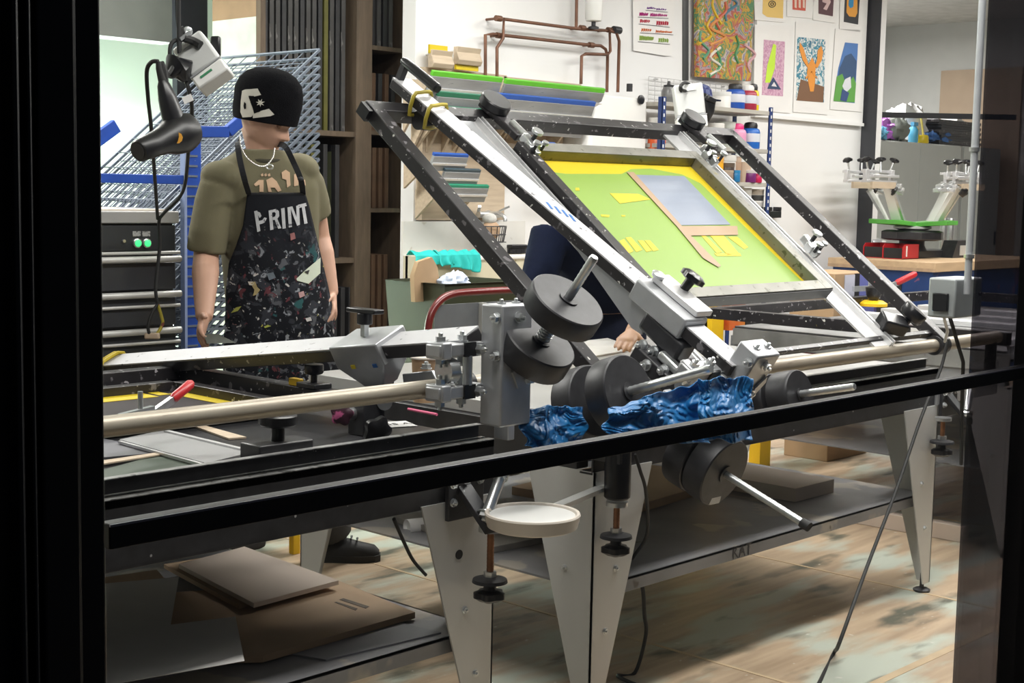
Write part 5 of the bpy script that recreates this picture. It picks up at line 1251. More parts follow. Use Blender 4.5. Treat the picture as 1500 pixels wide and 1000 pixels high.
MB().bb(pA-.012, pA, yn-.05, yn-.02, 0, zt).build('post_edge', cm((.30, .38, .62)), pst)
MB().bb(pA, pB, yf, yf+.025, 0, zt).build('post', M['blue'], dk, bevel=.003)
MB().bb(xlo-Ls-.05, xlo-Ls, yn-.03, yn-.005, 0, zt).build('post', M['blue'], dk, bevel=.003)
zb_ = at(210, 262, y=yn-.03).z
MB().bb(xlo-Ls, pA, yn-.045, yn-.02, zb_-.018, zb_+.018).build('cross_bar', M['blue'], dk, bevel=.003)
c0, c1, c2 = at(290, 193, y=yn-.03), at(333, 193, y=yn-.03), at(360, 170, y=yn-.03)
MB().bar(c0, c1, .03, .045).build('cross_bar', M['blue'], dk, bevel=.003); MB().bar(c1, c2, .03, .045).build('brace', M['blue'], dk, bevel=.003)
b0, b1 = at(140, 206, y=yf), at(170, 184, y=yf)
MB().bar(b0-(b1-b0)*2, b1, .03, .06).build('brace', M['blue'], dk, bevel=.003)
for y in (yn-.03, yf+.01): MB().bb(xlo-Ls-.05, pB, y-.02, y+.02, .0, .05).build('foot_rail', M['blue'], dk)
MB().bar((tip.x+.02, yn+.02, .9), (tip.x+.02, yn+.02, tip.z), .03, .03).build('tip_post', M['wire'], dk)
MB().bar((tip.x+.02, yn+.02, .9), (pB-.02, yn-.03, .6), .03, .03).build('tip_brace', M['blue'], dk)
# ---------------------------------------------------------------- exposure cabinet with green lamps
yE = 4.46
xr_ = at(264, 330, y=yE).x; zt = at(210, 309, y=yE).z
ec = thing('exposure_unit', (xr_-.55, 4.65, 0), 'black exposure cabinet with two lit green buttons and steel drawer rails', 'cabinet')
z1 = at(200, 327, y=yE).z
MB().bb(xr_-1.1, xr_-.012, yE-.012, 4.90, z1, zt).build('top_frame', mat('grey_lid', (.40, .40, .40), .4, .2), ec, bevel=.004)
MB().bb(xr_-1.08, xr_-.05, yE+.01, 4.88, zt, zt+.006).build('blanket', M['cream'], ec)
MB().bb(xr_-1.08, xr_-.02, yE+.02, 4.88, .05, z1).build('carcass', M['press_black'], ec)
za = at(200, 368, y=yE).z
MB().bb(xr_-1.08, xr_-.02, yE, yE+.02, za, z1-.006).build('control_panel', mat('charcoal_panel', (.03, .033, .037), .4), ec, bevel=.003)
for k, (v0, v1) in enumerate(((385, 425), (437, 478), (491, 535))):
    a, b = at(200, v0, y=yE).z, at(200, v1, y=yE).z
    d = MB().bb(xr_-1.08, xr_-.02, yE, yE+.02, b, a).build('drawer', mat('drawer_black', (.035, .037, .042), .4), ec, bevel=.003)
    MB().cyl((xr_-1.08, yE-.012, a+.012), (xr_-.008, yE-.012, a+.012), .012, .012, 12).build('steel_rail', M['steel'], d)
    MB().cyl((xr_-1.08, yE-.008, a-.03 if k else a+.035), (xr_-.008, yE-.008, a-.03 if k else a+.035), .006).build('steel_rail', M['steel'], d)
for u in (200, 214):
    q = at(u, 356, y=yE); bt = MB().lathe([(.017, 0), (.017, .008), (.014, .010)], q, 18, axes_from(-EY)).build('bezel', M['zinc'], ec)
    MB().lathe([(.0125, .006), (.0125, .012), (.008, .015)], q, 16, axes_from(-EY)).build('green_lamp', mat('green_lamp', (.1, .9, .3), .4, emit=((.05, 1, .25), 1.1)), bt)
    MB().bb(q.x-.016, q.x+.016, yE-.002, yE, q.z+.024, q.z+.042).build('name_plate', mat('name_plate', (.4, .4, .4), .5, specks=[(200, .55, (.1, .1, .1))]), ec)
q = at(181, 353, y=yE); MB().lathe([(.006, 0), (.006, .006)], q, 10, axes_from(-EY)).build('screw', M['zinc'], ec)
# ---------------------------------------------------------------- screen store: dark compartments full of screens
yR = 6.55
xl, xm1, xm2, xR = at(389, 100, y=yR).x, at(522, 100, y=yR).x, at(545, 100, y=yR).x, at(594, 100, y=yR).x
zL = [at(500, v, y=yR).z for v in (192, 378)]+[.12]; zR_ = [at(565, v, y=yR).z for v in (68, 192, 305)]+[.55, .12]
sr = thing('screen_store', ((xl+xR)/2, 6.9, 0), 'dark timber rack storing upright screens at the left end of the white wall', 'rack')
for x0_, x1_ in ((xm1, xm2), (xR, xR+.04)): MB().bb(x0_, x1_, yR, yR+.45, 0, 3.3).build('upright', M['dark_wood'], sr)
MB().bb(xl-.035, xl, yR, yR+.04, 0, 3.3).build('upright', M['dark_wood'], sr)
zs_ = at(340, 28, x=xl-.03).z
MB().bb(xl-.03, xl-.005, yR+.04, yR+.46, 0, zs_).build('side_panel', mat('side_pale', (.50, .55, .49), .7), sr)
MB().bb(xl-.03, xl-.005, yR+.04, yR+.46, zs_, 3.3).build('side_panel', mat('side_brown', (.26, .17, .10), .6), sr)
for z in zL: MB().bb(xl, xm1, yR+.01, yR+.44, z-.03, z).build('shelf', M['dark_wood'], sr)
for z in zR_: MB().bb(xm2, xR, yR+.01, yR+.44, z-.025, z).build('shelf', M['dark_wood'], sr)
MB().bb(xl, xR, yR+.45, yR+.47, 0, 3.3).build('back_panel', mat('dark_ply', (.10, .075, .05), .7), sr)
sm = [mat('worn_screen_frame', (.055, .053, .052), .6, .1, var=.4, scale=7, stretch=(1, 1, .35), specks=[(26, .62, (.14, .135, .13)), (14, .66, (.02, .02, .02))]), mat('black_screen_frame', (.02, .02, .022), .6, var=.3), mat('olive_screen_frame', (.09, .085, .012), .6, var=.2), mat('brown_screen_frame', (.10, .055, .03), .6, var=.2)]
proto = {}
def stored(x, z, h, m, lab, grp, tilt=0., w=.03, d=.38):
    key = (round(h, 2), m, w)
    if key not in proto:
        t = thing('stored_screen', (x, yR+.04, z), lab, 'screen', grp)
        for (y0, y1, za_, zb_) in ((0, .04, 0, h), (d-.04, d, 0, h), (.04, d-.04, 0, .04), (.04, d-.04, h-.04, h)):
            MB().bb(x-w/2, x+w/2, yR+.04+y0, yR+.04+y1, z+za_, z+zb_).build('frame_bar', sm[m], t, bevel=.002)
        MB().bb(x-w/2, x-w/2+.002, yR+.08, yR+d, z+.04, z+h-.04).build('mesh', mat('stored_mesh', (.10, .11, .06), .6), t)
        proto[key] = t
    else: t = dup(proto[key], (x, yR+.04, z), lab)
    t['group'] = grp; t.rotation_euler = (0, tilt, 0)
    return t
ORD = ['first', 'second', 'third', 'fourth', 'fifth', 'sixth', 'seventh', 'eighth', 'ninth', 'tenth', 'eleventh', 'twelfth', 'thirteenth', 'fourteenth', 'fifteenth', 'sixteenth', 'seventeenth', 'eighteenth', 'nineteenth', 'twentieth', 'twenty-first', 'twenty-second', 'twenty-third', 'twenty-fourth', 'twenty-fifth']
rnd = random.Random(11)
x = xl+.03; k = 0
n_ = 0
xs = []
while x < xm1-.04: xs.append(x); x += .043
for i, x in enumerate(xs):
    olive = i == len(xs)-4
    stored(x, zL[0]+.001, .98-.05*((i*7) % 3)/2, 2 if olive else (0 if i % 3 else 1), 'olive-edged screen upright in the top left compartment of the store' if olive else ('worn grey' if i % 3 else 'black')+' upright screen, '+ORD[i]+' from the left in the top left compartment', 'screens in the top left compartment', 0)
x = xm2+.04; i = 0
while x < xR-.055:
    stored(x, zR_[0]+.001, .70, 0 if i % 2 else 1, ('worn grey' if i % 2 else 'black')+' upright screen, '+ORD[i]+' from the left in the top right compartment', 'screens in the top right compartment'); x += .047; i += 1
x = xm2+.05
for i in range(4):
    stored(x, zR_[1]+.001, .34, 1 if i % 2 else 3, 'short '+('black' if i % 2 else 'brown')+' screen, '+ORD[i]+' from the left below the top right shelf', 'screens below the top right shelf'); x += .052
for i, z in enumerate((zR_[2], zR_[3])):
    for j in range(3): stored(xm2+.06+.05*j, z+.001, .36 if i == 0 else .5, 3, 'brown screen, '+ORD[j]+' from the left in the '+('upper' if i == 0 else 'lowest')+' of the two lower right compartments', 'screens in the lower right compartments')
x = xl+.10
for i in range(6):
    olive = i == 3
    stored(x, zL[1]+.001, .66, 2 if olive else 1, 'olive green screen leaning in the middle compartment behind the man' if olive else 'black screen, '+ORD[i]+' from the left in the middle compartment', 'screens in the middle compartment', 0); x += .09
x = xl+.06
for i in range(11):
    stored(x, zL[2]+.001, .74, 1, 'black screen, '+ORD[i]+' from the left in the bottom compartment', 'screens in the bottom compartment'); x += .06
# ---------------------------------------------------------------- on and under the left press
def flat(name, px, z, th, m, lab, cat, grp=None, **k):
    P = [at(u, v, z=z) for u, v in px]; c = sum(P, V())/len(P)
    return single(name, MB().prism(P, (0, 0, th)), m, (c.x, c.y, z), lab, cat, grp, **k)
def rect_at(cx_, cy_, w, d, rot=0.):
    c, s = cos(rot), sin(rot); return [(cx_+c*x-s*y, cy_+s*x+c*y) for x, y in ((-w/2, -d/2), (w/2, -d/2), (w/2, d/2), (-w/2, d/2))]
def board(name, cx_, cy_, w, d, z, th, m, lab, cat, rot=0., grp=None, parts=None):
    t = thing(name, (cx_, cy_, z), lab, cat, grp)
    MB().prism([V((x, y, z)) for x, y in rect_at(cx_, cy_, w, d, rot)], (0, 0, th)).build('sheet' if cat != 'box' else 'box_body', m, t, bevel=.0015)
    return t
ta = [at(175, 647, z=.845), at(243, 632, z=.845), at(376, 664, z=.845), at(302, 682, z=.845)]
t = thing('aluminium_straightedge', sum(ta, V())/4, 'wide aluminium straightedge lying across the left press table', 'straightedge')
MB().prism(ta, (0, 0, .006)).build('plate', mat('satin_alu', (.42, .42, .43), .4, .5, var=.05), t)
e0, e1 = at(243, 632, z=.851), at(376, 664, z=.851); MB().bar(e0, e1, .012, .008).build('raised_edge', M['alu'], t)
e0, e1 = at(175, 647, z=.851), at(302, 682, z=.851); MB().bar(e0, e1, .008, .006).build('raised_edge', M['alu'], t)
flat('tan_strip', [(285, 626), (300, 625), (361, 642), (335, 644)], .843, .004, M['wood'], 'thin tan wooden strip on the left press table beside the straightedge', 'strip')
flat('green_board', [(150, 690), (238, 666), (300, 684), (150, 716)], .8425, .003, mat('green_board', (.06, .08, .06), .5), 'dark green board at the near left of the press table', 'board')
flat('grey_board', [(150, 672), (150, 644), (172, 648), (240, 664)], .8425, .0035, mat('grey_card', (.16, .16, .18), .5), 'dark grey board under the green one, left edge of the press table', 'board')
flat('tan_edging', [(150, 676), (238, 663), (240, 666), (150, 681)], .847, .003, M['wood'], 'narrow tan edging between the grey and green boards', 'strip')
# black knob with its clamp bar on the near edge
q = at(410, 650, z=.85)
t = thing('table_clamp', (q.x, q.y, .866), 'black round-knobbed clamp on the near edge of the left press table', 'clamp')
qb = V((q.x, YP+.09, .842)); qk = at(411, 640, y=YP+.09)
MB().bb(qk.x-.075, qk.x+.075, YP+.066, YP+.14, .842, .885).build('clamp_bar', M['press_black'], t, bevel=.004); MB().bb(qk.x-.02, qk.x+.05, YP+.062, YP+.066, .85, .862).build('pale_plate', M['alu'], t)
round_knob((qk.x, YP+.10, .884), EZ, .044, .03, .03).build('knob', M['plastic_black'], t)
q = at(236, 590, z=.93)
tq = at(224, 597, y=2.80)
t = thing('toggle_clamp', (tq.x, tq.y, tq.z-.02), 'steel toggle clamp with a red grip behind the worn pipe of the left press', 'clamp')
toggle(t, (tq.x, tq.y, tq.z-.03), EX*.92+EY*.3+EZ*.0, .085, .85)
MB().bb(tq.x-.03, tq.x+.03, tq.y-.03, tq.y+.03, .915, tq.z-.028).build('mount', M['press_black'], t)
# tubs behind the arm on the press table
for k, (u, v, c, lab) in enumerate(((332, 545, (.55, .38, .22), 'tan ink tub behind the arm, beyond the lowered frame'), (368, 543, (.55, .18, .06), 'orange and red tub next to the tan one beyond the lowered frame'))):
    q = at(u, v+8, y=3.78); r = .045; c_ = V((q.x, 3.80, at(u, v+14, y=3.8).z))
# small loose things right of the slider
q = at(622, 553, y=3.0); h = at(622, 523, y=3.0).z-.842
t = thing('paper_cup', (q.x, 3.0, .842), 'brown paper cup on the left press table behind the pipe clamps', 'cup')
hh = at(622, 523, y=3.0).z-.842
MB().lathe([(.032, 0), (.038, hh*.95), (.041, hh), (.036, hh), (.034, hh*.9)], (q.x, 3.0, .842), 24).build('cup_wall', mat('kraft_cup', (.50, .33, .20), .6), t)
MB().lathe([(.041, hh-.004), (.042, hh), (.040, hh+.003)], (q.x, 3.0, .842), 24).build('cup_rim', M['cream'], t)
q = at(795, 545, z=.845)
lab_p = [at(u, v, z=.845) for u, v in ((572, 619), (574, 614), (592, 619), (591, 629))]
q = at(582, 624, z=.848)
t = thing('paper_label', q, 'small white label with numbers on the left press table', 'label')
lx = V((.93, -.36, 0)).normalized(); ly = EZ.cross(lx); q = at(583, 621, z=.8435)
MB().box(q, (.075, .085, .001), (lx, ly, EZ)).build('card', M['paper'], t)
text_obj('print', '55 A', .036, M['iron'], t, q+EZ*.001, (lx, ly, EZ), .0002)
single('pink_pencil', MB().cyl(at(598, 599, z=.847), at(640, 607, z=.847), .004, .004, 8), cm((.75, .15, .28)), at(620, 603, z=.843), 'pink pencil on the left press table below the clamps', 'pencil')
kb = at(553, 612, y=2.62); t = thing('knob_cluster', (kb.x, kb.y, .842), 'black star knobs on a pink-splashed adjuster under the worn pipe', 'adjuster')
star_knob(kb+V((0, .03, -.02)), V((-.2, -.9, -.2)), .034, 5, .03).build('star_knob', M['plastic_black'], t); k2 = at(505, 606, y=2.70)
star_knob(k2, V((-.6, -.5, .1)), .026, 5, .03).build('star_knob', mat('pink_black', (.05, .015, .03), .4, specks=[(30, .6, (.5, .1, .25))]), t)
MB().cyl(k2, kb+V((.05, .08, 0)), .016).build('spindle', M['zinc'], t); MB().bb(kb.x-.01, kb.x+.06, kb.y+.04, kb.y+.10, .842, kb.z+.03).build('block', M['iron'], t, bevel=.003)
MB().cyl(kb+V((.05, .03, .03)), kb+V((.07, .08, .03)), .02).build('steel_ring', M['zinc'], t)
q = at(460, 560, z=.945); t = thing('frame_clamp', V((q.x, q.y, .916)), 'small black knob clamp with a yellow spot on the lowered frame bar', 'clamp')
qx = 2.415; qk = at(460, 560, x=qx); MB().bb(qx-.03, qx+.03, qk.y-.04, qk.y+.04, .9155, .93).build('clamp_foot', M['press_black'], t, bevel=.003); round_knob((qx, qk.y, .929), EZ, .026, .03, .02).build('knob', M['plastic_black'], t)
MB().bb(qx-.02, qx+.0, qk.y+.045, qk.y+.085, .9155, .935).build('yellow_block', M['yellow'], t, bevel=.002)
# cardboard on the lower shelf
zz = .3525
b1 = flat('grey_board', [(157, 1012), (400, 955), (478, 968), (646, 928), (400, 870), (120, 930)], zz, .004, mat('steel_grey_board', (.20, .20, .22), .5, var=.1, specks=[(8, .66, (.28, .27, .27))]), 'large dull grey board lying at the bottom of the left shelf', 'board')
kr = mat('kraft_board', (.42, .29, .18), .7, var=.1, scale=5)
lt = mat('pale_chipboard', (.62, .52, .44), .7, var=.05, scale=5)
def lay(name, px, z, th, m, lab, cat='board'): return flat(name, px, z, th, m, lab, cat, None)
lay('kraft_board', [(170, 975), (385, 970), (608, 905), (495, 858), (200, 880)], zz+.005, .016, kr, 'large brown chipboard sheet with a printed mark on the left shelf')
mk = [at(u, v, z=zz+.0215) for u, v in ((497, 878), (503, 876), (541, 888), (536, 891))]
mk2 = [at(u, v, z=zz+.0215) for u, v in ((490, 882), (493, 881), (524, 891), (521, 894))]
kbx = bpy.data.objects['kraft_board']; MB().prism(mk, (0, 0, .0005)).build('printed_mark', M['dark_wood'], kbx); MB().prism(mk2, (0, 0, .0005)).build('printed_mark', M['dark_wood'], kbx)
lay('chip_board', [(240, 832), (300, 822), (402, 878), (350, 892)], zz+.022, .012, kr, 'narrow brown chipboard strip on top of the pale sheet’s left side')
lay('pale_board', [(262, 832), (358, 806), (496, 856), (372, 890)], zz+.036, .012, lt, 'pale chipboard sheet catching the light, uppermost on the left shelf')
tr_m = mat('reflection_sheet', (.80, .78, .76), .4, var=.05, alpha=.85)
lay('reflection_sheet', [(150, 855), (262, 845), (250, 915), (345, 903), (358, 968), (150, 1005)], zz+.075, .0008, tr_m, 'translucent sheet in place of a glass reflection at the lower left corner', 'sheet')  # sheet added in place of a reflection in the glass
lay('paper_strip', [(150, 905), (237, 892), (238, 897), (150, 925)], zz+.070, .001, lt, 'pale paper strip under the translucent sheet', 'strip')
# long card pad lying under the film keeps it raised
lay('card_pad', [(150, 870), (230, 858), (300, 940), (150, 980)], zz+.0215, .045, kr, 'thick brown card pad under the translucent sheet', 'pad')
# right press shelf: packs
P = [at(u, v, z=.42) for u, v in ((1100, 679), (1226, 702), (1184, 711))]
q0 = at(1226, 702, z=.42); 
board('card_pack', q0.x-.14, q0.y+.28, .26, .55, .3725, .05, lt, 'long tan card pack on the right press shelf behind the counterweight', 'pack')
board('ply_pack', 4.05, 3.25, .7, .5, .3725, .03, kr, 'brown sheet pack on the right press shelf, dark and stained', 'pack', .1)
board('card_pack', 3.3, 3.15, .5, .5, .3725, .02, mat('mottled_card', (.25, .23, .21), .6, var=.3), 'mottled grey card on the right press shelf near the corner leg', 'pack', -.1)
cyl_p = at(600, 770, z=.45)
rp = at(596, 771, z=.385); single('paper_roll', MB().lathe([(.020, .01), (.027, 0), (.027, .35), (.022, .35)], V((rp.x, rp.y, .381)), 18, axes_from(V((.96, -.28, 0)))), M['paper'], (rp.x, rp.y, .352), 'white paper roll on the shelf behind the left corner leg', 'paper roll')
# print on the shelf edge of the right press
q = at(1087, 812, y=YP+.018)
text_obj('shelf_mark', 'KAT', .055, M['iron'], pr, V((q.x, YP+.0185, .352)), (EX, EZ, -EY), .0003)
# yellow step
ys = thing('yellow_platform', (3.2, 4.62, 0), 'yellow painted steel step behind the left press, near the black shoe', 'step')
y0_ = 4.45; xa_ = at(440, 825, y=y0_).x
MB().bb(xa_-.55, xa_, y0_, y0_+.03, .10, .135).build('top_rail', M['yellow'], ys, bevel=.003)
for x in (xa_-.035, xa_-.55): MB().bb(x, x+.035, y0_, y0_+.03, 0, .135).build('leg', M['yellow'], ys, bevel=.003); MB().bb(x, x+.035, y0_+.35, y0_+.38, 0, .135).build('leg', M['yellow'], ys, bevel=.003)
MB().bb(xa_-.55, xa_, y0_+.03, y0_+.38, .115, .135).build('tread', M['iron'], ys)
# plank on the floor beyond the right leg
a, b = at(1360, 786, z=.0), at(1415, 794, z=.0)
single('floor_plank', MB().bar(V((a.x, a.y+.6, .035)), V((b.x, b.y, .035)), .05, .07), lt, (b.x, b.y, 0), 'pale timber batten on the floor past the right press leg', 'plank', bevel=.003)
# cables
def cable(px, lab, m=M['rubber'], r=.006):
    pts = bezier(px, 6); b = min(pts, key=lambda p: p.z)
    return single('power_cable', MB().tube(pts, r, 8), m, b, lab, 'cable')
cable([at(1388, 498, y=2.38), at(1378, 540, y=2.38), at(1350, 610, y=2.36), at(1312, 720, y=2.30), at(1270, 830, y=2.22), at(1230, 940, y=2.12), at(1222, 955, z=.006), at(1195, 1010, z=.006), at(1170, 1060, z=.006)], 'black cable slanting from the raised frame corner down to the floor')
cable([at(930, 845, y=2.55), at(941, 860, y=2.56), at(944, 900, y=2.58), at(946, 930, y=2.6), at(930, 985, z=.006), at(905, 990, z=.006), at(950, 1010, z=.006)], 'black cable hanging behind the corner leg of the right press')
cable([at(577, 760, y=2.75), at(590, 790, y=2.8), at(605, 820, y=2.85), at(624, 842, y=2.85)], 'black cable curling behind the left corner leg', r=.005)
cable([at(930, 665, y=2.42), at(938, 690, y=2.42), at(946, 720, y=2.44), at(948, 780, y=2.5), at(930, 812, y=2.55), at(926, 818, y=2.6)], 'thin black lead hanging under the corner of the right press', r=.005)
# blue plastic film draped over the counterweights
def film(u0, v0, u1, v1, y, seed, lab, lean=.04, skew=0):
    c = at((u0+u1)/2, v1, y=y)
    def fn(i, j):
        e = .10*noise.noise(V((i*3, seed, 0)))+.06*noise.noise(V((i*9, seed, 3)))
        f = .12*noise.noise(V((seed, j*3, 1)))*(1 if i > .5 else -1)
        uu = u0+(u1-u0)*(i+f*abs(2*i-1)); vv = v0+(v1-v0)*(j+e*(1-j)+.10*noise.noise(V((i*4, 5, seed)))*j)
        vv += skew*(1-i)*(1-j); p = V((i*1.6, j*1.2, seed)); w1 = V((noise.noise(p*2), noise.noise(p*2+V((7, 0, 0))), 0))*.5
        d = .030*noise.noise(p*2.2)-.013*abs(noise.noise((p+w1)*4.5))-.006*abs(noise.noise((p+w1)*11))
        return at(uu, vv, y=y+d+lean*(.5-j)-.02*sin(pi*i))
    return single('blue_film', MB().sheet(fn, 70, 46), M['bluefilm'], c, lab, 'plastic film', solid=.0015)
film(766, 596, 856, 656, 2.33, 1.3, 'dark blue plastic film beside the left carriage post')
film(886, 556, 1036, 646, 2.03, 2.7, 'large sheet of blue plastic film under the zinc rod of the right press', skew=40)
film(1024, 553, 1102, 646, 1.97, 5.1, 'blue plastic film hanging about the lower end of the raised arm')
# ---------------------------------------------------------------- people
from mathutils.bvhtree import BVHTree
def skin_mat(name, c): return mat(name, c, .5, var=.06, scale=14, bump=.03, bscale=120)
SK1 = skin_mat('skin_fair', (.56, .33, .24)); SK2 = skin_mat('skin_warm', (.52, .30, .20))
def remesh(o, vox, smooth=2):
    r = o.modifiers.new('remesh', 'REMESH'); r.mode = 'VOXEL'; r.voxel_size = vox; r.use_smooth_shade = True
    if smooth:
        s = o.modifiers.new('smooth', 'SMOOTH'); s.iterations = smooth; s.factor = .5
    return o
def head_mesh(mb, c, fw, up, s=1.):
    """c: middle of the head; fw: where the face points; up: crown."""
    fw = V(fw).normalized(); up = V(up); up = (up-fw*up.dot(fw)).normalized(); lf = up.cross(fw)
    def lerp(tab, z):
        for (a, va), (b, vb) in zip(tab, tab[1:]):
            if z <= b: return va+(vb-va)*(z-a)/(b-a)
        return tab[-1][1]
    fr = [(0, .060), (.06, .084), (.14, .086), (.2, .088), (.30, .090), (.42, .086), (.5, .083), (.58, .094), (.72, .093), (.85, .075), (.94, .045), (1, .008)]
    bk = [(0, .0), (.1, .02), (.2, .055), (.35, .085), (.55, .102), (.72, .102), (.86, .085), (.95, .05), (1, .008)]
    wd = [(0, .022), (.06, .040), (.16, .056), (.3, .066), (.45, .072), (.6, .075), (.75, .074), (.87, .058), (.95, .034), (1, .006)]
    rings = []
    for i in range(41):
        z = i/40; F_, B_, W_2 = lerp(fr, z), lerp(bk, z), lerp(wd, z); ring = []
        for j in range(48):
            a = 2*pi*j/48; sx, cy = sin(a), cos(a)
            x = W_2*(abs(sx)**.9)*(1 if sx > 0 else -1); y = (F_ if cy > 0 else B_)*(abs(cy)**.85)*(1 if cy > 0 else -1)
            if cy > 0:
                g = lambda x0, z0, wx, wz: math.exp(-((x-x0)/wx)**2-((z-z0)/wz)**2)
                y += .021*g(0, .335, .013, .045)+.014*g(0, .40, .009, .05)+.007*g(0, .47, .008, .06)   # nose
                y += .006*g(.012, .325, .010, .025)+.006*g(-.012, .325, .010, .025)
                y -= .013*(g(.032, .475, .018, .045)+g(-.032, .475, .018, .045))                          # eye sockets
                y += .006*g(0, .235, .022, .018)+.007*g(0, .20, .020, .018)-.006*g(0, .217, .024, .008)-.004*g(0, .165, .03, .018)
                y += .006*g(0, .08, .02, .05)
                y += .004*(g(.03, .56, .025, .03)+g(-.03, .56, .025, .03))
            ring.append(c+lf*(x*s)+fw*(y*s)+up*((z-.5)*.232*s))
        rings.append(ring)
    mb.rings(rings)
    for sd in (-1, 1):
        e = c+lf*(.073*sd*s)-fw*.008*s-up*.012*s
        mb.ball(e, (.010*s, .020*s, .032*s), 10, 8, (lf, fw, up))
    return lf, fw, up
def hand_mesh(mb, wrist, d, palm_n, thumb_side, curl=.5, s=1., spread=.1):
    """d: wrist to knuckles; palm_n: out of the palm; thumb_side: +-1 along d x palm_n."""
    wrist = V(wrist); d = V(d).normalized(); n = V(palm_n); n = (n-d*n.dot(d)).normalized(); x = d.cross(n)*thumb_side
    def ring(t, w, h): return [wrist+d*t*s+x*(w*cos(a)*s)+n*(h*sin(a)*s) for a in [2*pi*k/16 for k in range(16)]]
    mb.rings([ring(-.02, .027, .021), ring(.01, .029, .019), ring(.05, .038, .016), ring(.085, .042, .014), ring(.098, .036, .010)])
    for k, (off, ln, r) in enumerate(((.030, .072, .0092), (.010, .082, .0096), (-.011, .076, .0092), (-.030, .060, .0080))):
        p = wrist+d*.080*s+x*off*s; path, rr = [p-d*.02*s], [r*s]
        dirv = (d+x*(off*spread*10)).normalized(); ang = 0
        for j, f in enumerate((.45, .32, .23)):
            ang = curl*(.5+.5*j)
            dv = (dirv*cos(ang)+n*sin(ang)).normalized()
            path.append(p); rr.append(r*s*(1-.07*j)); p = p+dv*(ln*f*s)
        path.append(p); rr.append(r*.72*s); path.append(p+dv*.004*s); rr.append(r*.3*s)
        mb.tube(path, rr, 8)
    p = wrist+d*.022*s+x*.026*s; t1 = (d*.6+x*.75+n*.25).normalized(); t2 = (d*.85+x*.35+n*.4).normalized()
    mb.tube([p-t1*.012*s, p, p+t1*.036*s, p+t1*.036*s+t2*.030*s, p+t1*.036*s+t2*.034*s], [.013*s, .014*s, .0115*s, .0085*s, .004*s], 8)
def limb(mb, pts, rs, n=16): mb.tube(bezier(pts, 5), interp(rs, 5), n)
def interp(rs, n):
    out = []
    for a, b in zip(rs, rs[1:]): out += [a+(b-a)*k/n for k in range(n)]
    return out+[rs[-1]]
def ell_ring(c, lf, fw, w, df, db, n=32, sq=.85):
    r = []
    for k in range(n):
        a = 2*pi*k/n; ca, sa = cos(a), sin(a)
        r.append(c+lf*(w*(abs(ca)**sq)*(1 if ca > 0 else -1))+fw*((df if sa > 0 else db)*(abs(sa)**sq)*(1 if sa > 0 else -1)))
    return r
# ---- the printer in the beanie
fw = V((-.42, -.907, 0)).normalized(); lf = V((.907, -.42, 0)).normalized()
yP1 = 4.30
nb = at(384, 223, y=yP1); pel = at(405, 470, y=4.30)
p1 = thing('person', (pel.x, pel.y, 0), 'man in a black beanie, olive T-shirt and paint-spattered black apron reading PRINT, looking down', 'person')
hc = at(392, 166, y=yP1-.03); hfw = (V((.42, -.80, 0)).normalized()*.86-EZ*.50); 
body = MB(); hl, hf, hu = head_mesh(body, hc, hfw, EZ+V((-.1, .1, 0)), 1.10)
limb(body, [nb-EZ*.06, nb+EZ*.01, hc-hu*.06-hf*.02], [.075, .058, .056])
# joints
rs_, re_, rw_ = at(309, 262, y=yP1+.02), at(302, 372, y=yP1+.04), at(299, 466, y=4.16)
ls_, le_, lw_ = at(450, 248, y=yP1-.08), at(467, 345, y=yP1-.02), at(486, 432, y=yP1-.10)
def arm_(mb, s, e, w_, k=1.):
    limb(mb, [nb.lerp(s, .55)-EZ*.07, s.lerp(e, .22)+(nb-s)*.10, s.lerp(e, .6), e, e.lerp(w_, .3), e.lerp(w_, .7), w_], [.05*k, .042*k, .044*k, .043*k, .046*k, .036*k, .027*k])
arm_(body, rs_, re_, rw_, 1.05); arm_(body, ls_, le_, lw_, .95)
hdr = (at(291, 500, y=4.09)-rw_).normalized()
hand_mesh(body, rw_, hdr, (V((.3, -.8, -.3))), 1, .55, .98)
hand_mesh(body, lw_, (at(489, 458, y=yP1-.14)-lw_).normalized(), -lf*.6-fw*.2, -1, .6, .95)
# torso core and legs keep the figure in one piece
ch = nb.lerp(pel, .30)
body.rings([ell_ring(nb-EZ*.02, lf, fw, .07, .06, .06), ell_ring(nb.lerp(pel, .12), lf, fw, .15, .08, .08), ell_ring(ch, lf, fw, .155, .10, .10), ell_ring(nb.lerp(pel, .7), lf, fw, .135, .09, .09), ell_ring(pel, lf, fw, .15, .10, .11)])
kneeL, footL = pel+lf*.11-EZ*.42+fw*.02, at(486, 820, z=.0)+EZ*.09
kneeR = pel-lf*.10-EZ*.42; footR = pel-lf*.12; footR.z = .09
for hip, kn, ft in ((pel+lf*.08, kneeL, footL), (pel-lf*.08, kneeR, footR)): limb(body, [hip, kn, ft], [.085, .058, .042])
bo = remesh(body.build('body', SK1, p1), .0055, 2)
# lids and brows under the beanie; lid skin darkened for the shade there
for sd in (-1, 1):
    e = hc+hl*(.034*sd)+hf*.079-hu*.008
    MB().ball(e-hf*.004, .0105, 12, 8).build('eyelid', mat('shaded_lid_skin', (.36, .19, .13), .5), p1)
    MB().tube([e+hl*-.018+hu*.020+hf*.010, e+hu*.024+hf*.014, e+hl*.018+hu*.020+hf*.008], [.003, .004, .003], 6).build('eyebrow', cm((.10, .06, .04), .8), p1)
MB().tube([hc+hl*.022+hf*.092-hu*.066, hc+hf*.098-hu*.067, hc-hl*.022+hf*.092-hu*.066], [.002, .004, .002], 6).build('lips', cm((.42, .17, .14), .5), p1)
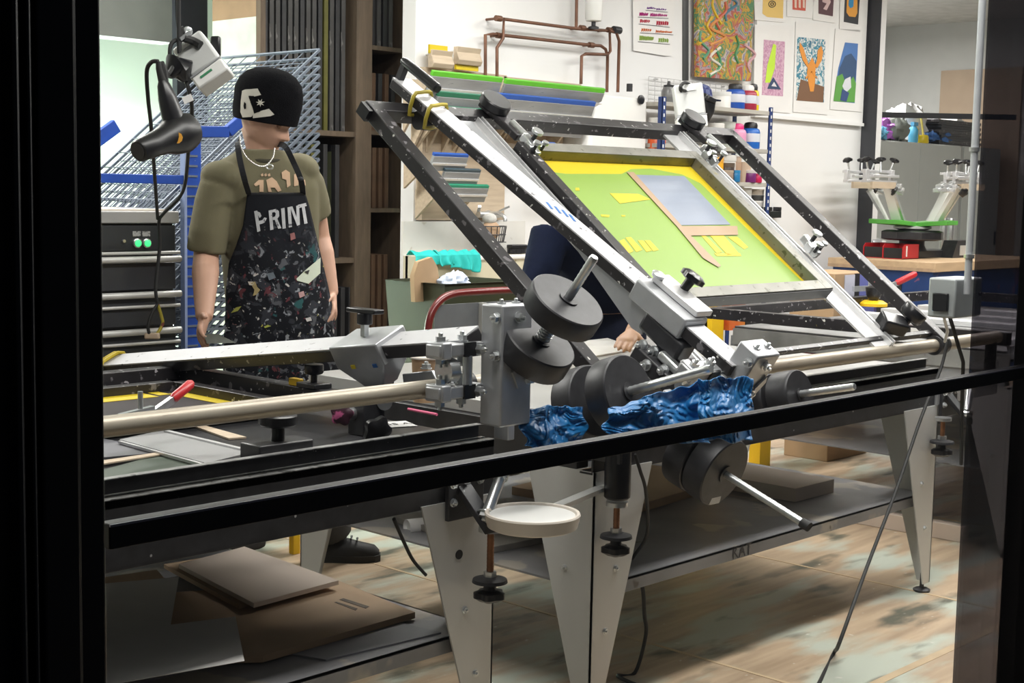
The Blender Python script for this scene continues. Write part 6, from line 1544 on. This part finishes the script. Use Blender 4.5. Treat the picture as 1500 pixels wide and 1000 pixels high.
# T-shirt
olive = mat('olive_cotton', (.150, .135, .080), .9, var=.07, scale=7, bump=.12, bscale=300)
sh = MB()
tr_rings = [(-.015, .085, .075, .08), (.02, .115, .08, .095), (.06, .165, .09, .11), (.12, .195, .105, .12), (.2, .20, .125, .13), (.35, .19, .13, .125), (.55, .178, .125, .12), (.75, .175, .13, .125), (.93, .18, .13, .13)]
rings = []
for t_, w_, d1_, d2_ in tr_rings:
    c = nb.lerp(pel, t_); ring = ell_ring(c, lf, fw, w_, d1_, d2_, 40)
    if t_ > .3: ring = [p+(p-c).normalized()*.008*noise.noise(p*9) for p in ring]
    rings.append(ring)
sh.rings(rings)
def sleeve(s, e, k, w=.08):
    m_ = s.lerp(e, k); d = (e-s).normalized()
    sh.tube([s-EZ*.02, s.lerp(m_, .3), s.lerp(m_, .7), m_], [w*.86, w*.96, w*1.0, w*.98], 24)
sleeve(rs_+lf*.02, re_+V((-.0, 0, 0)), .98, .070); sleeve(ls_-lf*.02, le_, .70, .070)
for s_ in (rs_, ls_): sh.ball(s_-EZ*.012+(nb-s_)*.20, (.075, .080, .060), 20, 14)
for i_, p in enumerate(sh.v): sh.v[i_] = p+V((1, .6, .3))*(.011*noise.noise(V((p.x*13, p.y*13, p.z*8))))
so = remesh(sh.build('t_shirt', olive, p1), .008, 4)
MB().tube(bezier([nb+lf*(.092*cos(a))+fw*(.085*sin(a))-EZ*(.004+.030*max(0, sin(a))) for a in [2*pi*k/16 for k in range(17)]], 3), .009, 8).build('collar', mat('olive_rib', (.055, .05, .032), .9), p1)
# trousers, shoes
tm = mat('dark_trousers', (.035, .033, .032), .85, var=.15)
trs = MB(); trs.rings([ell_ring(pel+EZ*.06, lf, fw, .165, .12, .125), ell_ring(pel-EZ*.05, lf, fw, .175, .13, .135), ell_ring(pel-EZ*.12, lf, fw, .165, .10, .11)])
for hip, kn, ft in ((pel+lf*.085-EZ*.05, kneeL, footL), (pel-lf*.085-EZ*.05, kneeR, footR)): limb(trs, [hip, kn, ft+EZ*.015], [.098, .085, .080], 18)
remesh(trs.build('trousers', tm, p1), .01, 3)
for ft, dr_ in ((footL, V((.66, -.60, 0))), (footR, fw)):
    dr_ = dr_.normalized(); sx = V((-dr_.y, dr_.x, 0)); f0 = V((ft.x, ft.y, 0))
    def sring(t, w_, h): return [f0+dr_*t+sx*(w_*cos(a))+EZ*(.022+max(0, sin(a))*h+min(0, sin(a))*.0) for a in [2*pi*k/20 for k in range(20)]]
    shoe = MB().rings([sring(-.085, .022, .05), sring(-.07, .038, .085), sring(-.01, .042, .09), sring(.05, .045, .07), sring(.12, .048, .05), sring(.165, .04, .04), sring(.185, .018, .02)]).build('shoe', mat('black_shoe', (.015, .015, .016), .6), p1)
    MB().rings([[f0+dr_*t+sx*(w_*sg)+EZ*z for sg, z in ((-1, 0), (1, 0), (1, .026), (-1, .026))] for t, w_ in ((-.09, .022), (-.075, .041), (0, .046), (.12, .052), (.17, .043), (.19, .02))]).build('sole', M['rubber'], shoe)
    for k in range(4): MB().tube([f0+dr_*(.03+.022*k)-sx*.025+EZ*(.105-.008*k), f0+dr_*(.034+.022*k)+EZ*(.112-.008*k), f0+dr_*(.03+.022*k)+sx*.025+EZ*(.105-.008*k)], .004, 6).build('lace', M['iron'], shoe)
# apron
apron_m = mat('apron_black', (.012, .013, .017), .75, var=.2, bump=.1, bscale=80, specks=None)
def spatter_mat():
    m = bpy.data.materials.new('spattered_apron'); m.use_nodes = True; nt = m.node_tree; L = nt.links.new; b = nt.nodes['Principled BSDF']
    tc = _n(nt, 'ShaderNodeTexCoord'); sp = _n(nt, 'ShaderNodeSeparateXYZ'); L(tc.outputs['Object'], sp.inputs[0])
    low = _n(nt, 'ShaderNodeMapRange'); L(sp.outputs['Z'], low.inputs[0]); zlo = at(400, 345, y=4.2).z
    low.inputs[1].default_value = zlo+.06; low.inputs[2].default_value = zlo-.10; low.inputs[3].default_value = 0; low.inputs[4].default_value = 1
    out = None
    base = (.011, .012, .016, 1)
    for k, (sc, thr, c) in enumerate(((20, .54, (.035, .038, .048)), (26, .59, (.10, .105, .12)), (34, .62, (.30, .32, .36)), (30, .63, (.13, .04, .05)), (46, .655, (.60, .58, .57)), (20, .655, (.03, .10, .11)), (38, .70, (.48, .46, .10)), (33, .69, (.5, .28, .27)))):
        n2 = _n(nt, 'ShaderNodeTexNoise'); n2.noise_dimensions = '4D'; n2.inputs['W'].default_value = k*7.3; n2.inputs['Scale'].default_value = sc; n2.inputs['Detail'].default_value = 4; n2.inputs['Distortion'].default_value = .8
        L(tc.outputs['Object'], n2.inputs['Vector']); r = _n(nt, 'ShaderNodeValToRGB'); r.color_ramp.elements[0].position = thr; r.color_ramp.elements[1].position = thr+.03; L(n2.outputs['Fac'], r.inputs[0])
        mu = _n(nt, 'ShaderNodeMath', operation='MULTIPLY'); L(r.outputs[0], mu.inputs[0]); L(low.outputs[0], mu.inputs[1])
        mx = _n(nt, 'ShaderNodeMix', data_type='RGBA'); L(mu.outputs[0], mx.inputs['Factor'])
        if out is None: mx.inputs['A'].default_value = base
        else: L(out, mx.inputs['A'])
        mx.inputs['B'].default_value = (*c, 1); out = mx.outputs['Result']
    L(out, b.inputs['Base Color']); b.inputs['Roughness'].default_value = .8; b.inputs['Specular IOR Level'].default_value = .15
    return m
rows = [(284, 362, 447, 1), (300, 360, 452, 1), (330, 356, 459, 1), (360, 346, 466, 1), (385, 336, 472, 1), (420, 332, 480, 1), (460, 331, 488, 1), (500, 329, 493, 1), (620, 326, 500, 1)]
apg = []
NA = 30
for v, u0, u1, _ in rows:
    row = []
    for k in range(NA+1):
        f = k/NA; u = u0+(u1-u0)*f
        t_ = (v-223)/(470-223); c = nb.lerp(pel, t_)
        # where the sight line meets an upright elliptic shell around the torso
        r = ray(u, v); o_ = V((0, 0, CAMZ)); W3, D3 = .20+.05*max(0, t_-.5), .150+.02*max(0, t_-.4)
        ol = (o_-c).dot(lf)/W3; of = (o_-c).dot(fw)/D3; dl = r.dot(lf)/W3; df = r.dot(fw)/D3
        A_, B_, C_ = dl*dl+df*df, 2*(ol*dl+of*df), ol*ol+of*of-1; D_ = B_*B_-4*A_*C_
        t = (-B_-sqrt(D_))/(2*A_) if D_ > 0 else -B_/(2*A_)
        p = o_+r*t
        row.append(p+fw*(.006*noise.noise(V((u*.03, v*.02, 0))))+fw*(.012*sin(f*14+v*.01)*max(0, (v-380)/240)))
    apg.append(row)
# smooth rows: resample vertically
ap = MB(); NV = 40
def apfn(i, j):
    y = j*(len(apg)-1); a = int(min(y, len(apg)-2)); f = y-a; k = int(round(i*NA)); return apg[a][k].lerp(apg[a+1][k], f)
ap.sheet(apfn, NA, NV)
apo = ap.build('apron', spatter_mat(), p1, base=None, solid=.006)
bv = BVHTree.FromPolygons([p.copy() for p in ap.v], ap.f)
def decal(px, m, name, parent, tree, off=.006):
    """flat print laid on a surface: outline pixels met on the cloth itself."""
    mb = MB(); n = len(px); cx_, cy_ = sum(p[0] for p in px)/n, sum(p[1] for p in px)/n
    def hit(u, v):
        r = ray(u, v).normalized(); h = tree.ray_cast(V((0, 0, CAMZ)), r)
        return (h[0]+(h[1] if h[1].dot(r) < 0 else -h[1])*off) if h[0] else None
    bm = bmesh.new(); f = bm.faces.new([bm.verts.new((p[0], p[1], 0)) for p in px])
    f.normal_update(); bmesh.ops.triangulate(bm, faces=[f])
    for _ in range(6):
        es = [e for e in bm.edges if e.calc_length() > 4.5]
        if not es: break
        bmesh.ops.subdivide_edges(bm, edges=es, cuts=1)
        for f in bm.faces: f.normal_update()
        bmesh.ops.triangulate(bm, faces=[f for f in bm.faces if len(f.verts) > 3])
    bm.verts.index_update(); H = []
    for v in bm.verts:
        h = hit(v.co.x, v.co.y)
        for s in range(1, 16):
            if h is not None: break
            h = hit(v.co.x+(cx_-v.co.x)*s*.03, v.co.y+(cy_-v.co.y)*s*.03)
        H.append(h)
    if any(h is None for h in H): print('decal misses', name); bm.free(); return None
    mb.add(H, [[v.index for v in f.verts] for f in bm.faces]); bm.free()
    return mb.build(name, m, parent)
pm = mat('print_grey', (.50, .51, .54), .7, var=.12, scale=30, specks=[(60, .62, (.12, .12, .14))])
LET = [[(372.5, 309), (377, 308), (381.5, 338), (377, 339.5)], [(378, 323.5), (384, 322), (387, 318), (390.5, 319), (388, 325), (384.5, 327), (379.5, 328.5)], [(376, 309), (381, 311), (383, 316), (380.5, 319), (377, 313)],
       [(393, 308), (397.5, 307), (400, 336), (395.5, 337)], [(397.5, 307), (404, 305.5), (408, 309), (408.5, 316), (405, 321), (399, 322), (398.7, 318), (402.5, 316.5), (403.5, 312.5), (401.5, 310), (398, 311)], [(401.5, 320.5), (405.5, 319.5), (411.5, 334), (406.8, 335)],
       [(411, 305), (416, 304), (418, 334), (413.3, 335)],
       [(420, 303.5), (424.5, 302.5), (426.8, 332), (422.3, 333)], [(423.5, 302.5), (427, 302), (437.3, 329), (433.6, 330)], [(432.2, 301.5), (436.4, 300.5), (437.8, 329), (433.8, 330.5)],
       [(434.5, 300), (446.5, 297), (447.5, 301.5), (435.5, 305)], [(440, 302), (444.3, 301), (448.5, 327), (444, 328)]]
for q in LET: decal(q, pm, 'print_letter', apo, bv, .007)
tp_ = mat('pale_tape', (.60, .66, .55), .6, var=.05)
decal([(467, 377), (467, 400), (450, 415.5), (434, 411), (433, 408), (444, 397)], tp_, 'tape_scrap', apo, bv, .008)
decal([(443, 398), (451, 395), (449, 402)], M['iron'], 'tape_hole', apo, bv, .010)
for c_, pts in (((.42, .34, .16), [(367, 413), (374, 412), (377, 420), (381, 424), (376, 431), (371, 433), (373, 424)]), ((.66, .62, .56), [(364, 412), (371, 412), (373, 418), (366, 417)]), ((.45, .47, .10), [(340, 458), (347, 450), (355, 448), (350, 455)]), ((.50, .30, .30), [(436, 428), (443, 426), (445, 433), (438, 436)]), ((.62, .60, .60), [(446, 466), (453, 464), (455, 469), (448, 471)]), ((.40, .45, .08), [(386, 478), (392, 475), (397, 477), (388, 480)]), ((.15, .18, .22), [(390, 400), (400, 398), (404, 406), (394, 410)]), ((.30, .12, .12), [(424, 342), (430, 340), (432, 349), (425, 352)])):
    decal(pts, mat('apron_splash', c_, .6, var=.2, scale=60), 'paint_splash', apo, bv, .0075)
MB().tube(bezier([apg[0][k] for k in range(NA+1)], 2), .005, 6).build('hem', apron_m, apo)
# neck straps
st1 = [apg[0][1], at(358, 262, y=4.16), at(351, 232, y=4.17), at(348, 208, y=4.22), nb+V((-.05, .07, .02))]
st2 = [apg[0][NA-1], at(441, 264, y=4.10), at(431, 240, y=4.11), at(417, 214, y=4.12), nb+V((.06, .0, .03))]
for s_ in (st1, st2):
    pts = bezier(s_, 6); b = MB()
    for a, c in zip(pts, pts[1:]): b.bar(a, c+(c-a)*.1, .020, .004, -CF)
    b.build('strap', apron_m, apo)
q = at(440, 262, y=4.09); MB().ball(q, (.012, .008, .008), 10, 6).build('strap_knot', apron_m, apo)
# shirt print: numerals, just above the bib
bs = None
dg = bpy.context.evaluated_depsgraph_get(); so_e = so.evaluated_get(dg); me_ = so_e.to_mesh()
bvs = BVHTree.FromPolygons([so.matrix_world @ v.co + V((0, 0, 0)) for v in me_.vertices], [list(p.vertices) for p in me_.polygons]); 
off_ = wloc(so)
bvs = BVHTree.FromPolygons([V(v.co)+off_ for v in me_.vertices], [list(p.vertices) for p in me_.polygons]); so_e.to_mesh_clear()
tan = mat('tan_print', (.62, .42, .28), .8, var=.06)
for q in ([(372, 270), (379, 264), (386, 264), (386, 281), (380, 281), (380, 271), (374, 273)], [(390, 264), (398, 260), (405, 266), (412, 279), (407, 281), (402, 275), (396, 275), (398, 281), (393, 281)],
          [(412, 253), (418, 249), (424, 253), (425, 272), (420, 275), (419, 264), (413, 262)], [(430, 256), (434, 254), (437, 262), (436, 272), (430, 273)], [(441, 262), (446, 264), (447, 272), (441, 272)]):
    decal(q, tan, 'shirt_numeral', so, bvs, .004)
for u in (382, 387, 392): decal([(u, 256), (u+3, 254), (u+4, 258), (u+1, 259)], tan, 'shirt_motif', so, bvs, .004)
# necklace
ncp = bezier([at(352, 200, y=4.22), at(354, 216, y=4.17), at(363, 232, y=4.13), at(378, 243, y=4.10), at(390, 243, y=4.09), at(400, 232, y=4.10), at(403, 218, y=4.12)], 8)
nk_ = MB()
for k, p in enumerate(ncp): nk_.ball(p-CF*.012, .0034 if k % 2 else .0026, 6, 4)
no = nk_.build('necklace', mat('silver_chain', (.50, .49, .47), .3, .8), p1)
q = at(396, 245, y=4.085)-CF*.01; MB().tube([q+CR*(.011*cos(a))+CU*(.008*sin(a)) for a in [2*pi*k/14 for k in range(14)]], .0028, 6, closed=True).build('pendant_ring', M['zinc'], no)
# beanie with its emblem
bu = (EZ*.74+hu*.30).normalized(); bf = (hf-bu*hf.dot(bu)).normalized(); bl_ = bu.cross(bf)
be = MB(); brs = []
prof = [(-.022, .104), (-.018, .112), (.012, .117), (.05, .120), (.09, .119), (.125, .109), (.152, .087), (.168, .056), (.175, .02)]
bc = hc-hf*.002-bu*.012
for h, r in prof:
    brs.append([bc+bu*h+bl_*(r*.86*cos(a))+bf*(r*1.07*sin(a)-.003)+ (bl_*cos(a)+bf*sin(a))*.003*noise.noise(V((cos(a)*2, sin(a)*2, h*25))) for a in [2*pi*k/44 for k in range(44)]])
be.rings(brs)
beo = be.build('beanie', mat('black_knit', (.006, .006, .007), 1., spec=.08, var=.25, scale=30, bump=.4, bscale=260), p1)
bvb = BVHTree.FromPolygons([p.copy() for p in be.v], be.f)
wk = mat('cream_emblem', (.66, .64, .58), .85, var=.05)
for q in ([(355.5, 133), (360, 131), (378, 130), (383, 139), (371, 142), (367, 140), (365, 143), (372, 157), (373, 165), (369, 171), (356, 172), (353, 164), (353.5, 148)], [(371, 165.5), (394, 159), (402, 167.5), (396, 170), (371, 173)]):
    decal(q, wk, 'emblem', beo, bvb, .003)
for q in ([(359, 149), (361.5, 152), (361.5, 159), (359, 160), (357.8, 155)], ):
    decal(q, beo.data.materials[0], 'emblem_counter', beo, bvb, .0045)
decal([(365, 140.5), (373, 140.5), (375, 149), (382, 163), (373, 166), (371, 158), (368, 150)], beo.data.materials[0], 'emblem_counter', beo, bvb, .0045)
decal([(382+(6.5 if k % 2 else 2.6)*cos(pi*k/7+.2), 150.5+(6.0 if k % 2 else 2.4)*sin(pi*k/7+.2)) for k in range(14)], wk, 'emblem_star', beo, bvb, .006)
# scraper under his right hand
sc0 = [at(298, 489, y=4.06), at(318, 489, y=4.04), at(345, 502, y=4.0), at(303, 503, y=4.02)]
single('ink_scraper', MB().prism(sc0, CF*.012), mat('scraper_olive', (.06, .065, .05), .5), sum(sc0, V())/4-EZ*.02, 'dark ink scraper with a pale edge under the printing man’s hand', 'scraper')
# ---- the second worker, bent over behind the raised screen
p2f = V((-.30, -.954, 0)).normalized(); p2l = V((.954, -.30, 0)).normalized()
hipc = at(893, 462, y=4.25); chst = at(856, 352, y=4.02)
p2 = thing('person', (hipc.x, hipc.y, 0), 'worker in a navy sweater leaning over behind the raised screen, face hidden', 'person')
b2 = MB(); nv = MB()
nb2 = chst+p2f*.16+EZ*.10
head_c = nb2+p2f*.13+EZ*.06
l_, f_, u_ = head_mesh(b2, head_c, p2f*.6-EZ*.8, EZ*.7+p2f*.5, 1.0)
limb(b2, [chst, nb2, head_c-f_*.03-u_*.05], [.08, .06, .055])
sR, sL = chst-p2l*.17+EZ*.03, chst+p2l*.17+EZ*.03
hR, hL = at(838, 489, y=3.72), at(922, 492, z=.93)
wR = hR+V((-.01, .10, .05)); eR = at(775, 470, y=4.0)
hRt = at(856, 501, z=.872); hLt = at(903, 517, z=.872)
eL = at(950, 455, y=3.55); wL = at(926, 487, z=.93)
def arm2(s, e, w_):
    limb(b2, [s, s.lerp(e, .5), e, e.lerp(w_, .5), w_], [.052, .048, .044, .038, .028])
arm2(sR, eR, wR); arm2(sL, eL, wL)
hand_mesh(b2, wR, (hRt-wR).normalized(), V((0, -.2, -1)), -1, .25, .95)
hand_mesh(b2, wL, (hLt-wL).normalized(), V((0, .1, -1)), 1, .25, .95)
b2.rings([ell_ring(hipc, p2l, p2f, .15, .1, .1), ell_ring(hipc.lerp(chst, .5), p2l, p2f, .14, .1, .1), ell_ring(chst, p2l, p2f, .15, .1, .1), ell_ring(nb2, p2l, p2f, .07, .06, .06)])
for s_ in (-1, 1): limb(b2, [hipc+p2l*(.09*s_), hipc+p2l*(.10*s_)-EZ*.44+p2f*.02, hipc+p2l*(.11*s_)-EZ*.90], [.085, .058, .045])
remesh(b2.build('body', SK2, p2), .006, 2)
up2 = (chst-hipc).normalized(); ff2 = p2l.cross(up2)*-1
ff2 = up2.cross(p2l)*-1 if up2.cross(p2l).dot(p2f) < 0 else up2.cross(p2l)
nv.rings([ell_ring(hipc+EZ*.02, p2l, p2f, .19, .13, .13), ell_ring(hipc.lerp(chst, .35), p2l, p2f, .19, .13, .14), ell_ring(hipc.lerp(chst, .75), p2l, ff2, .20, .12, .14), ell_ring(chst, p2l, ff2, .20, .10, .12), ell_ring(chst.lerp(nb2, .6), p2l, ff2, .12, .08, .09), ell_ring(nb2, p2l, ff2, .075, .065, .065)])
for s, e, w_, kk in ((sR, eR, wR, .72), (sL, eL, wL, .30)):
    limb(nv, [s, s.lerp(e, .5), e, e.lerp(w_, kk)], [.085, .078, .066, .050], 20)
for i_, p in enumerate(nv.v): nv.v[i_] = p+V((.6, .6, .5))*(.010*noise.noise(p*12))
remesh(nv.build('sweater', M['navy'], p2), .009, 3)
jn = MB(); jm_ = mat('dark_denim', (.012, .015, .03), .95, spec=.15, var=.2, bump=.1, bscale=150)
jn.rings([ell_ring(hipc+EZ*.04, p2l, p2f, .175, .12, .13), ell_ring(hipc-EZ*.12, p2l, p2f, .18, .12, .13)])
for s_ in (-1, 1): limb(jn, [hipc+p2l*(.09*s_)-EZ*.02, hipc+p2l*(.10*s_)-EZ*.44+p2f*.02, hipc+p2l*(.11*s_)-EZ*.93], [.10, .085, .08], 18)
remesh(jn.build('jeans', jm_, p2), .010, 3)
MB().ball(head_c+u_*.03-f_*.015, (.085, .105, .105), 20, 14, (l_, f_, u_)).build('hair', cm((.03, .02, .015), .8), p2)
for s_ in (-1, 1):
    c_ = hipc+p2l*(.11*s_); c_ = V((c_.x, c_.y, 0))
    MB().rings([[c_+p2f*t+p2l*(w_*cos(a))+EZ*(max(0, sin(a))*h) for a in [2*pi*k/16 for k in range(16)]] for t, w_, h in ((-.09, .03, .06), (-.04, .045, .10), (.05, .048, .08), (.15, .045, .05), (.19, .02, .03))]).build('shoe', M['rubber'], p2)
# sheet he works on
flat('white_board', [(836, 503), (890, 497), (935, 512), (868, 524)], .843, .006, mat('white_board', (.72, .71, .69), .5), 'white board under the bent worker’s hands on the press table', 'board')
